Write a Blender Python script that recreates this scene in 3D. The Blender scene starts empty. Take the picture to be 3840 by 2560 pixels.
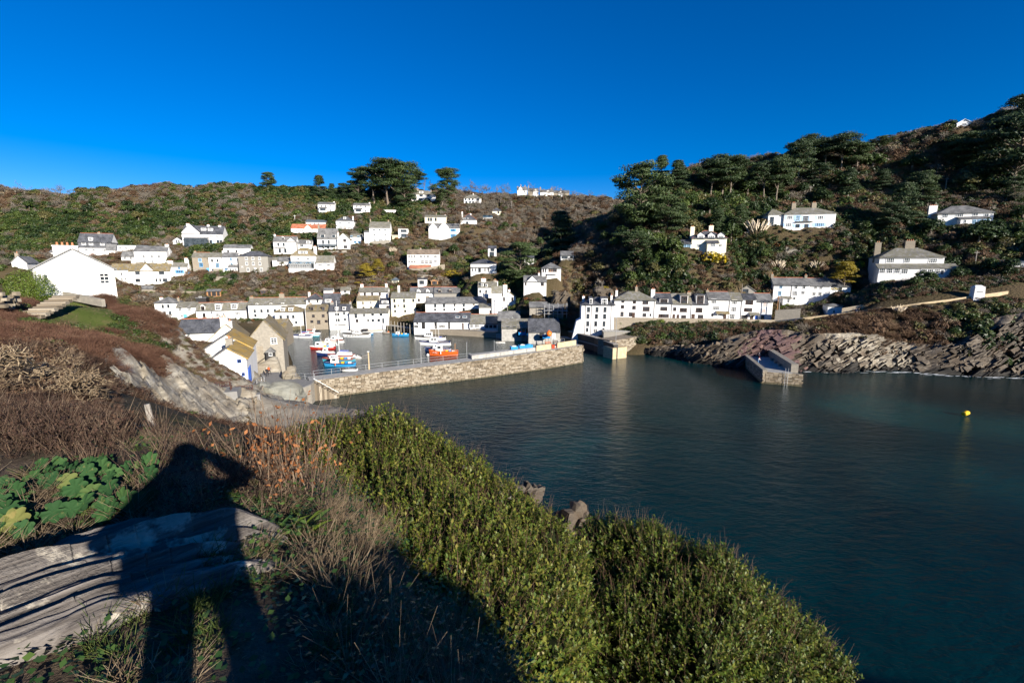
import bpy, bmesh, math, random
import numpy as np
from mathutils import Vector, Matrix, noise as mnoise
from mathutils import geometry as mgeo
R = math.radians
scn = bpy.context.scene
COL = scn.collection
rng = random.Random(7)
nrg = np.random.default_rng(7)

# ------------------------------------------------------------------ camera
CAM = Vector((0, 0, 24.0)); PITCH = R(9.2)
cd = bpy.data.cameras.new('camera'); cd.lens = 16; cd.sensor_width = 36
cd.clip_start = 0.05; cd.clip_end = 6000
cam = bpy.data.objects.new('camera', cd); COL.objects.link(cam)
cam.location = CAM; cam.rotation_euler = (math.pi/2 - PITCH, 0, 0)
scn.camera = cam
# ------------------------------------------------------------------ sky and sun
LIGHT = Vector((-.719, .952, -.374)).normalized()
TOSUN = -LIGHT
w = bpy.data.worlds.new('World'); scn.world = w; w.use_nodes = True
wn = w.node_tree.nodes; wl = w.node_tree.links
bg = wn['Background']; bg.inputs[1].default_value = 0.069
sky = wn.new('ShaderNodeTexSky'); sky.sky_type = 'NISHITA'; sky.sun_disc = False
sky.sun_elevation = math.asin(TOSUN.z); sky.sun_rotation = math.atan2(TOSUN.x, TOSUN.y) % (2*math.pi)
sky.air_density = 1.0; sky.dust_density = 0.05; sky.ozone_density = 4.5; sky.altitude = 1500
hs = wn.new('ShaderNodeHueSaturation'); hs.inputs['Saturation'].default_value = 1.36; hs.inputs['Value'].default_value = 1.0
hs.inputs['Hue'].default_value = 0.512
wl.new(sky.outputs[0], hs.inputs['Color']); wl.new(hs.outputs[0], bg.inputs[0])
sd = bpy.data.lights.new('sun', 'SUN'); sd.energy = 5.0; sd.angle = R(0.53); sd.color = (1.0, .925, .82)
sun = bpy.data.objects.new('sun', sd); COL.objects.link(sun)
sun.rotation_euler = LIGHT.to_track_quat('-Z', 'Y').to_euler(); sun.location = (60, -80, 80)
scn.view_settings.view_transform = 'Standard'; scn.view_settings.look = 'None'
scn.view_settings.exposure = 1.05; scn.view_settings.gamma = 1.0; scn.view_settings.use_curve_mapping = False
scn.cycles.max_bounces = 5; scn.cycles.diffuse_bounces = 2; scn.cycles.glossy_bounces = 3
scn.cycles.transparent_max_bounces = 6; scn.cycles.transmission_bounces = 3
scn.cycles.use_adaptive_sampling = True; scn.cycles.adaptive_threshold = 0.02
scn.cycles.use_denoising = True
scn.cycles.caustics_reflective = False; scn.cycles.caustics_refractive = False

# ------------------------------------------------------------------ pixels to places
F = 3840*16/36.0
CP, SP = math.cos(PITCH), math.sin(PITCH)
def ray(nx, ny):
    a = (nx-1920)/F; b = (1280-ny)/F
    return Vector((a, CP + b*SP, -SP + b*CP))
def at(nx, ny, Y):            # the point on the sight line at forward distance Y
    d = ray(nx, ny); return CAM + d*(Y/d.y)
def onz(nx, ny, z):           # the point on the sight line at height z
    d = ray(nx, ny); return CAM + d*((z-CAM.z)/d.z)
VIEWS = dict(A=(500,760,3.92),B=(1000,760,3.92),C=(500,1040,3.92),D=(1000,1040,3.92),E=(1500,600,3.92),
  F=(1500,960,3.92),G=(2000,960,3.92),H=(2500,960,3.92),I=(2850,1050,3.92),J=(3240,1000,3.92),K=(2500,740,3.92),
  L=(3100,740,3.1365),M=(3000,380,2.8),N=(2300,560,2.94),O=(900,540,2.352),Q=(0,560,2.24),R=(0,1100,2.6133),
  S=(0,1600,1.6333),T=(1000,1500,1.479),U=(2000,1700,1.0417),W=(600,1300,1.92),X=(1200,1250,1.344),Z=(2700,1200,3.36),
  Y=(3200,1350,1.99), P=(0,0,1.0), p=(0,0,0.6125))
def nat(V, x, y):
    o = VIEWS[V]; return o[0]+x/o[2], o[1]+y/o[2]
def interp(v, pts):
    if v >= pts[0][0]: return pts[0][1]
    for (a, p), (b, q) in zip(pts, pts[1:]):
        if v >= b: return p + (q-p)*(a-v)/(a-b)
    return pts[-1][1]
def depC(ny):                 # how far back the middle hillside lies at a given height in the frame
    return interp(ny, [(1240,181),(1130,199),(1020,222),(910,250),(800,285),(690,330),(600,340)])
def depR(nx, ny):             # the hill on the right side of the cove
    d = interp(ny, [(1210,139),(1150,146),(1060,152),(960,160),(850,170),(700,196),(540,215),(400,225)])
    return d - max(0, (nx-2900))/940*30

# ------------------------------------------------------------------ objects
def link(o, parent=None):
    COL.objects.link(o)
    if parent is not None: o.parent = parent
    return o
def tag(o, label=None, cat=None, group=None, kind=None):
    if label: o['label'] = label
    if cat: o['category'] = cat
    if group: o['group'] = group
    if kind: o['kind'] = kind
    return o
def empty(name, loc=(0,0,0), rz=0.0, label=None, cat=None, group=None):
    o = bpy.data.objects.new(name, None); COL.objects.link(o)
    o.location = loc; o.rotation_euler = (0, 0, rz); o.empty_display_size = .3
    return tag(o, label, cat, group)
class MB:                     # collects vertices and faces for one mesh
    def __init__(s): s.v = []; s.f = []; s.m = []
    def add(s, vs, fs, mi=0):
        n = len(s.v); s.v += [tuple(v) for v in vs]
        s.f += [tuple(i+n for i in f) for f in fs]; s.m += [mi]*len(fs); return s
    def box(s, x0, x1, y0, y1, z0, z1, mi=0):
        return s.add([(x0,y0,z0),(x1,y0,z0),(x1,y1,z0),(x0,y1,z0),(x0,y0,z1),(x1,y0,z1),(x1,y1,z1),(x0,y1,z1)],
            [(0,3,2,1),(4,5,6,7),(0,1,5,4),(1,2,6,5),(2,3,7,6),(3,0,4,7)], mi)
    def prism(s, poly, y0, y1, mi=0):   # polygon in x,z pushed along y
        n = len(poly)
        return s.add([(x,y0,z) for x,z in poly]+[(x,y1,z) for x,z in poly],
            [tuple(range(n)), tuple(range(2*n-1,n-1,-1))]+[(i,i+n,(i+1)%n+n,(i+1)%n) for i in range(n)], mi)
    def tube(s, a, b, r0, r1=None, n=6, mi=0, cap=True):
        a = Vector(a); b = Vector(b); r1 = r0 if r1 is None else r1
        d = (b-a); 
        if d.length < 1e-6: return s
        d.normalize(); u = d.orthogonal().normalized(); v = d.cross(u)
        vs = [a+(u*math.cos(2*math.pi*i/n)+v*math.sin(2*math.pi*i/n))*r0 for i in range(n)]
        vs += [b+(u*math.cos(2*math.pi*i/n)+v*math.sin(2*math.pi*i/n))*r1 for i in range(n)]
        fs = [(i,(i+1)%n,(i+1)%n+n,i+n) for i in range(n)]
        if cap: fs += [tuple(range(n-1,-1,-1)), tuple(range(n,2*n))]
        return s.add(vs, fs, mi)
    def mesh(s, name, mats, smooth=False):
        me = bpy.data.meshes.new(name); me.from_pydata(s.v, [], s.f)
        for m in (mats if isinstance(mats, (list, tuple)) else [mats]): me.materials.append(m)
        if len(set(s.m)) > 1: me.polygons.foreach_set('material_index', s.m)
        if smooth: me.polygons.foreach_set('use_smooth', [True]*len(me.polygons))
        me.update(); return me
    def build(s, name, mats, parent=None, smooth=False):
        o = bpy.data.objects.new(name, s.mesh(name, mats, smooth)); return link(o, parent)
def npmesh(name, V, Fq, mats, smooth=False):   # fast mesh from arrays (faces of one size)
    me = bpy.data.meshes.new(name); V = np.asarray(V, np.float32); Fq = np.asarray(Fq, np.int32)
    k = Fq.shape[1]; me.vertices.add(len(V)); me.vertices.foreach_set('co', V.ravel())
    me.loops.add(Fq.size); me.loops.foreach_set('vertex_index', Fq.ravel())
    me.polygons.add(len(Fq)); me.polygons.foreach_set('loop_start', np.arange(0, Fq.size, k, dtype=np.int32))
    if smooth: me.polygons.foreach_set('use_smooth', np.ones(len(Fq), bool))
    for m in (mats if isinstance(mats, (list, tuple)) else [mats]): me.materials.append(m)
    me.update(calc_edges=True); me.validate(); return me
def obj(name, me, parent=None, loc=None, rz=None, sc=None):
    o = bpy.data.objects.new(name, me); link(o, parent)
    if loc is not None: o.location = loc
    if rz is not None: o.rotation_euler = (0, 0, rz)
    if sc is not None: o.scale = sc
    return o
def copy_tree(o, parent=None):
    c = o.copy(); COL.objects.link(c); c.parent = parent
    for ch in list(o.children): copy_tree(ch, c)
    return c

# ------------------------------------------------------------------ materials
class NT:
    def __init__(s, name):
        s.m = bpy.data.materials.new(name); s.m.use_nodes = True
        s.n = s.m.node_tree.nodes; s.l = s.m.node_tree.links; s.b = s.n['Principled BSDF']
    def new(s, t, **k):
        n = s.n.new(t)
        for a, b in k.items(): setattr(n, a, b)
        return n
    def pos(s, scale=(1,1,1), rot=(0,0,0), obj=False):
        if obj: g = s.new('ShaderNodeTexCoord').outputs['Object']
        else: g = s.new('ShaderNodeNewGeometry').outputs['Position']
        mp = s.new('ShaderNodeMapping'); mp.inputs['Scale'].default_value = scale; mp.inputs['Rotation'].default_value = rot
        s.l.new(g, mp.inputs[0]); return mp.outputs[0]
    def noise(s, vec, scale, detail=3, rough=.55, dist=0):
        n = s.new('ShaderNodeTexNoise'); n.inputs['Scale'].default_value = scale; n.inputs['Detail'].default_value = detail
        n.inputs['Roughness'].default_value = rough; n.inputs['Distortion'].default_value = dist
        s.l.new(vec, n.inputs['Vector']); return n.outputs[0]
    def ramp(s, fac, stops):
        r = s.new('ShaderNodeValToRGB'); e = r.color_ramp.elements
        while len(e) < len(stops): e.new(.5)
        for el, (p, c) in zip(e, stops): el.position = p; el.color = (*c, 1) if len(c) == 3 else c
        s.l.new(fac, r.inputs[0]); return r.outputs[0]
    def mix(s, fac, a, b, mode='MIX'):
        m = s.new('ShaderNodeMix', data_type='RGBA', blend_type=mode)
        for i, v in ((0, fac), (6, a), (7, b)):
            if hasattr(v, 'is_linked') or hasattr(v, 'links'): s.l.new(v, m.inputs[i])
            elif i == 0: m.inputs[0].default_value = v
            else: m.inputs[i].default_value = (*v, 1)
        return m.outputs[2]
    def math(s, op, a, b=None):
        m = s.new('ShaderNodeMath', operation=op)
        for i, v in ((0, a), (1, b)):
            if v is None: continue
            if hasattr(v, 'links'): s.l.new(v, m.inputs[i])
            else: m.inputs[i].default_value = v
        return m.outputs[0]
    def bump(s, h, strength=.4, dist=.1):
        b = s.new('ShaderNodeBump'); b.inputs['Strength'].default_value = strength; b.inputs['Distance'].default_value = dist
        s.l.new(h, b.inputs['Height']); s.l.new(b.outputs[0], s.b.inputs['Normal'])
    def col(s, c):
        if hasattr(c, 'links'): s.l.new(c, s.b.inputs['Base Color'])
        else: s.b.inputs['Base Color'].default_value = (*c, 1)
    def set(s, rough=.7, metal=0, spec=.5):
        s.b.inputs['Roughness'].default_value = rough; s.b.inputs['Metallic'].default_value = metal
        s.b.inputs['Specular IOR Level'].default_value = spec; return s.m
def m_plain(name, c, rough=.6, var=.12, scale=3, metal=0, spec=.4, bump=0):
    t = NT(name); p = t.pos(); n = t.noise(p, scale, 4)
    d = [max(0, x*(1-var)) for x in c]; h = [min(1, x*(1+var)) for x in c]
    t.col(t.ramp(n, [(.3, d), (.7, h)]))
    if bump: t.bump(n, bump, .05)
    return t.set(rough, metal, spec)
def m_render(name, c, stain=(.45,.42,.36), amt=.6):      # painted wall with weather stains
    t = NT(name); p = t.pos(); a = t.noise(t.pos((.5,.5,.16)), 1.1, 5, .62); b = t.noise(p, 9, 3)
    f = t.math('MULTIPLY', t.ramp(a, [(.5,(0,0,0)),(.78,(1,1,1))]), amt)
    base = t.mix(b, [x*.93 for x in c], c)
    t.col(t.mix(f, base, [x*y for x, y in zip(c, (.72,.7,.64))])); t.bump(t.noise(p, 6, 4), .25, .04)
    return t.set(.75, 0, .25)
def m_slate(name, c1, c2, moss=None, mossamt=.5, scale=1.0):
    t = NT(name); p = t.pos(obj=True)
    br = t.new('ShaderNodeTexBrick'); br.inputs['Scale'].default_value = 1.0*scale
    br.inputs['Brick Width'].default_value = .42; br.inputs['Row Height'].default_value = .3
    br.inputs['Mortar Size'].default_value = .012; br.inputs['Color1'].default_value = (*c1,1)
    br.inputs['Color2'].default_value = (*c2,1); br.inputs['Mortar'].default_value = (*[x*.4 for x in c1],1)
    br.inputs['Bias'].default_value = -.1
    t.l.new(p, br.inputs['Vector'])
    n = t.noise(t.pos(), .55, 5, .65); c = t.mix(t.ramp(n,[(.38,(0,0,0)),(.66,(1,1,1))]), br.outputs[0], [min(1,x*1.65+.015) for x in c2])
    n3 = t.noise(t.pos(), 7, 3, .7)
    c = t.mix(t.math('MULTIPLY', t.ramp(n3,[(.55,(0,0,0)),(.66,(1,1,1))]), .55), c, (.34,.33,.29))
    if moss:
        n2 = t.noise(t.pos(), 1.3, 5, .7); c = t.mix(t.math('MULTIPLY', t.ramp(n2,[(.62-mossamt*.4,(0,0,0)),(.72-mossamt*.4,(1,1,1))]), .9), c, moss)
    t.col(c); t.bump(br.outputs[1], -.5, .03)
    return t.set(.62, 0, .4)
def m_stone(name, cols, mortar=(.3,.27,.22), w=.6, h=.24):
    t = NT(name); p = t.pos(obj=True)
    sep = t.new('ShaderNodeSeparateXYZ'); t.l.new(p, sep.inputs[0])
    cmb = t.new('ShaderNodeCombineXYZ'); t.l.new(t.math('ADD', sep.outputs[0], sep.outputs[1]), cmb.inputs[0]); t.l.new(sep.outputs[2], cmb.inputs[1])
    br = t.new('ShaderNodeTexBrick'); br.inputs['Scale'].default_value = 1
    br.inputs['Brick Width'].default_value = w; br.inputs['Row Height'].default_value = h; br.inputs['Mortar Size'].default_value = .02
    br.inputs['Color1'].default_value = (*cols[0],1); br.inputs['Color2'].default_value = (*cols[1],1); br.inputs['Mortar'].default_value = (*mortar,1)
    t.l.new(cmb.outputs[0], br.inputs['Vector'])
    n = t.noise(t.pos(), 2.2, 5, .7); c = t.mix(t.ramp(n,[(.35,(0,0,0)),(.7,(1,1,1))]), br.outputs[0], cols[2])
    n2 = t.noise(t.pos(), .4, 4); c = t.mix(t.math('MULTIPLY', n2, .5), c, cols[0])
    t.col(c); t.bump(t.mix(.5, br.outputs[1], t.noise(t.pos(), 9, 4)), -.5, .05)
    return t.set(.85, 0, .2)
def m_leaf(name, stops, rough=.5, trans=.25, spec=.4, patch=0.0):
    t = NT(name); g = t.new('ShaderNodeNewGeometry'); oi = t.new('ShaderNodeObjectInfo')
    f = t.math('ADD', t.math('MULTIPLY', g.outputs['Random Per Island'], .55), t.math('MULTIPLY', oi.outputs['Random'], .45))
    if patch: f = t.math('ADD', t.math('MULTIPLY', f, 1-patch), t.math('MULTIPLY', t.ramp(t.noise(t.pos(), .07, 3, .6), [(.35,(0,0,0)),(.65,(1,1,1))]), patch))
    c = t.ramp(f, stops); t.col(c); m = t.set(rough, 0, spec)
    if trans:
        tr = t.new('ShaderNodeBsdfTranslucent'); mx = t.new('ShaderNodeMixShader'); mx.inputs[0].default_value = trans
        t.l.new(c, tr.inputs[0]); t.l.new(t.b.outputs[0], mx.inputs[1]); t.l.new(tr.outputs[0], mx.inputs[2])
        t.l.new(mx.outputs[0], t.n['Material Output'].inputs[0])
    return m
def m_glass(name, c=(.02,.025,.03)):
    t = NT(name); n = t.noise(t.pos(), .7, 2); t.col(t.ramp(n, [(.35,[x*.5 for x in c]),(.7,[x*2.6+.01 for x in c])])); return t.set(.12, 0, .6)
MT = {}
MT['white'] = m_render('white_limewash', (.78,.77,.745)); MT['cream'] = m_render('cream_render', (.80,.75,.58))
MT['white2'] = m_render('soft_white_render', (.78,.78,.77)); MT['grey'] = m_render('grey_render', (.26,.245,.215))
MT['bluewhite'] = m_render('pale_blue_render', (.62,.70,.80)); MT['tan'] = m_render('tan_render', (.52,.43,.30))
MT['slate'] = m_slate('grey_slate', (.075,.077,.08), (.115,.114,.11)); MT['dark'] = m_slate('dark_slate', (.028,.031,.038), (.05,.053,.062))
MT['old'] = m_slate('weathered_slate', (.10,.098,.092), (.16,.152,.138), (.16,.15,.10), .45)
MT['moss'] = m_slate('lichen_slate', (.105,.095,.075), (.15,.13,.095), (.21,.155,.055), .42)
MT['gold'] = m_slate('golden_lichen_slate', (.17,.13,.07), (.24,.17,.06), (.40,.245,.03), .42)
MT['brownroof'] = m_slate('brown_felt_roof', (.13,.10,.07), (.16,.12,.085)); MT['red'] = m_slate('red_tile', (.28,.085,.04), (.36,.12,.055))
MT['bluegrey'] = m_plain('blue_grey_sheet', (.12,.15,.17), .5); MT['ridge'] = m_plain('terracotta', (.42,.13,.06), .7)
MT['stone'] = m_stone('rubble_stone', ((.25,.21,.155),(.33,.285,.215),(.19,.165,.13)))
MT['stone2'] = m_stone('pale_rubble_stone', ((.27,.245,.205),(.36,.325,.265),(.19,.175,.145)))
MT['glass'] = m_glass('window_glass'); MT['glassb'] = m_glass('blue_tinted_glass', (.03,.06,.08))
MT['wf'] = m_plain('white_frame', (.8,.8,.78), .45, .04); MT['bf'] = m_plain('blue_frame', (.10,.34,.62), .45, .08)
MT['pbf'] = m_plain('pale_blue_frame', (.36,.55,.75), .5, .08); MT['df'] = m_plain('brown_frame', (.055,.028,.018), .5)
MT['gf'] = m_plain('dark_grey_frame', (.05,.06,.07), .4); MT['wood'] = m_plain('oiled_wood', (.30,.15,.06), .6, .25, 8)
MT['greywood'] = m_plain('silvered_wood', (.26,.235,.20), .8, .3, 6); MT['black'] = m_plain('black_board', (.015,.014,.014), .6, .4)
MT['conc'] = m_plain('concrete', (.34,.33,.30), .85, .22, 1.2, bump=.2); MT['sandc'] = m_plain('sandstone_coping', (.46,.36,.22), .85, .2, 1.5, bump=.2)
MT['steel'] = m_plain('galvanised_steel', (.42,.43,.44), .4, .12, 8, .7); MT['pot'] = m_plain('clay_pot', (.45,.17,.08), .7)
MT['asph'] = m_plain('tarmac_path', (.20,.195,.185), .9, .15, 2); MT['shut'] = m_plain('powder_blue_paint', (.38,.56,.78), .5, .06)
MT['dkb'] = m_plain('brown_boards', (.10,.055,.035), .7, .2, 6)
MT['royal'] = m_plain('royal_blue_paint', (.02,.11,.50), .4, .06)
# ------------------------------------------------------------------ the buildings, as measured on the photograph
HS = []
def H(name, label, V, x0, x1, yb, ye, yr, Y=None, d=7.0, roof='gx', wall='white', rf='slate', yf=.5, rz=None,
      win=(), ch=(), door=(), dm=(), xg=(), lt=(), ridge=None, fr='wf', **k):
    nx0, nyb = nat(V, x0, yb); nx1, _ = nat(V, x1, yb); _, nye = nat(V, 0, ye); _, nyr = nat(V, 0, yr)
    nxc = (nx0+nx1)/2
    if Y is None: Y = depC(nyb) if nxc < 2250 else depR(nxc, nyb)
    C = at(nxc, nyb, Y); ang = math.atan2(-C.x, C.y)
    if rz is None: rz = ang*yf
    u = Vector((math.cos(rz), math.sin(rz)))
    ym = (nyb+nye)/2
    def tx(nx):               # where a sight line meets the plane of the front wall
        dv = ray(nx, ym); den = u.x*dv.y - u.y*dv.x
        return (C.y*dv.x - C.x*dv.y)/den
    t0, t1 = tx(nx0), tx(nx1)
    ctr = Vector((C.x+u.x*(t0+t1)/2, C.y+u.y*(t0+t1)/2, C.z))
    sh = (t0+t1)/2
    Yc = ctr.y
    zf = lambda ny, back=0.0: at(nxc, ny, Yc+back).z - C.z
    he = zf(nye)
    hr = zf(nyr, 0 if roof == 'gy' else d/2*math.cos(rz))
    g = dict(name=name, label=label, ctr=ctr, rz=rz, w=t1-t0, d=d, he=he, hr=max(hr, he+.4 if roof != 'flat' else he), roof=roof, wall=wall, rf=rf,
             ridge=ridge, fr=fr, k=k, V=V)
    X = lambda zx: tx(nat(V, zx, yb)[0]) - sh
    Zp = lambda zy: zf(nat(V, 0, zy)[1])
    g['X'] = X; g['Z'] = Zp
    g['win'] = [(X(x-ww/2), X(x+ww/2), Zp(y1), Zp(y0), (r[4] if len(r) > 4 else fr)) for r in win for (y0, y1, ww, xs) in [r[:4]] for x in xs]
    g['door'] = [(X(r[0]-r[1]/2), X(r[0]+r[1]/2), max(0,Zp(r[3])), Zp(r[2]), r[4] if len(r) > 4 else 'df') for r in door]
    g['ch'] = [(X(r[0]), (r[1]/VIEWS[V][2])*Yc/F, zf(nat(V,0,r[2])[1], 0 if roof == 'gy' else d/2), r[3] if len(r) > 3 else 'white') for r in ch]
    g['dm'] = [(X(r[0]), X(r[1]), Zp(r[3]), Zp(r[2]), r[4] if len(r) > 4 else 'flat', r[5] if len(r) > 5 else fr) for r in dm]
    g['xg'] = [(X(r[0]), X(r[1]), Zp(r[2]), Zp(r[3])) for r in xg]
    g['lt'] = [(X(r[0]), X(r[1]), max(0,Zp(r[2])) if Zp(r[2]) > .6 else 0, Zp(r[3]), Zp(r[4]), r[5], r[6], r[7],
                [(X(x-q[2]/2), X(x+q[2]/2), Zp(q[1]), Zp(q[0]), q[4] if len(q) > 4 else fr) for q in (r[8] if len(r) > 8 else ()) for x in q[3]]) for r in lt]
    HS.append(g); return g
# --- far left
H('gabled_cottage','small white gabled cottage at the foot of the brown bank beside the bare pale tree','Q',100,225,1000,950,898,Y=150,roof='gy',d=7,ch=[(60,25,868,'pot')])
H('low_cottage','low white cottage with dark roof tucked behind the big chimneyed cottage','Q',420,560,893,862,838,Y=190,d=6)
H('slate_hung_house','tall house hung with dark slate, white ground floor and patch of yellow lichen','Q',660,940,885,780,708,rf='dark',d=8,ridge='ridge',
  win=[(780,805,35,[710,770,865]),(832,858,30,[725,785]),(832,858,60,[875])],dm=[(748,785,738,768)],ch=[(820,18,697,'pot')],lt=[(905,985,905,850,795,2.5,'white','slate')],hung=1)
H('long_outbuilding','long low white outbuilding with flat roof behind the slate hung house','Q',965,1240,862,808,795,Y=245,roof='flat',d=5,rf='bluegrey',win=[(820,840,20,[1010,1060])])
H('plain_house','plain white house with three tall sash windows and black capped chimney','A',15,495,890,715,640,d=8,win=[(765,815,42,[153,273,378]),(842,885,38,[163,275])],ch=[(472,45,610,'white')])
H('side_wing','small white wing joined to the side of the plain sash windowed house','Q',1020,1128,935,900,860,Y=231,d=5,win=[(905,925,22,[1050,1100])])
H('twin_fronted_house','wide white house with steep front gable, brown lichened roof and three white chimneys','Q',1088,1432,1130,1020,955,d=8,rf='moss',
  win=[(1025,1050,45,[1163,1250,1362]),(1085,1112,40,[1155,1258,1385]),(1085,1112,15,[1311,1343])],xg=[(1180,1300,1021,962)],ch=[(1108,30,938),(1328,32,938),(1420,35,935)],fr='gf')
H('ochre_roof_cottage','small white cottage with ochre lichened roof beside the twin fronted house','Q',935,1085,1128,1008,962,Y=209,d=6,rf='moss',win=[(1025,1065,16,[1022]),(1075,1100,16,[1022,1050])])
H('blue_trim_cottage','white cottage with bright blue window surrounds and blue garage door','A',565,790,1085,940,880,d=6,rf='old',win=[(935,980,30,[678],'bf'),(992,1035,130,[680],'bf')],ch=[(765,40,815),(805,25,840)],door=[(812,50,1020,1085,'bf')])
H('verandah_hotel','large white gabled house with glazed verandah and dark conservatory on a stone terrace','A',722,1318,602,460,345,rf='dark',d=10,
  win=[(475,508,85,[760,850,950,1058,1160,1245],'wf'),(545,597,40,[1135,1240,1285],'gf')],door=[(1165,28,540,600,'pbf')],
  dm=[(990,1065,368,408),(1092,1165,368,408)],xg=[(722,985,440,320)],ch=[(778,45,318),(1078,30,325),(1248,35,330)],lt=[(770,1110,602,528,515,3,'gf','dark',[(535,595,40,[795,840,885,930,975,1020,1065,1095],'gf')])])
H('garden_annexe','tiny white gabled annexe beside the glazed verandah house','A',582,720,602,560,513,roof='gy',d=6,win=[(550,597,22,[640,672],'gf')],rf='dark')
H('stone_cottage','rubble stone cottage with pale blue windows at the end of the blue trimmed terrace','A',870,1110,1000,800,735,Y=223,wall='stone',rf='old',d=7,win=[(818,868,50,[985],'pbf'),(885,940,55,[995],'bf'),(965,1000,55,[1000],'bf')],ridge='ridge',ch=[(890,30,715,'pot')])
H('terrace_cottage','white terrace cottage with pale blue bay window between the stone cottage and its neighbour','A',1110,1312,1003,800,738,Y=223,rf='old',d=7,win=[(832,870,30,[1163,1243],'gf'),(885,955,60,[1235],'pbf')],door=[(1090,45,960,1005,'bf'),(1155,24,970,1005,'gf')],ch=[(1322,22,705)])
H('terrace_cottage','white end of terrace cottage with pale blue shutters and lean-to porch','A',1312,1535,1005,800,735,Y=223,rf='slate',roof='gx',d=7,win=[(810,855,32,[1442],'pbf'),(880,915,32,[1447],'pbf'),(955,990,30,[1355],'bf')],lt=[(1410,1540,1008,950,912,2.2,'white','slate',[(962,1002,28,[1440,1480,1520])])],ch=[(1525,28,735)])
H('backland_cottage','white cottage with two small dark windows above the blue trimmed terrace','A',1325,1720,750,665,620,Y=238,d=6,win=[(695,735,28,[1393,1515],'df')])
H('grey_villa','square grey rendered villa with three rows of white windows and a white wall tie cross','A',1548,1985,1022,787,715,wall='grey',rf='dark',roof='hip',d=9,win=[(795,840,38,[1668,1765,1862]),(870,918,38,[1668,1765,1862]),(957,1012,40,[1680,1875])],door=[(1785,36,957,1022,'wf')],cross=(1598,943))
H('garden_store','white garden outbuilding beside the grey villa','A',2110,2290,938,862,800,Y=225,d=5)
H('garden_store','small white store with stained roof squeezed against the grey villa','A',2045,2112,935,840,806,Y=224,d=4,rf='old')
# --- middle hillside
H('balcony_house','white house with iron balcony, red ridge and a front gable with brown bay window','B',102,437,758,572,495,d=7,ridge='ridge',win=[(590,640,30,[175,255],'gf'),(675,735,35,[190,272],'gf'),(580,640,55,[360],'df'),(685,725,30,[348],'df')],dm=[(225,262,505,545,'gab','df')],xg=[(292,437,575,513)],ch=[(108,22,468),(417,20,510)],balc=(118,285,630,660))
H('roadside_bungalow','low white house with wide blue dormer behind the iron balcony house','B',440,660,690,605,550,Y=245,d=6,win=[(615,645,22,[505,530],'gf')],dm=[(585,642,560,602)])
H('shuttered_house','white house with hipped lichened roof, pale blue shutters and long glass sunroom','B',358,728,988,778,665,roof='hip',rf='moss',d=8,win=[(805,845,38,[470,610])],shut=1,dm=[(470,605,708,755)],lt=[(340,705,990,895,865,3,'wf','glassb',[(898,968,24,[360+i*33 for i in range(10)],'wf')])],ch=[(702,38,640)])
H('shuttered_wing','single storey white wing with pale blue shutters and grey roof','B',728,985,988,878,780,Y=225,rf='old',d=7,win=[(895,935,75,[790]),(895,935,55,[910])],shut=1)
H('mansard_house','tall white house with steep slate mansard, roof lights and purple verandah roof','B',748,1035,692,528,380,d=9,win=[(550,600,30,[832,915],'gf'),(640,675,30,[833,900],'gf')],dm=[(795,860,468,510,'flat','gf'),(962,1018,468,510,'flat','gf')],lt=[(765,1030,692,635,610,2.2,'open','bluegrey')],ch=[(735,22,330,'tan'),(1040,38,440)])
H('bay_gable_house','narrow white gabled house with stacked brown bay windows','B',1040,1225,697,535,450,roof='gy',d=10,win=[(533,575,42,[1150],'df'),(628,668,55,[1157],'df')],rf='old')
H('low_house','low white house with blue windows between the bay gable house and the tall lichened one','B',1230,1400,607,500,460,Y=250,rf='old',d=6,win=[(485,515,35,[1250,1352],'pbf'),(560,592,40,[1300,1360],'bf')])
H('guest_house','three storey white guest house with orange lichen on its grey roof','B',1512,1815,602,368,285,rf='old',d=9,win=[(385,418,38,[1583,1665,1745],'wf'),(460,490,38,[1585,1747],'wf'),(460,485,18,[1665],'wf'),(535,570,35,[1587,1748],'wf'),(532,572,80,[1675],'wf')],ch=[(1517,15,250,'pot'),(1785,18,262,'pot')],lt=[(1444,1511,602,442,418,2,'white','slate')])
H('hipped_house','white double fronted house with dark hipped roof and rooftop dormer','B',1020,1282,384,268,205,roof='hip',rf='dark',d=8,win=[(280,315,60,[1085,1213]),(348,380,60,[1085,1215])],door=[(1150,18,345,384,'df')],dm=[(1125,1165,205,245)],ch=[(1258,18,200)])
H('red_roof_bungalow','long white bungalow with red tiled roof and glazed gable','B',358,862,434,378,320,rf='red',d=8,win=[(398,424,20,[440,470,500,530]),(395,420,30,[590,640])],xg=[(545,672,385,328)],ch=[(560,12,292,'pot'),(655,30,310)])
H('flat_roof_bungalow','white bungalow with blue grey flat roof above the red roofed one','B',570,865,326,288,250,Y=272,roof='mono',rf='bluegrey',d=6,win=[(295,322,26,[650,705,760])])
H('modern_box_house','flat roofed white box house with dark full width windows','B',1935,2075,512,385,380,Y=252,roof='flat',d=6,win=[(395,432,90,[2015],'gf'),(455,505,80,[2015],'gf')])
H('pink_garage','low pale pink flat roofed garage beside the white box house','B',1845,1932,532,475,470,Y=252,roof='flat',wall='tan',d=5)
H('hilltop_cottage','white cottage with front bay and sloping side wing high among the scrub','O',688,832,600,533,515,d=8,win=[(540,552,10,[720,755,797],'gf'),(575,590,10,[795],'gf')],lt=[(702,768,598,570,556,1.6,'white','slate',[(572,590,50,[735],'gf')]),],ch=[(823,10,508)])
H('hilltop_cottage','white cottage with front bay and sloping side wing standing left of the tall pines','O',1000,1142,607,543,524,d=8,win=[(548,560,10,[1032,1068,1108],'gf'),(582,597,10,[1108],'gf')],lt=[(1014,1080,605,580,566,1.6,'white','slate',[(582,598,50,[1047],'gf')]),],ch=[(1137,10,516)])
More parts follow.
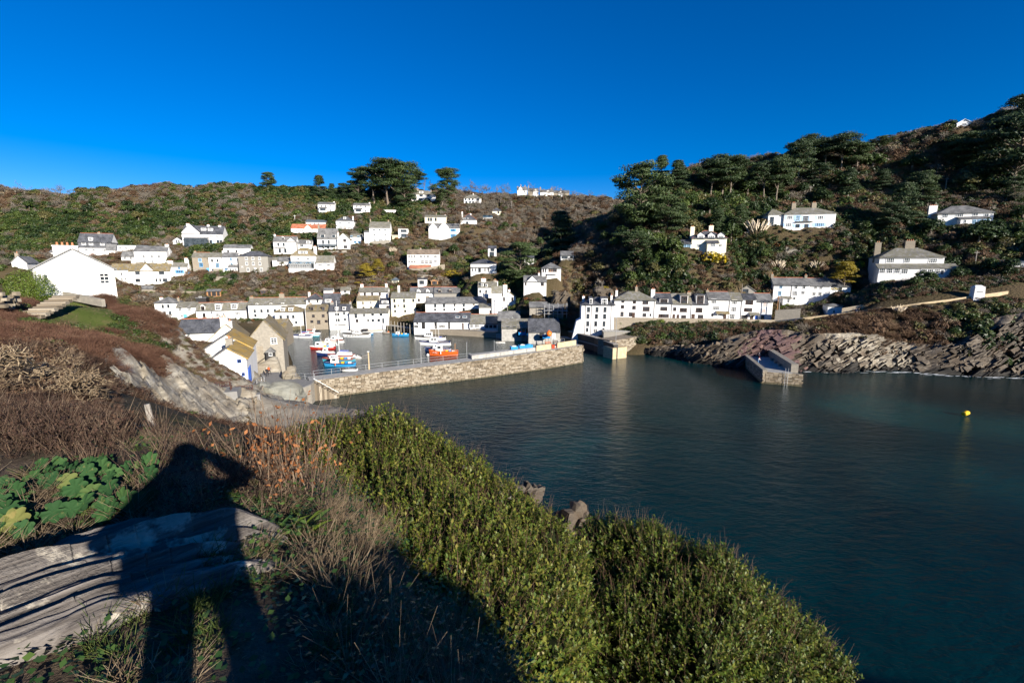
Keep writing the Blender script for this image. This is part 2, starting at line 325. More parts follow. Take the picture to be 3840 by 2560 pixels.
H('flat_roof_garage','low white flat roofed garage under the tall pines','O',1268,1376,611,582,578,Y=286,roof='flat',d=6)
H('modern_villa','wide modern white villa with brown roof and long window bands','E',108,578,1595,1385,1315,rf='brownroof',d=8,win=[(1395,1445,30,[137,177,215],'wf'),(1400,1435,38,[312,363,413],'wf'),(1400,1437,55,[520],'wf'),(1475,1515,38,[137,177,215],'wf'),(1470,1530,60,[330,390,450],'wf'),(1472,1505,55,[520],'wf')],ch=[(297,25,1297,'grey')])
H('red_roof_store','low store with sloping rust red roof below the modern villa','F',140,445,198,180,125,Y=220,rf='red',wall='stone2',d=6,roof='mono')
H('blue_shutter_villa','white villa with two front gables and bright blue shutters','E',422,880,1170,1002,935,d=8,xg=[(422,565,1003,918),(565,738,1003,903)],win=[(1005,1050,58,[505],'bf'),(1008,1050,65,[640],'bf'),(1015,1050,65,[780],'bf'),(1085,1138,58,[500],'bf'),(1085,1138,65,[642],'bf'),(1090,1132,65,[780],'bf')],shut=2)
H('cream_flat_house','cream house with roof terrace and large windows behind the blue shuttered villa','E',365,680,935,840,812,Y=263,wall='cream',d=7,rf='old',win=[(850,897,30,[420,457,525],'gf')],ch=[(528,14,780,'tan'),(660,12,805)])
H('slate_roof_house','white house under a broad dark hipped roof with red ridges','E',890,1125,945,880,795,Y=257,rf='dark',roof='hip',d=9,ridge='ridge',win=[(905,940,35,[988],'gf'),(850,868,20,[930,960,1000])],ch=[(910,18,762),(1035,20,790)])
H('deck_house','white hipped house with solar roof and projecting timber deck below the bare wood','E',940,1195,642,565,512,roof='hip',rf='old',d=8,win=[(560,592,25,[965,1020,1070],'gf'),(560,592,40,[1145],'gf'),(605,632,30,[975,1030,1075],'gf')],ch=[(1075,10,495)])
H('pinewood_house','pale house with long windows half hidden by the dark leaning pine','E',165,520,602,508,455,rf='old',roof='hip',d=8,win=[(510,540,35,[220],'gf'),(510,540,50,[312],'gf'),(510,535,45,[413],'gf'),(560,592,60,[215,300],'gf')],ch=[(257,15,418,'tan'),(453,14,422,'grey')],dm=[(280,340,452,488)])
H('garden_pavilion','small cream pavilion with dark pyramid roof on the scrub slope','E',1352,1490,802,750,705,roof='hip',rf='dark',wall='cream',d=6,win=[(757,785,28,[1447],'df')])
H('greenhouse','long low white framed greenhouse on the brown slope','E',1222,1360,862,836,820,Y=272,d=3,wall='wf',rf='glassb',win=[(838,858,10,[1232+13*i for i in range(10)],'wf')])
H('skyline_house','white gabled house with tall chimneys standing on the skyline','E',1725,1870,524,440,398,Y=305,d=7,xg=[(1725,1822,450,388)],win=[(455,472,12,[1755,1780,1830],'gf')],ch=[(1777,14,366,'tan'),(1838,14,378,'tan'),(1702,20,395,'tan')])
H('skyline_house','grey stone house with pale gable standing on the skyline','E',1880,2035,530,455,422,Y=305,wall='stone',d=7,xg=[(1958,2035,462,425)],win=[(468,484,14,[1950],'wf'),(508,524,14,[1950],'wf')],ch=[(1891,14,382,'tan')])
H('skyline_house','white fronted terrace house with broad stack on the skyline beyond the stone one','E',2060,2255,528,470,440,Y=305,d=7,xg=[(2140,2225,472,442)],win=[(485,500,14,[2195,2215],'gf')],ch=[(2063,20,402,'tan'),(2228,20,415,'tan')])
H('skyline_house','low stone terrace end running along the skyline towards the ridge scrub','E',2255,2490,535,480,450,Y=305,wall='stone',d=7,xg=[(2330,2400,485,455)],ch=[(2370,16,425,'tan')])
# --- harbour front, back row
H('hipped_harbour_house','white harbour house with hipped slate roof and ivy grey stone apron','C',320,640,600,375,290,Y=189,roof='hip',d=8,win=[(398,448,35,[440,523],'gf'),(498,550,38,[455,538],'gf')],ch=[(378,40,295),(660,28,300,'tan')])
H('speckled_roof_cottage','white cottage with speckled lichen roof, wide windows and blue porch','C',640,925,612,438,362,Y=188,rf='old',d=8,win=[(445,498,50,[695],'wf'),(445,498,60,[828],'wf'),(545,578,32,[710,845],'wf')],door=[(758,56,540,600,'bf')])
H('brown_window_cottage','white cottage with brown dormer and single brown window','C',925,1162,612,485,375,Y=188,rf='old',d=8,ridge='ridge',dm=[(1000,1062,420,490,'gab','df')],win=[(525,580,42,[1040],'df')])
H('dormer_inn','long white inn with two mossy white dormers and a black iron lantern','C',1164,1662,622,478,365,Y=187.5,rf='old',d=8,ridge='ridge',dm=[(1212,1302,385,480),(1442,1532,385,468)],win=[(523,570,75,[1240]),(518,565,38,[1330]),(505,550,105,[1535]),(588,618,30,[1500,1575])])
H('long_white_row','long white row with patchy grey roof, tiny dormers and heavy stone stacks','C',1692,2540,602,395,298,Y=188,rf='old',d=8,ridge='ridge',dm=[(1808,1845,372,415),(2012,2050,372,412),(2180,2225,400,440)],win=[(465,508,35,[1785,1885,1978,2082,2190,2290,2390],'gf'),(532,572,35,[1790,1985,2150],'gf')],ch=[(1712,55,280,'tan'),(2165,70,240,'tan')])
H('green_slate_house','small white house with green slate hipped roof behind the stone warehouse','D',580,820,420,320,238,Y=191,rf='dark',roof='hip',d=7,ridge='ridge',win=[(330,368,28,[625,750],'df')],ch=[(608,28,215)])
H('steep_roof_house','white house with steep black roof and wide white dormer above the quay','D',822,1075,420,375,238,Y=191,rf='dark',d=8,ridge='ridge',dm=[(858,950,318,368)])
H('hillside_longhouse','white longhouse with brown grey roof and two white chimneys above the quay','D',1355,1782,330,215,145,Y=197,rf='old',d=8,ridge='ridge',win=[(225,268,30,[1445,1552,1665],'df')],ch=[(1385,38,100),(1750,30,92)])
H('half_cream_house','cream and stone house with mossy roof behind the quayside cottages','D',1325,1645,470,335,270,Y=189,wall='cream',rf='moss',d=7,win=[(355,392,22,[1417],'df'),(350,395,38,[1530]),(430,452,30,[1422,1535],'df')],ch=[(1345,30,235,'stone')])
H('narrow_house','narrow tall white house with dark roof and broad top dormer','D',1660,1822,565,385,305,Y=185,rf='dark',d=7,dm=[(1695,1795,340,388)],win=[(415,460,42,[1782],'df'),(488,535,22,[1800],'df')])
H('cream_town_house','tall cream town house with three floors of sash windows','D',1832,2190,575,300,218,Y=184,wall='cream',rf='old',d=8,win=[(318,362,30,[1882,2022],'gf'),(398,445,32,[1885,2025],'gf'),(398,430,18,[1935],'gf'),(478,510,30,[1887,2035],'gf'),(318,360,30,[2160],'gf')],ch=[(1935,30,120)])
H('gabled_dormer_house','white house with two white gabled dormers and long red ridge','F',145,498,690,540,460,Y=190,d=8,ridge='ridge',dm=[(250,302,503,585,'gab'),(385,437,503,585,'gab')],win=[(625,665,30,[277],'df')])
H('gabled_dormer_house','grey rendered house with two dark gabled dormers, sharing the long red ridge','F',500,880,630,540,458,Y=190,wall='grey',d=8,ridge='ridge',dm=[(563,610,500,582,'gab','df'),(720,770,500,582,'gab','df')],ch=[(862,16,425,'pot')])
H('long_quay_house','long white house with grey roof standing behind the black roofed museum','F',375,1272,830,692,605,Y=177,d=8,win=[(700,748,34,[520,648],'gf'),(695,735,24,[805],'df'),(692,740,34,[938],'gf'),(690,725,28,[1085],'tan'),(770,798,30,[517,650],'gf'),(768,795,24,[803],'gf'),(760,802,34,[937],'gf')],ch=[(388,45,590,'tan'),(1250,25,545)])
# --- harbour front, water's edge
H('gold_roof_house','white quayside house with golden lichened roof and two white dormers','D',128,540,785,503,415,Y=177.5,roof='hip',rf='moss',d=8,win=[(555,600,38,[212,315,397],'gf'),(640,682,38,[225,322],'gf'),(645,680,35,[435],'gf')],dm=[(216,276,442,502),(333,396,442,500)])
H('stone_warehouse','three storey rubble stone warehouse with dark windows at the water','D',577,915,748,490,400,Y=177.5,wall='stone',rf='moss',d=9,win=[(545,585,40,[690,835],'df'),(628,662,42,[663,875],'df'),(628,682,48,[763],'df')],dm=[(650,702,430,500,'flat','df'),(822,868,430,497,'flat','df')],ch=[(622,34,378,'stone')])
H('slate_attic_house','white quayside house with slate hung attic and white balcony over the water','D',920,1228,752,495,395,Y=177.5,rf='dark',d=8,win=[(520,560,60,[1042],'gf'),(512,545,32,[1145],'gf'),(605,645,60,[1045],'gf'),(600,635,32,[1152],'gf')],dm=[(1010,1057,432,488),(1120,1167,432,485)],ch=[(945,48,362,'grey'),(1243,28,360,'grey')],balc=(1000,1172,645,690))
H('quay_cottage_row','long low white quay cottage with plain grey roof and scattered windows','D',1222,1788,748,525,455,Y=177.5,rf='old',d=8,win=[(528,590,40,[1315],'gf'),(540,570,28,[1437],'gf'),(528,563,38,[1562,1685],'gf'),(612,655,40,[1330],'df'),(612,650,22,[1492],'gf'),(610,652,38,[1562,1648],'gf')],door=[(1715,32,605,678,'gf')])
H('museum_building','long black slate roofed museum with pale buttressed wall on the stone quay','F',205,1028,1072,962,832,Y=164.5,wall='white2',rf='dark',d=10,yf=.2,ridge='ridge',door=[(345,50,975,1068,'black'),(525,35,968,1068,'black'),(722,28,975,1070,'black'),(925,25,985,1072,'df')],win=[(960,1000,22,[255],'df')],sign=1)
H('quay_cafe','white glass fronted quay building with worn grey roof and railed terrace','F',1030,1490,1096,990,858,Y=164,wall='white2',rf='old',d=10,yf=.2,ridge='ridge',win=[(1005,1050,60,[1050],'wf'),(1005,1050,70,[1130],'wf'),(1010,1055,50,[1275,1335,1395],'gf')],balc=(1040,1180,1052,1095))
H('skew_roof_house','white building with long skewed grey roof and one brown window','F',1165,1510,858,752,698,Y=171,rf='old',d=8,win=[(797,850,42,[1338],'df'),(818,850,14,[1420],'df')])
H('stone_store','stone store with steep single slope grey roof by the fish quay','F',1440,1765,1090,955,812,Y=157,wall='stone2',rf='slate',d=9,win=[(900,920,14,[1655],'wf')])
H('net_store','low grey fish quay shed with mossy pale roof and dark doorways','F',1495,1935,1182,1055,925,Y=149,wall='conc',rf='old',d=10,yf=.2,win=[(1035,1070,40,[1590,1685],'gf')],door=[(1745,45,1068,1180,'black'),(1815,40,1070,1180,'wood'),(1868,30,1072,1180,'black')])
H('fish_market','low grey shed with wide black roof beside the sluice gate','G',-70,392,1218,1112,920,Y=143,wall='conc',rf='dark',d=11,yf=.1,door=[(125,66,1108,1215,'black'),(300,50,1130,1215,'wf')],win=[(1085,1120,60,[10],'gf')])
H('stone_gable_house','white house with stone gable end and three tall chimneys in the valley mouth','F',1148,1425,625,455,375,Y=182,rf='old',d=7,win=[(495,540,26,[1180,1268],'gf')],ch=[(1226,70,330),(1395,46,350,'tan'),(1460,44,372)],dm=[(1190,1230,400,450),(1255,1290,410,455)])
H('valley_gable_house','white gabled house with mossy roof and telegraph pole before it','F',1500,1700,725,600,528,Y=171,roof='gy',rf='moss',d=12,win=[(605,660,28,[1530,1652],'df')],ch=[(1545,60,425),(1605,30,495)],lt=[(1350,1498,705,540,440,.6,'white','old')])
H('steep_lane_house','white house with grey roof and tall slim chimney above the grassy bank','F',1820,2150,580,378,288,Y=166,d=8,xg=[(1860,2040,380,292)],win=[(380,430,58,[1968],'df'),(380,430,34,[1855],'df'),(478,540,75,[1968],'df'),(380,435,45,[2092],'df')],ch=[(2047,25,250)])
H('scaffold_villa','square white villa with pyramid roof and scaffold tower below its balcony','G',125,405,348,178,103,Y=169,roof='hip',d=8,win=[(180,235,20,[147,182],'df'),(185,235,30,[237,267],'wood'),(185,235,60,[315],'df'),(265,325,18,[190],'df')],balc=(215,345,232,265))
H('shaded_villa','white villa with dark hipped roof standing in tree shade above the valley','F',1040,1420,275,110,50,Y=192,roof='hip',rf='dark',d=9,win=[(170,235,28,[1065,1110,1250,1300],'wf'),(175,235,40,[1170],'gf')],balc=(1040,1330,130,165))
H('shaded_cottage','small white cottage deep in shade left of the big valley pine','E',1295,1415,1425,1300,1262,Y=216,rf='dark',d=7,win=[(1300,1340,60,[1360],'gf'),(1350,1410,70,[1350],'gf')])
H('shaded_cottage','small white cottage deep in shade behind the big valley pine','E',1830,1970,1545,1440,1395,Y=196,rf='dark',d=7,win=[(1440,1480,40,[1870],'gf'),(1490,1530,30,[1920],'gf')])
H('treehouse_lodge','white lodge with balcony jutting from the wooded slope','G',405,595,58,-10,-70,Y=176,rf='slate',d=7,win=[(2,40,90,[460],'gf'),(2,40,40,[560],'gf')],balc=(405,595,40,60))
H('scaffolded_cottage','stone cottage wrapped in steel scaffolding behind the fish market','G',205,445,908,782,712,Y=153,wall='stone',d=7,win=[(800,840,40,[250,380],'gf')])
H('lean_to_store','low store with patched slate roof beside the scaffolded cottage','G',-55,205,812,748,675,Y=155,wall='stone2',rf='slate',d=6)
# --- right bank
H('tall_harbour_house','four storey white harbour house with twelve barred sash windows and drainpipes','G',704,1190,1190,715,605,Y=138,roof='hip',rf='dark',d=9,win=[(750,820,42,[808,933,1050],'gf'),(850,918,42,[803,927,1047],'gf'),(958,1028,40,[802,920,1042],'gf'),(1055,1112,32,[796,1036],'gf'),(1065,1125,65,[917],'wf')],dm=[(815,862,620,712),(990,1082,620,722)],ch=[(742,35,590),(1163,28,575)],pipes=[762,850,1140],butt=1)
H('brown_window_house','broad white house with mottled hipped roof and many brown casement windows','G',1190,1792,925,645,522,Y=140,roof='hip',rf='old',d=9,win=[(638,685,42,[1313],'df'),(645,695,44,[1482],'df'),(655,705,82,[1645],'df'),(720,770,46,[1310],'df'),(730,782,50,[1480],'df'),(742,805,98,[1660],'df'),(820,885,45,[1307],'df'),(828,885,52,[1433],'df'),(840,888,52,[1637],'df'),(843,878,22,[1727],'df')],door=[(1478,40,830,925,'df')],ch=[(1235,32,505),(1530,35,450,'tan'),(1820,55,485)],pipes=[1775])
H('dormer_cottage','white cottage with black roof, one wide flat dormer and a roof light','G',1796,2034,934,690,548,Y=140,rf='dark',d=8,yf=.45,ridge='ridge',dm=[(1850,1975,628,696,'flat','df')],win=[(745,800,100,[1917],'df'),(852,900,150,[1920],'df')],pipes=[2028])
H('dormer_cottage','white cottage with tall grey dormer and two brown doors side by side','G',2036,2322,934,700,553,Y=140,rf='old',d=8,yf=.45,dm=[(2152,2262,580,710,'flat','df')],win=[(755,805,45,[2077],'df'),(762,820,102,[2205],'df'),(868,925,70,[2215],'df')],door=[(2068,38,855,934,'df'),(2130,38,860,934,'df')],ch=[(2375,60,530,'tan')],pipes=[2316])
H('dormer_cottage','white cottage with tall black dormer and a single brown door','H',362,604,937,705,565,Y=140,rf='dark',d=8,yf=.45,dm=[(425,542,575,708,'flat','df')],win=[(760,825,95,[475],'df'),(862,915,78,[503],'df')],door=[(393,50,852,937,'df')])
H('porch_cottage','white cottage with white casements and slated porch over two doors','H',606,928,942,637,528,Y=140.5,d=8,yf=.45,ridge='ridge',win=[(628,700,78,[683],'wf'),(738,795,120,[722],'wf'),(838,900,38,[677],'wf')],door=[(770,32,855,940,'wf'),(862,42,850,941,'df')],lt=[(735,905,860,842,812,1.2,'open','moss')],ch=[(622,40,500,'tan')],pipes=[915])
H('narrow_bay_cottage','narrow white cottage with white bay windows on all three floors','H',930,1102,945,650,538,Y=140.5,d=8,yf=.45,rf='old',win=[(640,712,78,[988],'wf'),(748,818,80,[982],'wf'),(850,925,85,[968],'wf')],pipes=[1092],ch=[(1085,60,555,'conc')])
H('black_porch_cottage','white cottage with black roofed attic, brown windows and hooded porch','H',1104,1306,955,635,555,Y=141,rf='dark',d=8,yf=.45,win=[(648,710,110,[1207],'df'),(762,815,118,[1197],'df'),(868,920,95,[1150],'df')],door=[(1258,45,868,956,'df')],lt=[(1222,1352,870,862,832,1.2,'open','old')])
H('pink_shutter_cottage','white end cottage with pink blinds, blue door and plain slate roof','H',1308,1550,962,668,553,Y=141,d=8,yf=.45,ridge='ridge',win=[(678,742,48,[1435],'pink'),(770,835,50,[1425],'pink'),(870,940,48,[1415],'gf')],door=[(1322,38,872,958,'royal')])
H('garden_loft','small grey gabled loft with wide dark window peeping over the terrace roofs','H',1062,1300,560,512,432,Y=150,roof='gy',wall='grey',rf='old',d=6,win=[(485,540,80,[1160],'gf')])
H('upper_terrace_house','white terrace house with pale blue sashes and grey left flank above the lane','I',192,718,348,72,-30,Y=147,d=8,yf=.5,ridge='ridge',win=[(72,122,42,[300],'pbf'),(78,128,42,[522,638],'wf'),(165,228,48,[290],'pbf'),(160,228,72,[515],'wf'),(162,205,50,[630],'wf'),(250,290,40,[510],'wf')],lt=[(320,440,350,265,240,2,'white','old',[(268,330,34,[400],'wf')])],ch=[(165,34,-90,'tan'),(715,34,-75,'tan')],pipes=[455])
H('upper_terrace_house','middle white terrace house with paired sashes behind the spiky palm','I',720,1028,350,82,-25,Y=146.5,d=8,yf=.5,ridge='ridge',win=[(82,135,44,[805,888],'wf'),(172,232,50,[793,880],'wf')],ch=[(985,30,-60,'tan')])
H('upper_terrace_house','white end terrace house with dark plain windows and sloping side annexe','I',1030,1325,352,92,-10,Y=146,d=8,yf=.5,win=[(95,162,48,[1170],'gf'),(183,245,50,[1155],'gf')],lt=[(1150,1320,385,290,265,2,'white','old',[(300,360,45,[1310],'wf')])],ch=[(1255,25,-20)])
H('garden_annexe','low white annexe with sloping roof at the end of the upper terrace','I',1328,1445,368,282,220,Y=146,d=5,roof='mono',rf='old',win=[(275,320,55,[1385],'gf')])
H('white_hut','small flat topped white hut with one door on the cliff lane','I',992,1203,547,380,350,Y=134,roof='hip',d=4.5,door=[(1112,35,440,535,'bluewhite')],win=[(445,480,22,[1088],'gf')])
H('verandah_villa','large white villa with grey hipped roof, two stone stacks and long verandah','L',607,1367,1003,705,600,Y=139,roof='hip',rf='old',d=10,yf=.55,win=[(715,768,100,[733],'wf'),(718,768,75,[930],'wf'),(722,772,105,[1233],'wf')],
  lt=[(568,1488,1003,835,783,3.2,'white','old',[(838,892,72,[610,695,780],'wf'),(840,897,80,[868],'wf'),(843,903,75,[1090,1165,1240],'wf'),(848,905,40,[1300],'wf'),(848,906,80,[1430],'wf')]),(1490,1640,1003,930,928,3.2,'white','white')],ch=[(632,62,525,'tan'),(1015,92,512,'tan')])
H('hillside_villa','white two storey villa with hipped slate roof and glazed sun room on the high terrace','L',1300,1955,344,185,105,Y=152,roof='hip',d=10,yf=.5,win=[(188,232,65,[1388],'wf'),(190,228,95,[1555],'wf'),(188,222,65,[1740],'wf'),(200,235,55,[1870],'wf'),(280,322,80,[1367],'wf')],lt=[(1530,1875,344,262,232,2.6,'white','slate',[(272,335,42,[1690,1745,1800,1845],'pbf'),(272,310,24,[1583],'wf')])],ch=[(1275,80,88)])
H('blue_balcony_villa','white villa with powder blue shutters, glass balcony and two square stacks','K',1722,2480,445,240,158,Y=163,roof='hip',rf='old',d=10,yf=.4,win=[(262,318,88,[1805],'wf'),(375,425,88,[1795],'wf'),(275,328,90,[2255],'wf'),(262,345,55,[1925],'pbf'),(275,345,80,[2040],'gf'),(390,440,60,[1930,2060],'gf'),(380,430,150,[2250],'pbf')],shut=1,ch=[(1920,55,80,'tan'),(2225,60,85,'tan')],balc=(1895,2162,305,352))
H('villa_wing','white wing with one tall dark window joined to the blue balconied villa','K',1490,1718,425,250,178,Y=166,roof='hip',rf='old',d=8,yf=.4,win=[(285,400,55,[1548],'gf')])
H('cream_villa','cream villa with dark hipped roof, red ridges and three half dormers','K',367,880,758,600,497,Y=156,roof='hip',rf='dark',wall='cream',ridge='ridge',d=9,yf=.5,win=[(678,735,65,[478],'wf'),(690,732,50,[790],'wf')],dm=[(445,548,552,622,'gab'),(600,702,555,622,'gab'),(740,842,558,625,'gab')],lt=[(580,748,758,680,635,2,'cream','dark',[(682,730,72,[663],'wf')])],ch=[(400,58,430,'cream'),(680,62,418,'cream')])
H('sun_lounge','low glazed sun lounge with dark roof joined to the cream villa','K',190,362,750,682,630,Y=157,rf='dark',d=6,win=[(690,745,60,[260,325],'pbf')])
H('garden_chalet','small white flat roofed chalet at the wooded edge of the high slope','L',2135,2420,848,768,740,Y=128,rf='bluegrey',roof='mono',d=5,win=[(778,812,55,[2230,2310],'wf')])
H('ridge_chalet','white gabled chalet standing alone on the ridge','M',1648,1798,265,228,190,Y=188,roof='gy',d=7,rf='bluewhite',win=[(232,250,40,[1725],'wf')])
H('ridge_bungalow','long low white roofed bungalow half sunk behind the ridge top','M',2150,2300,118,96,62,Y=186,d=6,rf='slate')
H('stone_hut','low stone hut with slate roof in the terraced gardens','A',108,285,1312,1262,1222,wall='stone2',d=4,rf='slate')
H('black_cabin','black boarded flat roofed cabin with small white window above the harbour roofs','A',918,1070,1462,1400,1365,Y=193,wall='black',roof='flat',d=4,win=[(1375,1400,40,[990],'wf')])
H('garden_pavilion','open timber garden pavilion with slate roof above the harbour roofs','A',1075,1285,1372,1300,1272,wall='wood',d=4,rf='slate',door=[(1120,40,1305,1372,'black'),(1185,60,1305,1372,'black'),(1250,40,1305,1372,'black')])
H('summer_house','small brown timber summer house in the garden scrub','A',1870,1955,1352,1290,1255,roof='hip',wall='dkb',rf='brownroof',d=3,win=[(1295,1335,30,[1895,1930],'df')])
H('garden_shed','small white shed with grey roof beside the rust coloured fence','D',838,968,240,188,160,Y=199,d=4)
H('garden_shed','small white shed with twin dark windows on the terrace above the black roof','D',1087,1220,242,188,142,Y=199,d=4,win=[(195,222,14,[1145,1162],'gf')],rf='old')
H('gazebo','cream gazebo with blue grey pyramid roof above the white longhouse','B',1842,1942,1182,1135,1104,roof='hip',wall='cream',rf='bluegrey',d=4,win=[(1138,1175,14,[1860,1880,1900,1920],'gf')])
H('timber_summerhouse','golden timber summerhouse with gabled roof on the terrace above the dormer houses','F',458,560,415,365,340,Y=202,roof='gy',wall='wood',rf='brownroof',d=3.5,win=[(370,412,20,[485,508,531],'gf')])
H('white_studio','tall white studio with glazed doors and dark flat roof above the harbour','F',262,392,458,345,328,Y=202,roof='mono',rf='dark',d=4,win=[(358,412,22,[296,320,344],'gf')])
# --- near left, below the path
H('chimney_cottage','large white gabled cottage with triple pot chimney on the grassy cliff top','Q',290,972,1240,1003,838,Y=60,roof='gy',d=13,yf=.97,rf='slate',win=[(1037,1136,82,[882],'wf'),(1042,1136,34,[392],'wf')],ch=[(592,150,808)],lt=[],bigwin=1)
H('black_roof_cottage','white cottage with long black slate roof and bright orange ridge','C',650,1345,1000,805,612,Y=100,rf='dark',d=8,yf=.5,ridge='ridge',win=[(820,860,45,[820],'wf')])
H('tall_stack_cottage','white gabled cottage with tall twin white chimney stack and brown roof','C',1115,1650,1180,918,690,Y=87,roof='gy',rf='moss',d=9,yf=.8,ch=[(1368,92,590),(1452,52,650)])
H('ochre_roof_store','lower white building with one ochre lichened slope between the stack cottage and blue window cottage','C',1040,1742,1300,1050,850,Y=75,roof='gy',rf='slate',rf2='gold',d=8,yf=.75)
H('blue_window_cottage','white gabled cottage with ochre lichened roof and blue framed windows above the quay path','C',1140,1672,1520,1203,1048,Y=66,roof='gy',rf='slate',rf2='gold',d=7.5,yf=.72,win=[(1213,1264,62,[1570],'royal'),(1218,1250,45,[1200],'gf'),(1412,1460,48,[1612],'royal')],ch=[(1385,95,945,'stone2')],bluesh=1)
H('net_loft','old stone net loft with mossy gabled roof and black boarded porch','C',1700,2215,1300,912,635,Y=92,roof='gy',wall='stone2',rf='moss',d=11,yf=.78,win=[(893,982,92,[2080],'wf')],porch=1)
H('loft_annexe','low mossy roofed stone annexe behind the net loft','C',1880,2235,850,765,615,Y=107,wall='stone',rf='moss',d=8,yf=.5)
# ------------------------------------------------------------------ the lie of the land
ctl = []                       # x, y, z
def cpt(nx, ny, Y, dz=0): p = at(nx, ny, Y); ctl.append((p.x, p.y, p.z+dz))
def cw(x, y, z): ctl.append((x, y, z))
for g in HS:
    c = g['ctr']; u = Vector((math.cos(g['rz']), math.sin(g['rz']), 0)); v = Vector((-u.y, u.x, 0))
    for s in (-.5, 0, .5):
        p = c + u*(g['w']*s) - v*1.2; cw(p.x, p.y, c.z-.25)
    p = c + v*(g['d']*.8); cw(p.x, p.y, c.z+.5)
for nx in range(-200, 2001, 220):
    for ny in (1090, 1000, 930, 860, 790, 740):
        if nx < 500 and ny > 1000: continue
        cpt(nx, ny, depC(ny), -1.2)
for nx in range(2420, 3900, 240):
    for ny in (1090, 1010, 930, 850, 770, 690, 610, 540, 480):
        top = interp(-nx, [(-2300,720),(-2429,700),(-2640,625),(-2844,600),(-3232,545),(-3428,500),(-3643,465),(-3786,440),(-3900,385)])
        if ny > top+15 and not (nx > 3200 and ny > 1000): cpt(nx, ny, depR(nx, ny), -1.2)
RIDGE = [(-300,705,300),(0,700,300),(134,713,300),(312,712,302),(400,706,304),(482,699,306),(625,684,310),(780,690,314),(900,692,318),(1049,700,322),(1163,704,325),
         (1300,715,326),(1500,705,328),(1700,715,328),(1900,735,322),(2000,745,318),(2150,752,314),(2280,745,290),(2429,706,205),(2540,650,212),(2640,622,216),(2844,602,217),(3000,575,215),(3232,548,212),(3428,505,208),(3643,470,202),(3786,440,198),(3840,405,197),(4000,370,190)]
for nx, ny, Y in RIDGE:
    p = at(nx, ny, Y); cw(p.x, p.y, p.z-.6); k = p.xy.normalized()
    cw(p.x+k.x*14, p.y+k.y*14, p.z-2.0); cw(p.x+k.x*60, p.y+k.y*60, p.z-5); cw(p.x+k.x*170, p.y+k.y*170, p.z-6)
# right bank: waterline, rock top, path
for nx, ny in ((2520,1335),(2640,1362),(2760,1372),(2850,1378),(2990,1385),(3100,1388),(3250,1382),(3400,1386),(3600,1400),(3840,1406),(4200,1420)):
    p = onz(nx, ny, 0); cw(p.x, p.y, 0)
for nx, ny, Y in ((2700,1265,128),(2900,1262,122),(3000,1255,117),(3100,1265,113),(3250,1262,112),(3400,1285,110),(3550,1295,107),(3700,1255,107),(3840,1200,108),
                  (2560,1215,135),(2750,1215,135),(2930,1215,132),(3050,1200,129),(3150,1180,127),(3250,1166,124),(3350,1155,121),(3450,1140,119),(3550,1128,118),(3700,1108,117),(3840,1092,116),
                  (3300,1120,126),(3450,1090,124),(3700,1060,122),(3840,1030,123),(4100,1000,120)):
    cpt(nx, ny, Y, -.4)
# harbour town floor
for nx, ny, Y in ((600,1200,186),(900,1200,186),(1500,1228,181),(1250,1215,184),(1860,1235,168),(2000,1230,158),(2100,1225,160),(2050,1180,165),(2150,1150,170)): cpt(nx, ny, Y, -.3)
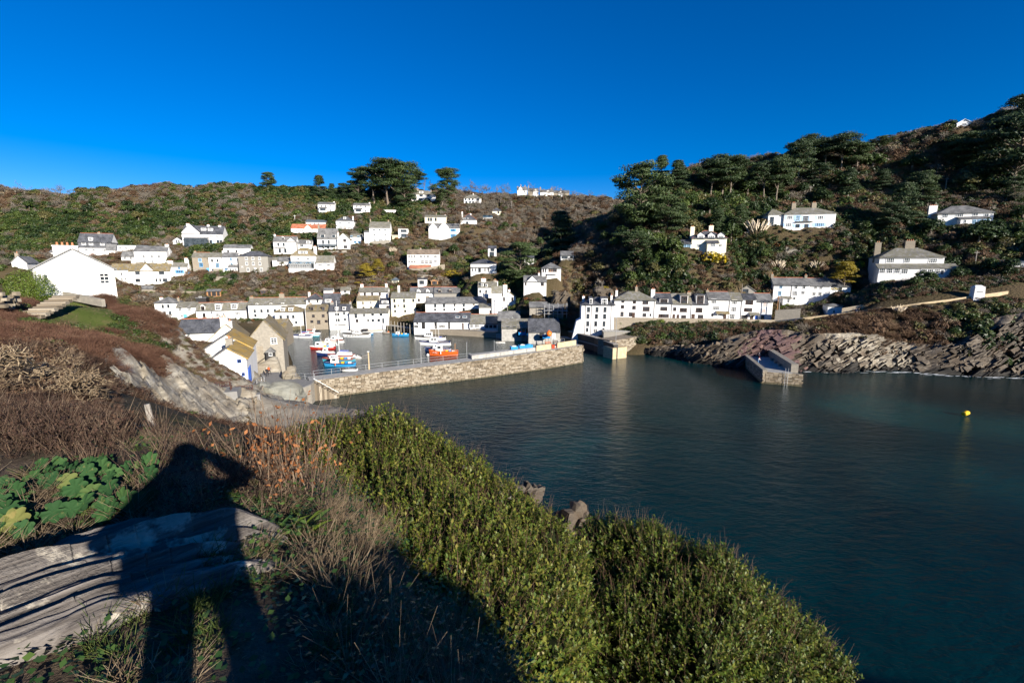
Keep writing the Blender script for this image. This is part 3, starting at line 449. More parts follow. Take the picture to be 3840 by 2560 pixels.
# near left: rock slope, lawn, cottages, path
for nx, ny, Y in ((200,1255,40),(350,1160,57),(100,1170,55),(120,1250,36),(0,1300,30),(250,1420,16),(100,1600,8.2),(450,1600,8.6),(0,1500,11),(350,1520,11),(-200,1500,10),
                  (470,1320,33),(620,1345,40),(600,1450,36),(800,1455,43),(700,1600,33),(850,1570,40),(950,1600,41),(450,1420,27),(560,1560,27),
                  (420,1190,50),(515,1165,58),(580,1180,59),(640,1210,60),(700,1268,60),(770,1335,60),(850,1385,62),(700,1400,52),(820,1400,57),(900,1460,58),
                  (870,1515,44),(960,1490,47),(985,1455,62)): cpt(nx, ny, Y, 0)
for nx, ny, Y in ((1000,1440,66),(1010,1400,80),(1050,1440,74),(1000,1370,92),(985,1385,86),(1040,1400,82),(1020,1425,72)): cpt(nx, ny, Y, -2.2)
for x, y, z in ((-52,80,11),(-58,92,8),(-48,90,7),(-70,70,19),(-70,110,6),(-90,140,3),(-60,120,4),(-120,150,3),(-110,172,2.5),(-85,172,2.5),(-140,172,3),(-150,150,8),(-85,60,21),(-100,30,23),(-60,20,22.5),(-35,30,19.5),(-40,0,24),(-14,3,22.2),(-20,-10,24),
                (-6,1,22.35),(-3,1,22.35),(-1,0,22.35),(0,-2,22.4),(-4,4,22.3),(-2.4,4.2,22.1),(-1.5,2,22.3),(-.2,1.6,22.3),(-3,4.9,22.0),(-6,5.5,22.1),(-7,3,22.35),
                (-.22,1.9,22.0),(-.68,2.5,22.0),(-1.37,3.2,22.0),(-1.9,4.2,21.95),(-2.4,4.7,21.9),(-3.8,5.1,21.95),(-3.8,6.4,20.9),(-4.8,5.5,21.9),(-4.6,7,20.6),(.25,1.0,22.1),(-.47,4.0,20.4),(.9,5.2,18.4),(.68,2.7,20.4),(2,3.9,18.4),(-2,6.3,20.3),(-1.1,7.8,18.3),(-3.4,7.4,20.2),(-3,9.2,18),(1.2,1.6,20.6),(2.8,2.2,18.8),(0,7,17),(2.5,6.5,16),(4.5,5,16),
                (-6,8,20.5),(-6,11,18.8),(-8,14,18.6),(0,10,15),(-2,12,15.5),
                (-2,16,13),(3,14,11),(7,9,13),(10,14,5),(5,22,4),(-3,28,5),(-9,24,12),(-12,32,10.5),(14,8,9),(-6,40,4),(-14,45,8.8),(12,3,14),(2,0,21.8),(3,-2,22.2),(6,-4,22.3),(14,-6,18.5),
                (40,0,7.5),(55,-6,9),(38,-8,10),(24,-8,13),(70,-20,16),(20,-40,34),(-40,-40,45),(52,8,3),(30,2,5),(80,-2,4),(60,-60,34),(-120,-20,40),(120,-40,12)): cw(x, y, z)
CT = np.array(ctl)
def _rbf(C):
    n = len(C); P = C[:, :2]; D = np.sqrt(((P[:, None]-P[None])**2).sum(-1)+1.0)
    A = np.zeros((n+3, n+3)); A[:n, :n] = D - 0.35*np.eye(n); A[:n, n] = 1; A[:n, n+1:] = P; A[n, :n] = 1; A[n+1:, :n] = P.T
    b = np.zeros(n+3); b[:n] = C[:, 2]; return np.linalg.solve(A, b)
WGT = _rbf(CT)
def rbf(xy):
    xy = np.atleast_2d(xy); out = np.empty(len(xy)); n = len(CT)
    for i in range(0, len(xy), 8000):
        q = xy[i:i+8000]; D = np.sqrt(((q[:, None]-CT[None, :, :2])**2).sum(-1)+1.0)
        out[i:i+8000] = D@WGT[:n] + WGT[n] + q@WGT[n+1:]
    return out
# the sea and the harbour basin
WPX = [(4400,1430),(3840,1408),(3600,1402),(3400,1388),(3250,1384),(3100,1390),(2990,1386),(2850,1380),(2760,1372),(2640,1365),(2560,1347),(2480,1332),(2330,1335),(2230,1305),
       (2097,1286),(1970,1272),(1857,1262),(1552,1247),(1460,1233),(1316,1232),(1235,1232),(1147,1232),(1071,1241),(1078,1300),(1090,1395),(1075,1425),(1100,1490),(1110,1505),(1105,1530),(1017,1592),
       (1100,1640),(1400,1720),(1750,1810),(1960,1870),(2160,2030),(2500,2230),(2900,2500)]
WPOLY = [tuple(onz(a, b, 0).xy) for a, b in WPX] + [(18,14),(30,13),(45,12),(58,12),(75,4),(110,-10),(500,-60),(600,60)]
WP = np.array(WPOLY)
def sdist(xy):                 # distance to the water's edge, positive on land
    xy = np.atleast_2d(xy); d2 = np.full(len(xy), 1e12); ins = np.zeros(len(xy), bool); n = len(WP)
    for i in range(n):
        a = WP[i]; b = WP[(i+1)%n]; e = b-a; w = xy-a
        t = np.clip((w@e)/(e@e), 0, 1); d2 = np.minimum(d2, ((w-t[:, None]*e)**2).sum(1))
        c = (a[1] > xy[:, 1]) != (b[1] > xy[:, 1])
        ins ^= c & (xy[:, 0] < (b[0]-a[0])*(xy[:, 1]-a[1])/(b[1]-a[1]+1e-12)+a[0])
    d = np.sqrt(d2); return np.where(ins, -d, d)
def vnoise(x, y, s, seed=0):   # smooth value noise on arrays
    x = x*s+seed*17.3; y = y*s+seed*9.1; xi = np.floor(x).astype(int); yi = np.floor(y).astype(int); fx = x-xi; fy = y-yi
    fx = fx*fx*(3-2*fx); fy = fy*fy*(3-2*fy)
    def h(a, b):
        n = (a*374761393 + b*668265263 + seed*1442695) & 0x7fffffff; n = ((n ^ (n >> 13))*1274126177) & 0x7fffffff; return ((n ^ (n >> 16)) & 0xffff)/65535.0
    return (h(xi,yi)*(1-fx)+h(xi+1,yi)*fx)*(1-fy)+(h(xi,yi+1)*(1-fx)+h(xi+1,yi+1)*fx)*fy
def fbm(x, y, s, o=4, seed=0):
    r = 0; a = .5
    for i in range(o): r = r+a*vnoise(x, y, s*2**i, seed+i); a *= .5
    return r
def ground(xy, rough=True):
    xy = np.atleast_2d(np.asarray(xy, float)); z = rbf(xy); d = sdist(xy)
    far = np.clip((xy[:, 1]-10)/30, 0, 1)
    if rough: z = z + (fbm(xy[:,0], xy[:,1], .12, 4)-.47)*1.6*far*np.clip((np.hypot(xy[:,0],xy[:,1])-20)/60,0,1)
    z = np.where(d > 0, np.maximum(z, .5), z)
    t = np.clip(d/1.6, 0, 1); t = t*t*(3-2*t)
    return np.where(d < 0, -3.5, z*t + -3.5*(1-t))
def gz(x, y): return float(ground([(x, y)], False)[0])
def hit(nx, ny, y0=3.0, y1=420.0):   # where a sight line first meets the ground
    d = ray(nx, ny); ys = np.concatenate([np.arange(y0, 60, .5), np.arange(60, y1, 1.5)]); t = ys/d.y
    z = ground(np.stack([d.x*t, ys], 1)); k = np.nonzero(CAM.z+d.z*t < z)[0]
    if len(k) == 0: return None
    i = k[0]; return Vector((d.x*t[i], ys[i], z[i]))

def m_ground():
    t = NT('hill_soil'); p = t.pos(); n = t.noise(p, .06, 5, .6); n2 = t.noise(p, .9, 5, .65)
    c = t.ramp(n, [(.3,(.035,.04,.014)),(.45,(.06,.048,.022)),(.58,(.085,.062,.034)),(.7,(.045,.055,.018))])
    c = t.mix(t.math('MULTIPLY', n2, .7), c, (.10,.075,.045)); t.col(c); t.bump(t.noise(p, 1.7, 5), .8, .5); return t.set(.95, 0, .1)
def m_grass(): 
    t = NT('mown_grass'); p = t.pos(); n = t.noise(p, .5, 5, .6); n2 = t.noise(p, 14, 3)
    c = t.ramp(n, [(.35,(.075,.10,.02)),(.5,(.10,.12,.03)),(.65,(.16,.13,.06))]); t.col(t.mix(t.math('MULTIPLY', n2, .5), c, (.05,.075,.015))); t.bump(n2, .8, .08); return t.set(.95, 0, .1)
def m_rock(name, cols, tilt=(0,R(-32),0), sc=1.0):
    t = NT(name); v = t.pos((.35*sc,.35*sc,3.2*sc), tilt); n = t.noise(v, 1, 6, .65, .6); p = t.pos(); n2 = t.noise(p, .35*sc, 5, .6); n3 = t.noise(p, 5*sc, 5, .7)
    c = t.ramp(n, [(.28, cols[0]), (.45, cols[1]), (.6, cols[2]), (.75, cols[3])]); c = t.mix(t.ramp(n2,[(.45,(0,0,0)),(.65,(1,1,1))]), c, cols[4])
    c = t.mix(t.math('MULTIPLY', n3, .45), c, cols[0]); ri = t.new('ShaderNodeNewGeometry').outputs['Random Per Island']; c = t.mix(t.ramp(ri, [(0,(.6,.6,.6)),(.5,(.15,.15,.15)),(1,(0,0,0))]), c, cols[0]); t.col(c); t.bump(t.mix(.5, n, n3), .9, .18/sc); return t.set(.85, 0, .25)
MT['ground'] = m_ground(); MT['lawn'] = m_grass()
MT['palerock'] = m_rock('pale_slate_rock', ((.12,.105,.08),(.31,.275,.215),(.44,.40,.32),(.56,.52,.44),(.25,.205,.145)), (R(12),R(-14),0))
MT['cliff'] = m_rock('banded_sea_rock', ((.03,.026,.022),(.12,.098,.075),(.23,.195,.15),(.37,.335,.275),(.16,.12,.08)))
MT['purple'] = m_rock('purple_sea_rock', ((.06,.04,.042),(.17,.105,.095),(.24,.15,.12),(.30,.22,.17),(.16,.10,.10)))
MT['darkrock'] = m_rock('wet_dark_rock', ((.012,.012,.011),(.03,.028,.025),(.05,.045,.038),(.07,.06,.05),(.025,.022,.02)))
MT['ledge'] = m_rock('grey_slate_ledge', ((.07,.062,.055),(.17,.15,.13),(.26,.235,.20),(.36,.33,.28),(.20,.17,.14)), (0,0,0), 4)

def grid_land(name, x0, x1, y0, y1, st, hole=None, dz=0.0, extra=None, matfn=None, mats=None, keepfn=None):
    xs = np.arange(x0, x1+st*.5, st); ys = np.arange(y0, y1+st*.5, st); nx, ny = len(xs), len(ys)
    XX, YY = np.meshgrid(xs, ys); xy = np.stack([XX.ravel(), YY.ravel()], 1); z = ground(xy)+dz
    if extra is not None: z = extra(xy, z)
    i = np.arange(nx*ny).reshape(ny, nx); q = np.stack([i[:-1,:-1], i[:-1,1:], i[1:,1:], i[1:,:-1]], -1).reshape(-1, 4)
    cx = xy[q].mean(1); keep = z[q].max(1) > -3.3
    if hole: keep &= ~((cx[:,0] > hole[0]) & (cx[:,0] < hole[1]) & (cx[:,1] > hole[2]) & (cx[:,1] < hole[3]))
    if keepfn is not None: keep &= keepfn(cx)
    q = q[keep]; cx = cx[keep]
    me = npmesh(name, np.column_stack([xy, z]), q, mats or [MT['ground']], True)
    if matfn is not None: me.polygons.foreach_set('material_index', matfn(cx, z[q].mean(1)).astype(np.int32))
    return tag(obj(name, me), kind='structure')
def px_of(x, y, z):            # native pixel of a world point (arrays)
    yy = y*CP - (z-CAM.z)*SP; up = y*SP + (z-CAM.z)*CP
    return 1920+F*x/yy, 1280-F*up/yy
def in_poly(px, py, poly):
    ins = np.zeros(len(px), bool); n = len(poly)
    for i in range(n):
        a = poly[i]; b = poly[(i+1)%n]; c = (a[1] > py) != (b[1] > py)
        ins ^= c & (px < (b[0]-a[0])*(py-a[1])/(b[1]-a[1]+1e-12)+a[0])
    return ins
ROCKP = [tuple(at(a, b, Y).xy) for a, b, Y in ((470,1300,33),(560,1300,36),(640,1345,40),(800,1430,44),(870,1500,46),(1000,1500,52),(1030,1590,60),(950,1640,42),(850,1640,34),(690,1650,30),(600,1560,28),(490,1440,27),(400,1390,26),(430,1330,30))]
LAWNP = [tuple(at(a, b, Y).xy) for a, b, Y in ((125,1090,58),(180,1095,62),(270,1120,60),(450,1150,56),(440,1170,50),(330,1185,44),(120,1190,40),(120,1140,50))]
def near_mats(c, z):
    o = np.zeros(len(c), int); wob = (fbm(c[:,0], c[:,1], .5, 3)-.45)*2.2
    o[in_poly(c[:,0]+wob, c[:,1]+wob, ROCKP)] = 1; o[in_poly(c[:,0], c[:,1], LAWNP)] = 2
    d = sdist(c); o[(d < 6) & (z < 9)] = 1; o[(d < 15) & (c[:,1] > 24) & (c[:,1] < 66)] = 1
    return o
def near_extra(xy, z):         # bedded steps on the bare rock
    m = in_poly(xy[:,0], xy[:,1], ROCKP) | ((sdist(xy) < 6) & (xy[:,1] > 20) & (xy[:,1] < 64))
    s = xy[:,0]*.55 - xy[:,1]*.35 + z*1.2; st = (s*.9+fbm(xy[:,0], xy[:,1], .6, 4, 3)*2.2); saw = st-np.floor(st)
    return z + np.where(m, saw*.55 + (fbm(xy[:,0], xy[:,1], 1.3, 4, 5)-.45)*.8, 0)
NB = (-76, 24, -12, 104)       # near headland box
FB = (-7.2, 4.0, .2, 8.6)      # the ground at the photographer's feet
grid_land('hills', -430, 330, -60, 500, 2.4, hole=(NB[0]+3, NB[1]-3, NB[2]+3, NB[3]-3))
grid_land('headland', *NB[:4], .55, hole=(FB[0]+.6, FB[1]-.6, FB[2]+.6, FB[3]-.6), dz=.03, extra=near_extra, matfn=near_mats, mats=[MT['ground'], MT['palerock'], MT['lawn']])
def slope_extra(xy, z):
    x, y = xy[:,0], xy[:,1]; w = fbm(x, y, .25, 4, 3)*3; s = (z*1.1+x*.22-y*.05)*1.5+w; k = np.floor(s); f = s-k; hh = np.modf(np.abs(np.sin(k*12.9898)*43758.5453))[0]
    brk = np.floor((x*.5+y*.8)/(1.2+2*hh)+hh*9); h2 = np.modf(np.abs(np.sin(k*3.1+brk*7.7)*24634.6345))[0]
    return z+.1+h2*.5+f*.28+(fbm(x, y, .8, 4, 7)-.45)*1.1+(fbm(x, y, 3.0, 3, 9)-.45)*.25
RB = np.array(ROCKP); grid_land('rock_slope', RB[:,0].min()-1, RB[:,0].max()+1, RB[:,1].min()-1, RB[:,1].max()+1, .2, extra=slope_extra, mats=[MT['palerock']], keepfn=lambda c: in_poly(c[:,0]+(fbm(c[:,0], c[:,1], .5, 3)-.45)*2.2, c[:,1]+(fbm(c[:,0], c[:,1], .5, 3)-.45)*2.2, ROCKP))
# water
def m_water():
    t = NT('sea_water'); p = t.pos((1,1.0,1), (0,0,R(18)))
    a = t.noise(t.pos((.9,1.7,1),(0,0,R(25))), .55, 6, .55, .4); b = t.noise(t.pos((1,1.9,1),(0,0,R(-15))), 2.0, 5, .6, .3)
    n = t.noise(p, .035, 4, .55, .8)
    t.col(t.ramp(n, [(.35,(.0003,.010,.013)),(.55,(.0005,.019,.023)),(.68,(.0012,.038,.039))]))
    h = t.math('ADD', t.math('MULTIPLY', a, .9), t.math('MULTIPLY', b, .35)); t.bump(h, .5, .4)
    m = t.set(.07, 0, .24); t.b.inputs['Specular Tint'].default_value = (.45,.95,1,1); t.b.inputs['IOR'].default_value = 1.33; return m
MT['water'] = m_water()
wm = MB(); wm.add([(-120,-80,0),(700,-80,0),(700,260,0),(-120,260,0)], [(0,1,2,3)])
tag(wm.build('sea', MT['water']), kind='structure')
# ------------------------------------------------------------------ house builder
_W = {}
def win_mesh(nx, nz, fr):
    k = (nx, nz, fr)
    if k not in _W:
        b = MB(); t = .085
        b.box(-.5,.5,-.5,.5,0,t); b.box(-.5,.5,-.5,.5,1-t,1); b.box(-.5,-.5+t,-.5,.5,t,1-t); b.box(.5-t,.5,-.5,.5,t,1-t)
        for i in range(1, nx):
            x = -.5+i/nx; b.box(x-.025,x+.025,-.3,.4,t,1-t)
        for j in range(1, nz):
            for i in range(nx): b.box(-.5+i/nx+.03,-.5+(i+1)/nx-.03,-.3,.4,j/nz-.022,j/nz+.022)
        b.box(-.56,.56,-.9,.2,-.06,-.002)
        _W[k] = b.mesh('window', MT[fr])
    return _W[k]
_pane = MB().box(-.43,.43,-.1,.1,.07,.93).mesh('pane', MT['glass'])
_paneb = MB().box(-.43,.43,-.1,.1,.07,.93).mesh('pane', MT['glassb'])
_panep = None
def add_win(parent, x0, x1, z0, z1, fr='wf', y=0.0, name='window'):
    global _panep
    w, h = abs(x1-x0), z1-z0
    if h < .15 or w < .15: return
    nx = max(1, min(5, round(w/.55))); nz = 3 if h > 1.2 and w < 1.5 else 2
    pm = _pane
    if fr == 'pink':
        if _panep is None: _panep = MB().box(-.43,.43,-.1,.1,.07,.93).mesh('pane', m_plain('pink_blind', (.45,.30,.26), .7))
        fr, pm = 'wf', _panep
    elif fr == 'pbf': pm = _paneb
    o = obj(name, win_mesh(nx, nz, fr), parent, ((x0+x1)/2, y-.035, z0)); o.scale = (w, .11, h)
    p = obj('pane', pm, o); return o
def gable_poly(w, he, hr): return [(-w/2,0),(w/2,0),(w/2,he),(0,hr),(-w/2,he)]
def slab(b, a, c, th=.16, mi=0):   # a roof slope: quad of four points, thickened downwards
    n = (Vector(a[1])-Vector(a[0])).cross(Vector(a[3])-Vector(a[0])).normalized()
    if n.z < 0: n = -n
    top = [Vector(p)+n*th for p in a]; bot = [Vector(p) for p in a]
    k = len(a); b.add(bot+top, [tuple(range(k-1,-1,-1)), tuple(range(k,2*k))]+[(i,(i+1)%k,(i+1)%k+k,i+k) for i in range(k)], mi)
def roof_mesh(kind, w, d, he, hr, rf, rf2=None, ov=.28):
    b = MB(); pit = (hr-he)
    if kind == 'flat':
        b.box(-w/2-.2, w/2+.2, -.2, d+.2, he, he+.18)
    elif kind == 'mono':
        s = pit/d; slab(b, [(-w/2-ov,-ov,he-s*ov),(w/2+ov,-ov,he-s*ov),(w/2+ov,d+ov,he+pit+s*ov),(-w/2-ov,d+ov,he+pit+s*ov)], 0)
    elif kind == 'gx':
        s = pit/(d/2)
        slab(b, [(-w/2-ov*.5,-ov,he-s*ov),(w/2+ov*.5,-ov,he-s*ov),(w/2+ov*.5,d/2,hr),(-w/2-ov*.5,d/2,hr)], 0)
        slab(b, [(w/2+ov*.5,d+ov,he-s*ov),(-w/2-ov*.5,d+ov,he-s*ov),(-w/2-ov*.5,d/2,hr),(w/2+ov*.5,d/2,hr)], 0)
    elif kind == 'gy':
        s = pit/(w/2)
        slab(b, [(-w/2-ov,d+ov,he-s*ov),(-w/2-ov,-ov,he-s*ov),(0,-ov,hr),(0,d+ov,hr)], 0)
        slab(b, [(w/2+ov,-ov,he-s*ov),(w/2+ov,d+ov,he-s*ov),(0,d+ov,hr),(0,-ov,hr)], 0, mi=1 if rf2 else 0)
    elif kind == 'hip':
        r = max(.3, min(w/2-.2, d*.5)); s = pit/(d/2); o = ov
        A = (-w/2-o,-o,he-s*o*.6); B = (w/2+o,-o,he-s*o*.6); Cc = (w/2+o,d+o,he-s*o*.6); D = (-w/2-o,d+o,he-s*o*.6); P = (-w/2+r,d/2,hr); Q = (w/2-r,d/2,hr)
        slab(b, [A,B,Q,P], 0); slab(b, [Cc,D,P,Q], 0); slab(b, [B,Cc,Q], 0) if False else None
        for tri in ([B,Cc,Q],[D,A,P]):
            b.add(tri+[(p[0],p[1],p[2]+.14) for p in tri], [(2,1,0),(3,4,5),(0,1,4,3),(1,2,5,4),(2,0,3,5)])
    return b.mesh('roof', [MT[rf]] + ([MT[rf2]] if rf2 else []))
def chimney(parent, x, y, w, z0, z1, m):
    b = MB(); w = max(.5, min(w, 2.8)); dd = max(.5, min(.9, w)); z1 = max(z1, z0+.6)
    b.box(-w/2,w/2,-dd/2,dd/2,z0,z1-.12); b.box(-w/2-.07,w/2+.07,-dd/2-.07,dd/2+.07,z1-.12,z1)
    mm = {'pot':'stone','tan':'stone'}.get(m, m)
    c = b.build('chimney', MT[mm], parent); c.location = (x, y, 0)
    n = max(1, min(4, int(w/.55)))
    for i in range(n):
        q = MB().tube((0,0,0),(0,0,.42),.13,.1,8); p = q.build('chimney_pot', MT['pot'], c); p.location = ((i-(n-1)/2)*.48, 0, z1)
    return c
def build_house(g):
    k = g['k']; w, d, he, hr = g['w'], g['d'], g['he'], g['hr']
    e = empty(g['name'], g['ctr'], g['rz'], g['label'], 'hut' if g['name'] in ('stone_hut','black_cabin','garden_pavilion','summer_house','garden_shed','gazebo','timber_summerhouse','greenhouse','pink_garage','white_hut','garden_store','red_roof_store') else 'house')
    sink = -3.0
    b = MB(); wm = g['wall']
    if g['roof'] == 'gy': b.prism([(-w/2,sink),(w/2,sink),(w/2,he),(0,hr),(-w/2,he)], 0, d)
    elif g['roof'] == 'gx':
        b.add([(-w/2,0,sink),(-w/2,d,sink),(-w/2,d,he),(-w/2,d/2,hr-.02),(-w/2,0,he),(w/2,0,sink),(w/2,d,sink),(w/2,d,he),(w/2,d/2,hr-.02),(w/2,0,he)],
              [(4,3,2,1,0),(5,6,7,8,9),(0,5,9,4),(1,2,7,6),(0,1,6,5),(4,9,8,3),(3,8,7,2)])
    elif g['roof'] == 'mono':
        b.add([(-w/2,0,sink),(-w/2,d,sink),(-w/2,d,hr-.02),(-w/2,0,he),(w/2,0,sink),(w/2,d,sink),(w/2,d,hr-.02),(w/2,0,he)], [(3,2,1,0),(4,5,6,7),(0,4,7,3),(1,2,6,5),(3,7,6,2),(0,1,5,4)])
    else: b.box(-w/2,w/2,0,d,sink,he)
    b.build('wall', MT[wm], e)
    if k.get('hung'): MB().box(-w/2-.05,w/2+.05,-.05,d+.05,he*.52,he-.02).build('slate_cladding', MT['dark'], e)
    rf = obj('roof', roof_mesh(g['roof'], w, d, he, hr, g['rf'], k.get('rf2')), e)
    if g['ridge'] and g['roof'] in ('gx','hip'):
        r = 0 if g['roof'] == 'gx' else max(.3, min(w/2-.2, d*.5))
        MB().tube((-w/2+r,d/2,hr+.14),(w/2-r,d/2,hr+.14),.13,.13,6).build('ridge_tiles', MT['ridge'], rf)
        if g['roof'] == 'hip':
            for sx in (-1,1): MB().tube((sx*(w/2-r),d/2,hr+.13),(sx*(w/2+.28),-.28,he),.1,.1,5).build('hip_tiles', MT['ridge'], rf)
    if g['roof'] in ('gx','hip') and g['ctr'].y < 215:
        s_ = (hr-he)/(d/2); MB().box(-w/2-.2,w/2+.2,-.42,-.3,he-s_*.28-.1,he-s_*.28+.0).build('gutter', MT['gf'], e)
    for q in g['win']:
        o = add_win(e, *q)
        if k.get('shut') and o and q[2] > 0:
            ww = abs(q[1]-q[0]); sw = min(.55, ww*.42); mt = MT['bf'] if k['shut'] == 2 else MT['shut']
            for sx in (q[0]-sw/2-.06, q[1]+sw/2+.06): MB().box(-sw/2,sw/2,-.07,-.004,0,q[3]-q[2]).build('shutter', mt, o if False else e).location = (sx,0,q[2])
    for x0,x1,z0,z1,m in g['door']:
        o = MB().box(x0,x1,-.06,-.003,z0,z1).build('door', MT[m], e)
        MB().box(x1-.16,x1-.08,-.11,-.061,z0+.95,z0+1.05).build('handle', MT['steel'], o)
    for x, cw_, zt, m in g['ch']:
        yy = d*.5 if g['roof'] != 'gy' else (.62 if m == 'white' and zt > hr else d*.5)
        chimney(e, max(-w/2+.2, min(w/2-.2, x)) if abs(x) < w/2+1.2 else x, yy, cw_, he*.8, zt, m)
    sl = (hr-he)/(d/2) if g['roof'] in ('gx','hip') else .6
    for x0,x1,z0,z1,kd,fr in g['dm']:
        xm = (x0+x1)/2; ww = max(.8, x1-x0); zb = max(z0, he-.35); y0 = max(0.0, (zb-he)/sl); z1 = max(z1, zb+1.0); yb_ = y0+min(3.5,(z1-zb)/sl+1.2)
        q = MB().box(-ww/2,ww/2,y0-.05,yb_,zb,z1); dm = q.build('dormer', MT['white' if g['wall'] in ('white','cream','white2') else g['wall']], e); dm.location = (xm,0,0)
        r = MB()
        if kd == 'gab':
            zz = z1+ww*.42
            slab(r, [(-ww/2-.15,yb_,z1-.06),(-ww/2-.15,y0-.25,z1-.06),(0,y0-.25,zz),(0,yb_,zz)], 0, .1); slab(r, [(ww/2+.15,y0-.25,z1-.06),(ww/2+.15,yb_,z1-.06),(0,yb_,zz),(0,y0-.25,zz)], 0, .1)
            q2 = MB().prism([(-ww/2,z1),(ww/2,z1),(0,zz-.02)], y0-.04, yb_-.1); q2.build('gablet', MT['white' if g['wall'] != 'grey' else 'grey'], dm)
        else: slab(r, [(-ww/2-.12,y0-.25,z1),(ww/2+.12,y0-.25,z1),(ww/2+.12,yb_+.2,z1+.25),(-ww/2-.12,yb_+.2,z1+.25)], 0, .12)
        r.build('dormer_roof', MT[g['rf'] if g['rf'] != 'hip' else 'slate'], dm)
        add_win(dm, -ww*.42, ww*.42, zb+.12, z1-.12, fr, y=y0-.05)
    for x0,x1,z0,za in g['xg']:
        xm = (x0+x1)/2; ww = x1-x0; dd = max(d*.5, (za-he)/max(.2,sl)+.4)
        q = MB().prism([(-ww/2,sink),(ww/2,sink),(ww/2,z0),(0,za),(-ww/2,z0)], -.12, dd); gb = q.build('front_gable', MT['white' if g['wall'] == 'stone' else g['wall']], e); gb.location = (xm,0,0)
        s = (za-z0)/(ww/2); r = MB()
        slab(r, [(-ww/2-.2,dd,z0-.2*s),(-ww/2-.2,-.4,z0-.2*s),(0,-.4,za),(0,dd,za)], 0, .14); slab(r, [(ww/2+.2,-.4,z0-.2*s),(ww/2+.2,dd,z0-.2*s),(0,dd,za),(0,-.4,za)], 0, .14)
        r.build('gable_roof', MT[g['rf']], gb)
    for x0,x1,z0,ze,zt,dep,wmn,rfn,wins in g['lt']:
        xm = (x0+x1)/2; ww = x1-x0
        if wmn == 'open':
            q = MB()
            for sx in np.linspace(-ww/2+.1, ww/2-.1, max(2,int(ww/2.5)+1)): q.box(sx-.05,sx+.05,-dep,-dep+.1,z0-.2,ze)
            a = q.build('porch_posts', MT['wf'], e)
        elif wmn == 'wf': 
            q = MB().box(-ww/2,ww/2,-dep,-.01,-2,.7).box(-ww/2,ww/2,-dep,-.01,ze-.15,ze); a = q.build('sunroom', MT['wf'], e)
            g2 = MB().box(-ww/2+.1,ww/2-.1,-dep+.1,-.1,.7,ze-.15).build('glazing', MT['glass'], a)
        elif wmn == 'gf':
            a = MB().box(-ww/2,ww/2,-dep,-.01,-2,ze).build('conservatory', MT['glass'], e)
        else: a = MB().box(-ww/2,ww/2,-dep,-.01,sink if z0 < .3 else z0,ze).build('lean_to', MT[wmn], e)
        a.location = (xm,0,0)
        r = MB(); slab(r, [(-ww/2-.2,-dep-.25,ze-.1),(ww/2+.2,-dep-.25,ze-.1),(ww/2+.2,-.01,zt),(-ww/2-.2,-.01,zt)], 0, .12); r.build('lean_to_roof', MT[rfn], a)
        for q in wins: add_win(a, q[0]-xm, q[1]-xm, q[2], q[3], q[4], y=-dep)
    X, Z = g['X'], g['Z']
    for px in k.get('pipes', ()):
        MB().tube((X(px),-.1,0),(X(px),-.1,he-.1),.055,.055,6).build('drainpipe', MT['black'], e)
    if 'balc' in k:
        x0,x1,y0,y1 = k['balc']; x0,x1 = X(x0),X(x1); zt,zb = Z(y0),Z(y1)
        q = MB().box(x0,x1,-1.0,-.02,zb-.12,zb); bl = q.build('balcony', MT['conc'], e); r = MB()
        for zz in (zt-.03, (zt+zb)/2): r.box(x0,x1,-1.0,-.96,zz,zz+.05)
        for sx in np.linspace(x0,x1,max(3,int((x1-x0)/.9))): r.box(sx-.02,sx+.02,-1.0,-.96,zb,zt)
        r.build('railing', MT['wf' if g['wall'] != 'x' else 'gf'], bl)
    if 'cross' in k:
        cx, cz = X(k['cross'][0]), Z(k['cross'][1]); q = MB()
        for s in (1,-1): 
            a = Vector((cx-.45, -.05, cz-.45*s)); b2 = Vector((cx+.45, -.05, cz+.45*s)); q.tube(a, b2, .07, .07, 4)
        q.build('wall_tie', MT['wf'], e)
    if k.get('butt'):
        q = MB().add([(-w/2-3.2,.4,-3),(-w/2-.01,.1,-3),(-w/2-.01,.1,Z(925)),(-w/2-1.4,.4,Z(960)),(-w/2-3.2,5,-3),(-w/2-.01,5,-3),(-w/2-.01,5,Z(925)),(-w/2-1.4,5,Z(960))],
            [(0,1,2,3),(7,6,5,4),(3,2,6,7),(0,3,7,4),(1,0,4,5),(2,1,5,6)]); q.build('buttress', MT['white'], e)
    if k.get('bluesh'):     # blue shuttered windows down the harbour side wall
        for yy in (1.6, 3.2): 
            o = MB().box(w/2+.002,w/2+.07,yy-.6,yy+.6,-1.0,1.5).build('shutter', MT['royal'], e)
    if k.get('porch'):
        x0,x1 = X(1960),X(2088); zb,ze,zt = Z(1210),Z(1085),Z(1022); q = MB().box(x0,x1,-1.6,-.01,zb,ze); pc = q.build('porch', MT['black'], e)
        for i in range(7):
            zz = zb+(ze-zb)*(i+.1)/7; MB().box(x0-.02,x1+.02,-1.63,-1.601,zz,zz+(ze-zb)/7*.8).build('board', MT['black'], pc)
        r = MB(); xm=(x0+x1)/2
        r.add([(x0-.2,-1.8,ze),(x1+.2,-1.8,ze),(x1+.2,-.02,ze),(x0-.2,-.02,ze),(xm,-.9,zt),(xm,-.02,zt)], [(0,1,4),(1,2,5,4),(3,0,4,5),(3,2,1,0)]); r.build('porch_roof', MT['slate'], pc)
        add_win(pc, X(2003), X(2055), Z(1135), Z(1085)-.05, 'wf', y=-1.63)
        st = MB()
        for i in range(6): st.box(x0-.28*(i+1), x0-.28*i, -1.5, -.4, zb-2.2, zb-.2*(i+1))
        st.box(x0, x1, -1.6, -.01, zb-2.2, zb-.002); st.build('steps', MT['stone2'], e)
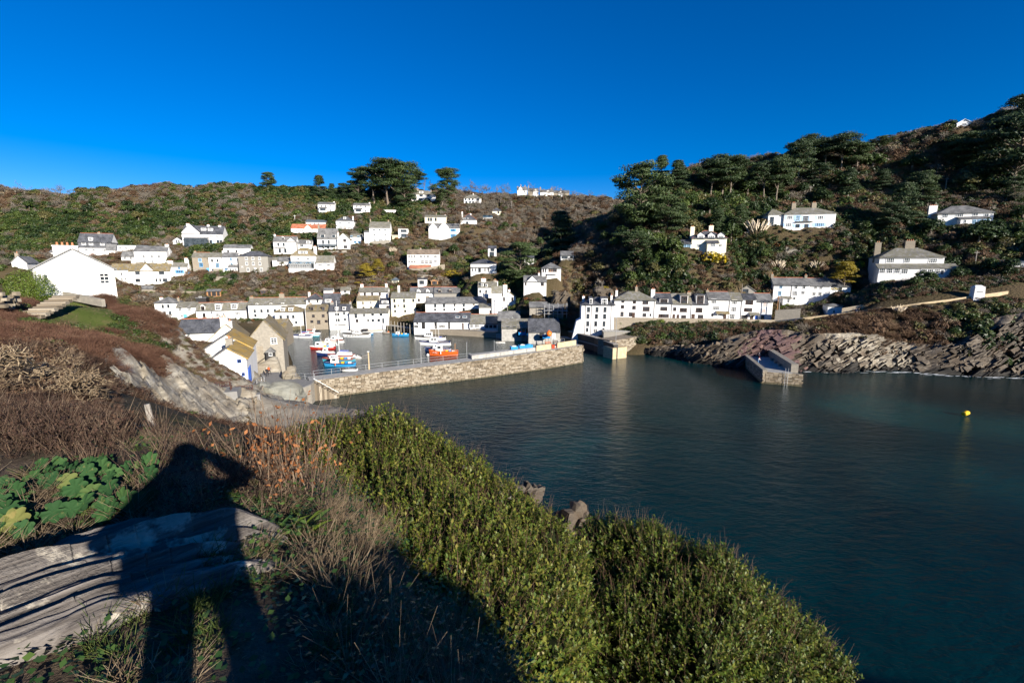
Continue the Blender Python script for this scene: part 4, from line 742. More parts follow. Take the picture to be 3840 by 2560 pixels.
        hr_ = MB().tube((x0,-1.55,zb+.9),(x0-1.7,-1.55,zb-.3),.06,.06,5).tube((x0-1.7,-1.55,zb-.3),(x0-1.7,-1.55,zb-1.6),.06,.06,5); hr_.build('handrail', MT['black'], e)
        MB().box(X(1830),X(1912),-.03,-.003,Z(1280),Z(1005)).build('blocked_doorway', MT['stone'], e)
    return e
HOUSES = [build_house(g) for g in HS]
# ------------------------------------------------------------------ plants
def runit(n, r=None): 
    v = nrg.normal(size=(n, 3)); return v/np.linalg.norm(v, axis=1)[:, None]
def leaves(P, N, L, W, spread=.8, up=0.0):       # diamond leaves at points P facing roughly N
    n = len(P); N = N + runit(n)*spread; N[:, 2] += up; N /= np.linalg.norm(N, axis=1)[:, None]
    T = np.cross(N, runit(n)); T /= np.linalg.norm(T, axis=1)[:, None]; B = np.cross(N, T)
    L = (L*nrg.uniform(.7, 1.3, n))[:, None]; Wd = (W*nrg.uniform(.7, 1.3, n))[:, None]
    V = np.stack([P-T*L*.5, P+B*Wd*.5-N*Wd*.12, P+T*L*.5, P-B*Wd*.5-N*Wd*.12], 1).reshape(-1, 3)
    return V, np.arange(4*n).reshape(n, 4)
def sticks(A, B, r):                             # thin three sided twigs from A to B
    n = len(A); D = B-A; D /= np.linalg.norm(D, axis=1)[:, None]+1e-9; U = np.cross(D, runit(n)); U /= np.linalg.norm(U, axis=1)[:, None]+1e-9; Wv = np.cross(D, U)
    r = np.broadcast_to(np.asarray(r, float), (n,))[:, None]; c = [U, -.5*U+.87*Wv, -.5*U-.87*Wv]
    V = np.stack([A+c[0]*r, A+c[1]*r, A+c[2]*r, B+c[0]*r*.4, B+c[1]*r*.4, B+c[2]*r*.4], 1).reshape(-1, 3)
    f = np.array([(0,1,4,3),(1,2,5,4),(2,0,3,5)]); return V, (np.arange(n)[:, None, None]*6+f[None]).reshape(-1, 4)
def join(parts):                                 # several (V,F,material) to one set
    Vs, Fs, Ms = [], [], []; o = 0
    for V, Fq, m in parts: Vs.append(V); Fs.append(Fq+o); Ms.append(np.full(len(Fq), m)); o += len(V)
    return np.concatenate(Vs), np.concatenate(Fs), np.concatenate(Ms)
def jmesh(name, parts, mats):
    V, Fq, M = join(parts); me = npmesh(name, V, Fq, mats)
    if len(mats) > 1: me.polygons.foreach_set('material_index', M.astype(np.int32))
    return me
LM = {}
LM['green'] = m_leaf('shrub_green', [(.15,(.027,.053,.010)),(.5,(.056,.088,.018)),(.85,(.106,.138,.030))], patch=.45)
LM['dark'] = m_leaf('evergreen_dark', [(.15,(.013,.029,.008)),(.5,(.029,.052,.013)),(.85,(.058,.085,.021))], patch=.45)
LM['olive'] = m_leaf('shrub_olive', [(.15,(.065,.065,.021)),(.5,(.111,.104,.034)),(.85,(.169,.150,.058))], patch=.45)
LM['brown'] = m_leaf('bracken_brown', [(.15,(.065,.034,.017)),(.5,(.124,.072,.039)),(.85,(.195,.124,.072))], .8, .15, patch=.45)
LM['grey'] = m_leaf('grey_twig', [(.15,(.090,.074,.055)),(.5,(.156,.132,.102)),(.85,(.240,.210,.168))], .8, 0)
LM['straw'] = m_leaf('dry_straw', [(.15,(.11,.075,.042)),(.5,(.21,.15,.09)),(.85,(.36,.28,.18))], .7, .2)
LM['gold'] = m_leaf('golden_conifer', [(.15,(.13,.11,.012)),(.5,(.24,.18,.015)),(.85,(.36,.27,.02))])
LM['yellow'] = m_leaf('gorse_flower', [(.15,(.20,.17,.01)),(.5,(.48,.34,.01)),(.85,(.6,.45,.02))])
LM['lime'] = m_leaf('lime_shrub', [(.15,(.08,.12,.015)),(.5,(.12,.17,.02)),(.85,(.18,.22,.03))])
LM['pine'] = m_leaf('pine_needles', [(.15,(.013,.030,.009)),(.5,(.030,.056,.015)),(.85,(.065,.094,.025))], .6, .15)
LM['bark'] = m_plain('pine_bark', (.17,.135,.105), .9, .3, 4); LM['palebark'] = m_plain('pale_bark', (.34,.30,.25), .9, .25, 4)
LM['rust'] = m_leaf('rust_bracken', [(.15,(.16,.05,.015)),(.5,(.25,.09,.025)),(.85,(.34,.14,.05))], .8, .2)
def lobes(n, k, rz=.8, seed=0):                  # points on a lumpy dome of unit radius
    c = runit(k)*.55; c[:, 2] = np.abs(c[:, 2])*rz; r = nrg.uniform(.38, .62, k); i = nrg.integers(0, k, n); d = runit(n); d[:, 2] = np.where(d[:, 2] < -.3, -d[:, 2], d[:, 2])
    return c[i]+d*r[i][:, None]*nrg.uniform(.75, 1.05, n)[:, None], d
def bush_mesh(name, mat, n=240, L=.30, W=.2, k=7, rz=.8, twigs=0):
    P, N = lobes(n, k, rz); parts = [(*leaves(P, N, L, W, .9, .25), 0)]
    if twigs:
        A = np.zeros((twigs, 3)); A[:, :2] = nrg.normal(size=(twigs, 2))*.12; B = runit(twigs)*nrg.uniform(.7, 1.1, twigs)[:, None]; B[:, 2] = np.abs(B[:, 2])*rz
        parts.append((*sticks(A, B, .02), 1))
    return jmesh(name, parts, [LM[mat], LM['grey']])
def twig_bush(name, mat, n=170, r=.016):         # leafless bush of upright branching twigs
    a = runit(n); a[:, 2] = np.abs(a[:, 2])+.35; a /= np.linalg.norm(a, axis=1)[:, None]
    A = a*nrg.uniform(0, .35, n)[:, None]; B = a*nrg.uniform(.6, 1.05, n)[:, None]+nrg.normal(size=(n, 3))*.07
    i = nrg.integers(0, n, n*2); t = nrg.uniform(.4, 1, n*2)[:, None]; A2 = A[i]+(B[i]-A[i])*t; B2 = A2+(a[i]*.5+runit(n*2)*.5)*nrg.uniform(.2, .4, n*2)[:, None]
    return jmesh(name, [(*sticks(A, B, r), 0), (*sticks(A2, B2, r*.7), 0)], [LM[mat]])
def stuff_scatter(name, pts, src, label, cat):
    """pts: rows x,y,z,scale,rot,index. One object whose nodes set out the source plants"""
    pts = np.asarray(pts, float); me = bpy.data.meshes.new(name); me.vertices.add(len(pts)); me.vertices.foreach_set('co', pts[:, :3].astype(np.float32).ravel())
    for nm, col, ty in (('scl', 3, 'FLOAT'), ('rot', 4, 'FLOAT'), ('idx', 5, 'INT')):
        a = me.attributes.new(nm, ty, 'POINT'); a.data.foreach_set('value', pts[:, col].astype(np.int32 if ty == 'INT' else np.float32))
    o = obj(name, me); tag(o, label, cat, kind='stuff')
    sc = bpy.data.collections.new(name+'_kinds')
    for i, m in enumerate(src):
        so = bpy.data.objects.new('%s_kind_%02d' % (name, i), m); sc.objects.link(so)
    ng = bpy.data.node_groups.new(name+'_nodes', 'GeometryNodeTree'); ng.interface.new_socket('Geometry', in_out='INPUT', socket_type='NodeSocketGeometry'); ng.interface.new_socket('Geometry', in_out='OUTPUT', socket_type='NodeSocketGeometry')
    N = ng.nodes; gi = N.new('NodeGroupInput'); go = N.new('NodeGroupOutput'); ip = N.new('GeometryNodeInstanceOnPoints'); ci = N.new('GeometryNodeCollectionInfo')
    ci.inputs['Collection'].default_value = sc; ci.inputs['Separate Children'].default_value = True; ci.inputs['Reset Children'].default_value = True
    def at_(nm, ty): a = N.new('GeometryNodeInputNamedAttribute'); a.data_type = ty; a.inputs[0].default_value = nm; return a.outputs[0]
    cx = N.new('ShaderNodeCombineXYZ'); ng.links.new(at_('rot','FLOAT'), cx.inputs[2]); L = ng.links.new
    m2p = N.new('GeometryNodeMeshToPoints'); L(gi.outputs[0], m2p.inputs[0]); L(m2p.outputs[0], ip.inputs['Points']); L(ci.outputs[0], ip.inputs['Instance']); ip.inputs['Pick Instance'].default_value = True
    L(at_('idx','INT'), ip.inputs['Instance Index']); L(cx.outputs[0], ip.inputs['Rotation']); L(at_('scl','FLOAT'), ip.inputs['Scale']); L(ip.outputs[0], go.inputs[0])
    md = o.modifiers.new('scatter', 'NODES'); md.node_group = ng; return o
def tree_limbs(segs, base, direction, length, r, depth, spread, rg, wig=.15, up=.1):
    p = Vector(base); d = Vector(direction).normalized(); n = 3
    for i in range(n):
        q = p + d*(length/n); r2 = r*(1-.28/n*1.2*(i+1)) if False else r*.86
        segs.append((tuple(p), tuple(q), r, r2)); p = q; r = r2
        d = (d + Vector((rg.gauss(0,wig), rg.gauss(0,wig), rg.gauss(0,wig)+up*.3))).normalized()
        if depth > 0 and i >= (0 if depth < 3 else 1):
            for _ in range(rg.choice((1,2))):
                a = d.orthogonal().normalized(); a.rotate(Matrix.Rotation(rg.uniform(0, 6.28), 3, d)); nd = (d*(1-spread)+a*spread+Vector((0,0,up))).normalized()
                tree_limbs(segs, p, nd, length*rg.uniform(.55,.8), r*.62, depth-1, spread, rg, wig, up)
def bare_tree_mesh(name, seed, H=9, mat='grey', depth=4, spread=.55, lean=(0,0)):
    rg = random.Random(seed); segs = []; tree_limbs(segs, (0,0,-.5), (lean[0],lean[1],1), H*.42, H*.022, depth, spread, rg)
    A = np.array([s[0] for s in segs]); B = np.array([s[1] for s in segs]); r = np.array([max(s[2], .022) for s in segs])
    if H > 5:
        k = np.nonzero(r < np.quantile(r, .6))[0]; k = np.repeat(k, 3); D = B[k]-A[k]; D /= np.linalg.norm(D, axis=1)[:, None]+1e-9; T0 = A[k]+(B-A)[k]*nrg.random((len(k), 1)); return jmesh(name, [(*sticks(A, B, np.maximum(r, .04)), 0), (*sticks(T0, T0+(D+runit(len(k))*.8)*H*.075, .028), 0)], [LM[mat]])
    return jmesh(name, [(*sticks(A, B, r), 0)], [LM[mat]])
def pine_meshes(seed, H=16, shape='flat', crown=.5, wid=.42, mat='pine', pads=24, lean=0.0):
    """trunk and crown of a pine; crown made of needle sprays gathered in shelves"""
    rg = random.Random(seed); b = MB(); pts = []; p = Vector((0,0,-1)); r = H*.028; n = 7; sp = []
    for i in range(n):
        q = Vector((lean*H*.12*((i+1)/n)**1.5+rg.gauss(0,H*.008), rg.gauss(0,H*.008), -1+(H*.93+1)*(i+1)/n)); b.tube(p, q, r, r*.84, 6, cap=False); sp.append((p.copy(), q.copy())); p = q; r *= .84
    C = []
    for i in range(pads):
        f = 1-crown*(rg.random() if shape != 'flat' else rg.random()**1.6); z = H*f
        if shape == 'flat': rad = H*wid*rg.uniform(.2, 1)*(1.1-.5*abs(f-.8))
        elif shape == 'cone': rad = H*wid*(1.02-f)/crown*rg.uniform(.55, 1.05)+.2
        else: rad = H*wid*math.sqrt(max(.04, 1-((f-(1-crown*.5))/(crown*.52))**2))*rg.uniform(.45, 1)
        a = rg.uniform(0, 6.28); t = min(n-1, int(max(0,f-.1)*n)); s = sp[t][0].lerp(sp[t][1], .5)
        e = Vector((s.x+rad*math.cos(a), rad*math.sin(a), min(z, H)))
        st = Vector((s.x, s.y, max(s.z*.98, e.z-rad*.55-.3))); b.tube(st, e, H*.0085, H*.004, 4, cap=False); C.append((e, H*rg.uniform(.10,.155)))
    C.append((Vector((p.x, 0, H*.97)), H*.1)); P = []; Nn = []
    for e, rr in C:
        m = 230; d = runit(m); d[:, 2] *= .42 if shape != 'cone' else .3; d[:, 2] = np.abs(d[:, 2])*np.where(nrg.random(m) < .75, 1, -.5)
        P.append(np.array(e)+d*rr*nrg.uniform(.5, 1.15, m)[:, None]*np.array([1.25,1.25,1])); Nn.append(d)
    P = np.concatenate(P); Nn = np.concatenate(Nn); V, Fq = leaves(P, Nn, H*.042, H*.015, .8, .5)
    return b.mesh('trunk', LM['bark'], True), npmesh('crown', V, Fq, [LM[mat]])
def plant_tree(name, label, meshes, loc, s, rz, cat='tree', group=None):
    e = empty(name, loc, rz, label, cat, group); e.scale = (s, s, s) if not isinstance(s, tuple) else s
    for nm, m in zip(('trunk','crown'), meshes): obj(nm, m, e)
    return e
# ---- hillside scrub
SCRUB = [bush_mesh('s', 'green'), bush_mesh('s', 'green', 300, .26, .18, 9), bush_mesh('s', 'dark', 280, .3, .2), bush_mesh('s', 'dark', 280, .26, .2, 5), bush_mesh('s', 'olive'), bush_mesh('s', 'olive', 260, .3, .16, 9),
         bush_mesh('s', 'brown', 240, .3, .12, 8, .7, 40), bush_mesh('s', 'brown', 260, .34, .1, 6, .6, 40), twig_bush('s', 'grey'), twig_bush('s', 'grey', 140), twig_bush('s', 'brown', 170), bush_mesh('s', 'straw', 200, .4, .07, 7, .6),
         bush_mesh('s', 'rust', 220, .28, .14), bush_mesh('s', 'lime', 240, .26, .18), bush_mesh('s','grey',260,.34,.07,8,.75,60)]
HB = [(g['ctr'].x, g['ctr'].y, math.cos(g['rz']), math.sin(g['rz']), g['w']/2, g['d']) for g in HS]
def clear_of_houses(x, y, m=.6, front=0.0):
    ok = np.ones(len(x), bool)
    for cx, cy, c, s, hw, d in HB:
        lx = (x-cx)*c+(y-cy)*s; ly = -(x-cx)*s+(y-cy)*c
        ok &= ~((np.abs(lx) < hw+m) & (ly > -m-front) & (ly < d+m))
    return ok
def front_gap(x, y):           # distance in front of the nearest house front (large when none)
    o = np.full(len(x), 99.0)
    for cx, cy, c, s, hw, d in HB:
        lx = (x-cx)*c+(y-cy)*s; ly = -(x-cx)*s+(y-cy)*c
        m = (np.abs(lx) < hw+1) & (ly <= 0) & (ly > -12); o = np.where(m, np.minimum(o, -ly), o)
    return o
LANE = [at(a, b, Y) for a, b, Y in ((2303,1196,138.5),(2450,1199,138.5),(2600,1201,138),(2750,1203,138),(2905,1206,137.5),(3010,1203,131.5),(3150,1188,128),(3250,1175,125.4),(3350,1163,122.4),(3450,1149,120),(3560,1136,119),(3640,1124,118.5),(3780,1105,118),(3840,1096,118))]
def lane_dist(x, y):
    o = np.full(len(x), 99.0)
    for a, b in zip(LANE, LANE[1:]):
        ex, ey = b.x-a.x, b.y-a.y; t = np.clip(((x-a.x)*ex+(y-a.y)*ey)/(ex*ex+ey*ey), 0, 1); o = np.minimum(o, np.hypot(x-a.x-t*ex, y-a.y-t*ey))
    return o
def scrub_points(n, x0, x1, y0, y1, smin, smax):
    x = nrg.uniform(x0, x1, n); y = nrg.uniform(y0, y1, n); d = sdist(np.stack([x, y], 1)); k = (d > np.where(x > 45, 1.6, 3)) & clear_of_houses(x, y, .7)
    x, y, d = x[k], y[k], d[k]; z = ground(np.stack([x, y], 1)); px, py = px_of(x, y, z)
    ld = lane_dist(x, y); k = (ld > 2.0) & (px > -1100) & (px < 4700) & (py > 330) & (py < 1500) & (z > 2.2); x, y, z, px, py, d, ld = x[k], y[k], z[k], px[k], py[k], d[k], ld[k]
    s = nrg.uniform(smin, smax, len(x))*np.where(nrg.random(len(x)) < .12, 1.5, 1); s = np.minimum(s, .3+ld*.2); fg = front_gap(x, y); s = np.where(fg < 5, np.minimum(s, .45+fg*.17), s)
    return x, y, z, px, py, s
def pick(px, py, x, y):
    n = len(px); f = fbm(x, y, .035, 4, 11); h = fbm(x, y, .09, 3, 23); r = nrg.random(n); o = np.zeros(n, int)
    def ch(mask, opts):
        m = np.nonzero(mask)[0]; o[m] = nrg.choice(opts, len(m))
    warm = f+.25*(h-.45)
    ch(warm > .49, [6,7,10,8,14,4,6,11]); ch((warm <= .49) & (warm > .42), [8,14,9,4,6,5,0,10]); ch((warm <= .42) & (warm > .36), [4,0,5,2,1,9]); ch(warm <= .36, [2,0,1,3,2,4])
    band = (py > 800) & (py < 900) & (px < 900); ch(band & (r < .6), [2,3,0,1,2]); 
    grey = (py < 800) & (px < 950); ch(grey & (r < .45), [8,9,14,14,10])
    wood = (px > 1650) & (px < 2330) & (py < 960); ch(wood & (r < .75), [8,9,10,14,8,6])
    rt = (px > 2330); ch(rt & (r < .42), [2,3,2,0,10,6]); 
    up = (px > 2900) & (py < 800); ch(up & (r < .6), [10,6,2,3,8])
    bank = (px > 2900) & (py > 1150); ch(bank & (px < 3540) & (r < .8), [10,6,7,10]); ch(bank & (px >= 3540) & (r < .8), [0,1,2,4]); ch(bank & (px < 3080) & (r < .6), [4,5,8,11])
    return o
rows = []
for n, box, sm in ((36000, (-425,200,182,335), (1.0,2.3)), (26000, (20,300,100,235), (.9,2.1)), (1200, (-150,-55,112,160), (.5,1.0)), (5000, (-330,-95,40,182), (.9,2.0))):
    x, y, z, px, py, s = scrub_points(n, *box, *sm); rows.append(np.column_stack([x, y, z+.12*s, s, nrg.uniform(0, 6.28, len(x)), pick(px, py, x, y)]))
x, y, z, px, py, s = scrub_points(24000, -5, 190, 118, 215, .7, 1.5); fg = front_gap(x, y); k = fg > 2.5
rows.append(np.column_stack([x, y, z+.3, np.minimum(s, .5+fg*.2), nrg.uniform(0, 6.28, len(x)), pick(px, py, x, y)])[k])
stuff_scatter('hillside_scrub', np.concatenate(rows), SCRUB, 'mixed green, brown and grey scrub covering the hillsides', 'scrub')
# ---- countable trees
PINE_A = [pine_meshes(s, 16, 'flat', .55, .36, pads=40) for s in (1, 2, 3)]
PINE_B = [pine_meshes(s, 14, 'round', .88, .40, pads=64) for s in (4, 5)]
PINE_C = [pine_meshes(s, 14, 'cone', .92, .34, pads=64) for s in (6, 7)]
PINE_L = [pine_meshes(9, 13, 'flat', .65, .5, pads=48, lean=2.0)]
GOLDT = [pine_meshes(s, 8, 'cone', .9, .42, 'gold', pads=34) for s in (11, 12)]
BARE = [bare_tree_mesh('crown', s, 9, 'grey', 4) for s in (21, 22, 23)]; PALE = [bare_tree_mesh('crown', s, 8, 'straw', 4, .6) for s in (31, 32)]
def tree_at(name, label, src, H0, nx, yb, yt, Y=None, cat='tree', group=None, wid=1.0):
    p = None
    if Y is None:
        p = hit(nx, yb, 40)
        if p is None: Y = depC(yb) if nx < 2250 else depR(nx, yb)
    if Y is not None: q = at(nx, yb, Y); p = Vector((q.x, q.y, max(gz(q.x, q.y), -1)))
    hgt = at(nx, yt, p.y).z - at(nx, yb, p.y).z; s = max(.15, hgt/H0); m = rng.choice(src)
    m = m if isinstance(m, tuple) else (None, m)
    e = empty(name, p, rng.uniform(0, 6.28), label, cat, group); e.scale = (s*wid, s*wid, s)
    for nm, me in zip(('trunk','crown'), m):
        if me: obj(nm if m[0] else 'branches', me, e)
    return e
PT = 'pine_tree'
tree_at(PT, 'rounded dark pine standing alone on the left skyline beside the brown field', PINE_B, 14, 1008, 716, 648)
tree_at('conifer_tree', 'cone shaped dark conifer at the right end of the brown field', PINE_C, 14, 1200, 745, 661)
tree_at('conifer_tree', 'small slim conifer beside the cone shaped dark one', PINE_C, 14, 1246, 745, 692)
tree_at(PT, 'dark layered cypress leaning left of the tall skyline pines', PINE_B, 14, 1345, 730, 637, wid=1.1)
for nx, yb, yt, lb in ((1402,770,640,'shortest of the three close skyline pines, beside the layered cypress'),(1453,778,611,'tallest of the three close skyline pines with bare lower trunk'),(1505,782,622,'skyline pine of the close three standing nearest the forked umbrella pine')): tree_at(PT, lb, PINE_A, 16, nx, yb, yt, group='tall skyline pines', wid=1.2)
tree_at(PT, 'broad dark pine filling the gap between the cypress and the tall skyline three', PINE_B, 14, 1345, 762, 662, wid=.8); tree_at(PT, 'low dark pine at the foot of the tall skyline three', PINE_B, 14, 1518, 782, 690, wid=1.1); tree_at('holm_oak', 'grey green rounded oak between the slim conifer and the cypress', PINE_B, 14, 1290, 752, 690, wid=1.2)
tree_at(PT, 'umbrella pine with forked trunk right of the tall skyline group', PINE_A, 16, 1560, 708, 624, wid=1.2)
tree_at(PT, 'umbrella pine with pale bare trunks above the bare wood', PINE_A, 16, 1678, 715, 620, wid=1.25)
tree_at(PT, 'broad dark pine leaning beside the pale hilltop house', PINE_L, 13, 1655, 785, 690, wid=1.0)
tree_at(PT, 'big spreading pine rising from the shaded valley houses', PINE_B, 14, 1950, 1005, 855, Y=186, wid=1.05)
tree_at('cedar_tree', 'dark layered cedar standing between the bare wood and the big right hand pine', PINE_C, 14, 2105, 960, 758, Y=205, wid=1.0)
tree_at(PT, 'huge dark pine with domed crown at the left edge of the right hill', PINE_B, 14, 2395, 945, 705, Y=172, wid=1.0)
tree_at(PT, 'lower shelf of dark pine beneath the huge domed one', PINE_L, 13, 2400, 1040, 930, Y=160, wid=1.2)
for nx, yb, yt, lb in ((2665,752,612,'lowest pine of the pale trunked clump above the cream villa'),(2705,750,590,'tallest pine of the pale trunked clump above the cream villa'),(2735,756,597,'pale trunked pine of the clump, on the side of the blue balconied villa')): tree_at(PT, lb, PINE_A, 16, nx, yb, yt, group='pines above the cream villa', wid=1.1)
for nx, yb, yt, lb in ((2860,765,618,'shorter slender pine beside the pale trunked clump'),(2910,770,600,'taller slender pine straight above the blue balconied villa')): tree_at(PT, lb, PINE_A, 16, nx, yb, yt, group='slender pines above the villas', wid=.95)
tree_at(PT, 'very tall pine with long bare trunk near the skyline', PINE_A, 16, 2992, 690, 535, wid=.9)
for nx, yb, yt in ((3030,640,528),(3090,650,542),(3150,660,525),(3210,665,560)): tree_at(PT, 'dark pine in the group leaning on the high right skyline', PINE_L+PINE_A, 14.5, nx, yb, yt, group='pines on the right skyline', wid=1.1)
tree_at(PT, 'flat topped wind shaped pine alone on the ridge', PINE_L, 13, 3300, 528, 474, wid=1.5)
tree_at(PT, 'dense green pine beside the high terrace villa', PINE_C, 14, 3375, 850, 698, wid=1.15)
tree_at(PT, 'great dark pine with pale trunk at the far right edge', PINE_B, 14, 3800, 722, 425, Y=165, wid=1.15)
for nx, yb, yt in ((3600,640,520),(3690,660,500),(3820,560,400)): tree_at(PT, 'shadowed pine crowding the top of the right slope', PINE_B, 14, nx, yb, yt, group='shadowed pines on the right slope', wid=1.3)
tree_at('golden_cypress', 'wide golden cypress in tiers above the quay cottages', GOLDT, 8, 1375, 1070, 992, wid=1.1); tree_at('golden_cypress', 'golden cypress with a darker foot, touching the tiered one', GOLDT, 8, 1420, 1050, 976, wid=1.0)
tree_at('golden_cypress', 'tall golden cypress on the cliff behind the four storey house', GOLDT, 8, 2268, 1105, 998, Y=152, wid=.8)
tree_at('golden_cypress', 'bright golden cypress between the two upper white villas', GOLDT, 8, 3185, 905, 768, Y=146, wid=1.05)
GOR = [bush_mesh('g', 'yellow', 420, .2, .14, 9)]; GOR2 = [bush_mesh('g', 'gold', 420, .22, .14, 9)]
def bush_at(name, label, src, nx, yb, yt, wd=1.0, Y=None, cat='bush', group=None, nm='foliage'):
    p = None
    if Y is None: p = hit(nx, yb, 60)
    if p is None: q = at(nx, yb, Y or (depC(yb) if nx < 2250 else depR(nx, yb))); p = Vector((q.x, q.y, gz(q.x, q.y)))
    h = at(nx, yt, p.y).z - at(nx, yb, p.y).z; h = max(.4, h)
    e = empty(name, p, rng.uniform(0, 6.28), label, cat, group); o = obj(nm, rng.choice(src), e); o.scale = (h*wd, h*wd, h/1.05); return e
bush_at('gorse_bush', 'gorse bush covered in bright yellow flower above the right hand terrace', GOR, 2670, 1030, 975, 1.0)
bush_at('gorse_bush', 'small yellow flowering bush below the verandah villa', GOR, 3205, 1055, 1022, 1.0); bush_at('gorse_bush', 'yellow flowering bush above the white valley chimneys', GOR2, 1690, 1040, 1008, 1.6)
bush_at('gorse_bush', 'clipped golden bush in front of the upper white cottages', GOR2, 1232, 806, 792, 1)
tree_at('bare_tree', 'pale leafless tree on the bank above the big chimneyed cottage', PALE, 8, 165, 968, 872, Y=150, wid=1.5)
tree_at('bare_tree', 'wide bare tree alone on the far left skyline', BARE, 9, 218, 718, 645, wid=1.2)
tree_at('bare_tree', 'tiny bare tree on the left skyline', BARE, 9, 437, 698, 668)
tree_at('bare_tree', 'pale trunked leafless tree beside the cream house with roof terrace', PALE, 8, 1562, 858, 785, wid=1.2)
for nx, yb, yt in ((20,735,680),(60,740,676),(95,738,690),(150,742,690)): tree_at('bare_tree', 'bare twiggy tree in the thicket at the left end of the skyline', BARE, 9, nx, yb, yt, group='bare trees on the left skyline', wid=1.3)
for i in range(34):
    nx = rng.uniform(1690, 2290); yb = rng.uniform(745, 930); tree_at('bare_tree', 'leafless tree in the grey brown wood of the valley head', BARE+BARE+PALE, 9, nx, yb, yb-rng.uniform(55, 85), group='leafless trees in the valley wood', wid=1.25)
for nx, yb, yt in ((1590,700,640),(1615,700,645),(1730,720,655),(1765,730,662),(1800,735,668),(1835,740,678),(1870,742,690),(1900,748,684)): tree_at('bare_tree', 'tall leafless tree behind the hilltop houses', BARE, 9, nx, yb, yt, group='leafless trees behind the hilltop houses', wid=1.2)
for nx, yb, yt in ((2480,690,640),(2530,665,612),(2580,650,598),(2620,640,595),(2760,625,572),(2800,620,570),(2850,615,556),(2890,612,560),(3390,520,480),(3460,505,470)): tree_at('bare_tree', 'leafless tree fringing the right hand ridge', BARE, 9, nx, yb, yt, group='leafless trees on the right ridge', wid=1.3)
tree_at('bare_tree', 'spreading grey leafless tree behind the high terrace villa', BARE, 9, 3765, 782, 700, wid=1.5)
# rounded evergreen trees and conifers on the wooded slopes
def ever_meshes(seed, mat):
    rg = random.Random(seed); b = MB().tube((0,0,-1),(0,0,3.2),.28,.16,6); n = 900; P, N = lobes(n, 11, 1.0); P = P*np.array([2.7,2.7,2.9])+np.array([0,0,2.6]); V, Fq = leaves(P, N, .62, .42, .8, .3); return b.mesh('trunk', LM['bark']), npmesh('crown', V, Fq, [LM[mat]])
EVER = [ever_meshes(s_, m_) for s_, m_ in ((61,'dark'),(62,'dark'),(63,'green'),(64,'olive'))]
def grove(n, nx0, nx1, y0, y1, src, H0, h, label, group, name):
    c = 0
    for _ in range(n*5):
        if c >= n: break
        nx = rng.uniform(nx0, nx1); yb = rng.uniform(y0, y1); p = hit(nx, yb, 60)
        if p is None or p.z < 4: continue
        xa, ya = np.array([p.x]), np.array([p.y]); hh = rng.uniform(*h)
        if not clear_of_houses(xa, ya, 2.0)[0] or front_gap(xa, ya)[0] < (11.5 if nx0 == 2900 else hh*1.3) or lane_dist(xa, ya)[0] < hh+1: continue
        c += 1; e = empty(name, p, rng.uniform(0, 6.28), label, 'tree', group); s = hh/H0; e.scale = (s*rng.uniform(.9,1.25),)*2+(s,); m = rng.choice(src)
        for nm, me in zip(('trunk','crown'), m): obj(nm, me, e)
grove(46, 2330, 3840, 640, 1010, EVER, 5.5, (4.5,8.5), 'rounded evergreen tree in the wood on the right hill', 'evergreen trees on the right hill', 'evergreen_tree'); grove(18, 2400, 3800, 660, 900, PINE_C+PINE_B, 14, (8,13), 'dark conifer in the wood on the right hill', 'conifers on the right hill', 'conifer_tree')
grove(26, 2330, 2900, 980, 1120, EVER, 5.5, (3.5,6), 'evergreen tree crowding the cliff behind the white terrace', 'evergreens behind the white terrace', 'evergreen_tree'); grove(30, 1600, 2330, 850, 1080, EVER, 5.5, (3.5,6.5), 'evergreen tree among the valley houses', 'evergreens in the valley', 'evergreen_tree')
grove(44, 0, 1000, 790, 900, EVER, 5.5, (3.5,6), 'dark evergreen tree in the band above the left houses', 'evergreens above the left houses', 'evergreen_tree'); grove(40, 500, 1700, 780, 1080, EVER, 5.5, (2.6,5), 'garden tree standing between the hillside houses', 'garden trees between the houses', 'garden_tree')
grove(30, 2900, 3840, 900, 1120, EVER, 5.5, (2.5,5), 'leafy garden tree below the upper villas', 'garden trees below the villas', 'garden_tree')
# clipped hedges
def hedge_row(label, px, h, w=1.2):
    pts = [hit(a, b, 100) or at(a, b, depC(b)) for a, b in px]; e = empty('garden_hedge', pts[0], 0, label, 'hedge'); P = []; N = []
    for a, b in zip(pts, pts[1:]):
        L = (b-a).length; n = int(L*70); f = nrg.random(n)[:, None]; d = runit(n); d[:, 2] = np.abs(d[:, 2]); P.append(np.array(a)+(np.array(b)-np.array(a))*f+d*np.array([w*.6, w*.6, h])-np.array(pts[0])); N.append(d)
    obj('foliage', npmesh('foliage', *leaves(np.concatenate(P), np.concatenate(N), .3, .2, .6), [LM['green' if h < 2 else 'dark']]), e)
hedge_row('long dark hedge running down the slope below the white guest house', ((1335,945),(1370,970),(1410,990)), 2.2); hedge_row('clipped green hedge on the terrace below the twin fronted house', ((655,1110),(700,1108),(738,1106)), 1.6); hedge_row('clipped green hedge in the garden below the grey villa', ((810,1072),(870,1070),(925,1068)), 1.5)
hedge_row('long green hedge along the cliff lane below the verandah villa', ((3380,1120),(3450,1105),(3520,1098),(3640,1095)), 2.1, 1.6); hedge_row('bright clipped hedge above the cream villa', ((2735,803),(2780,800),(2825,806)), 1.6); hedge_row('dark hedge below the upper white cottages', ((1240,812),(1330,812),(1420,808)), 1.3)
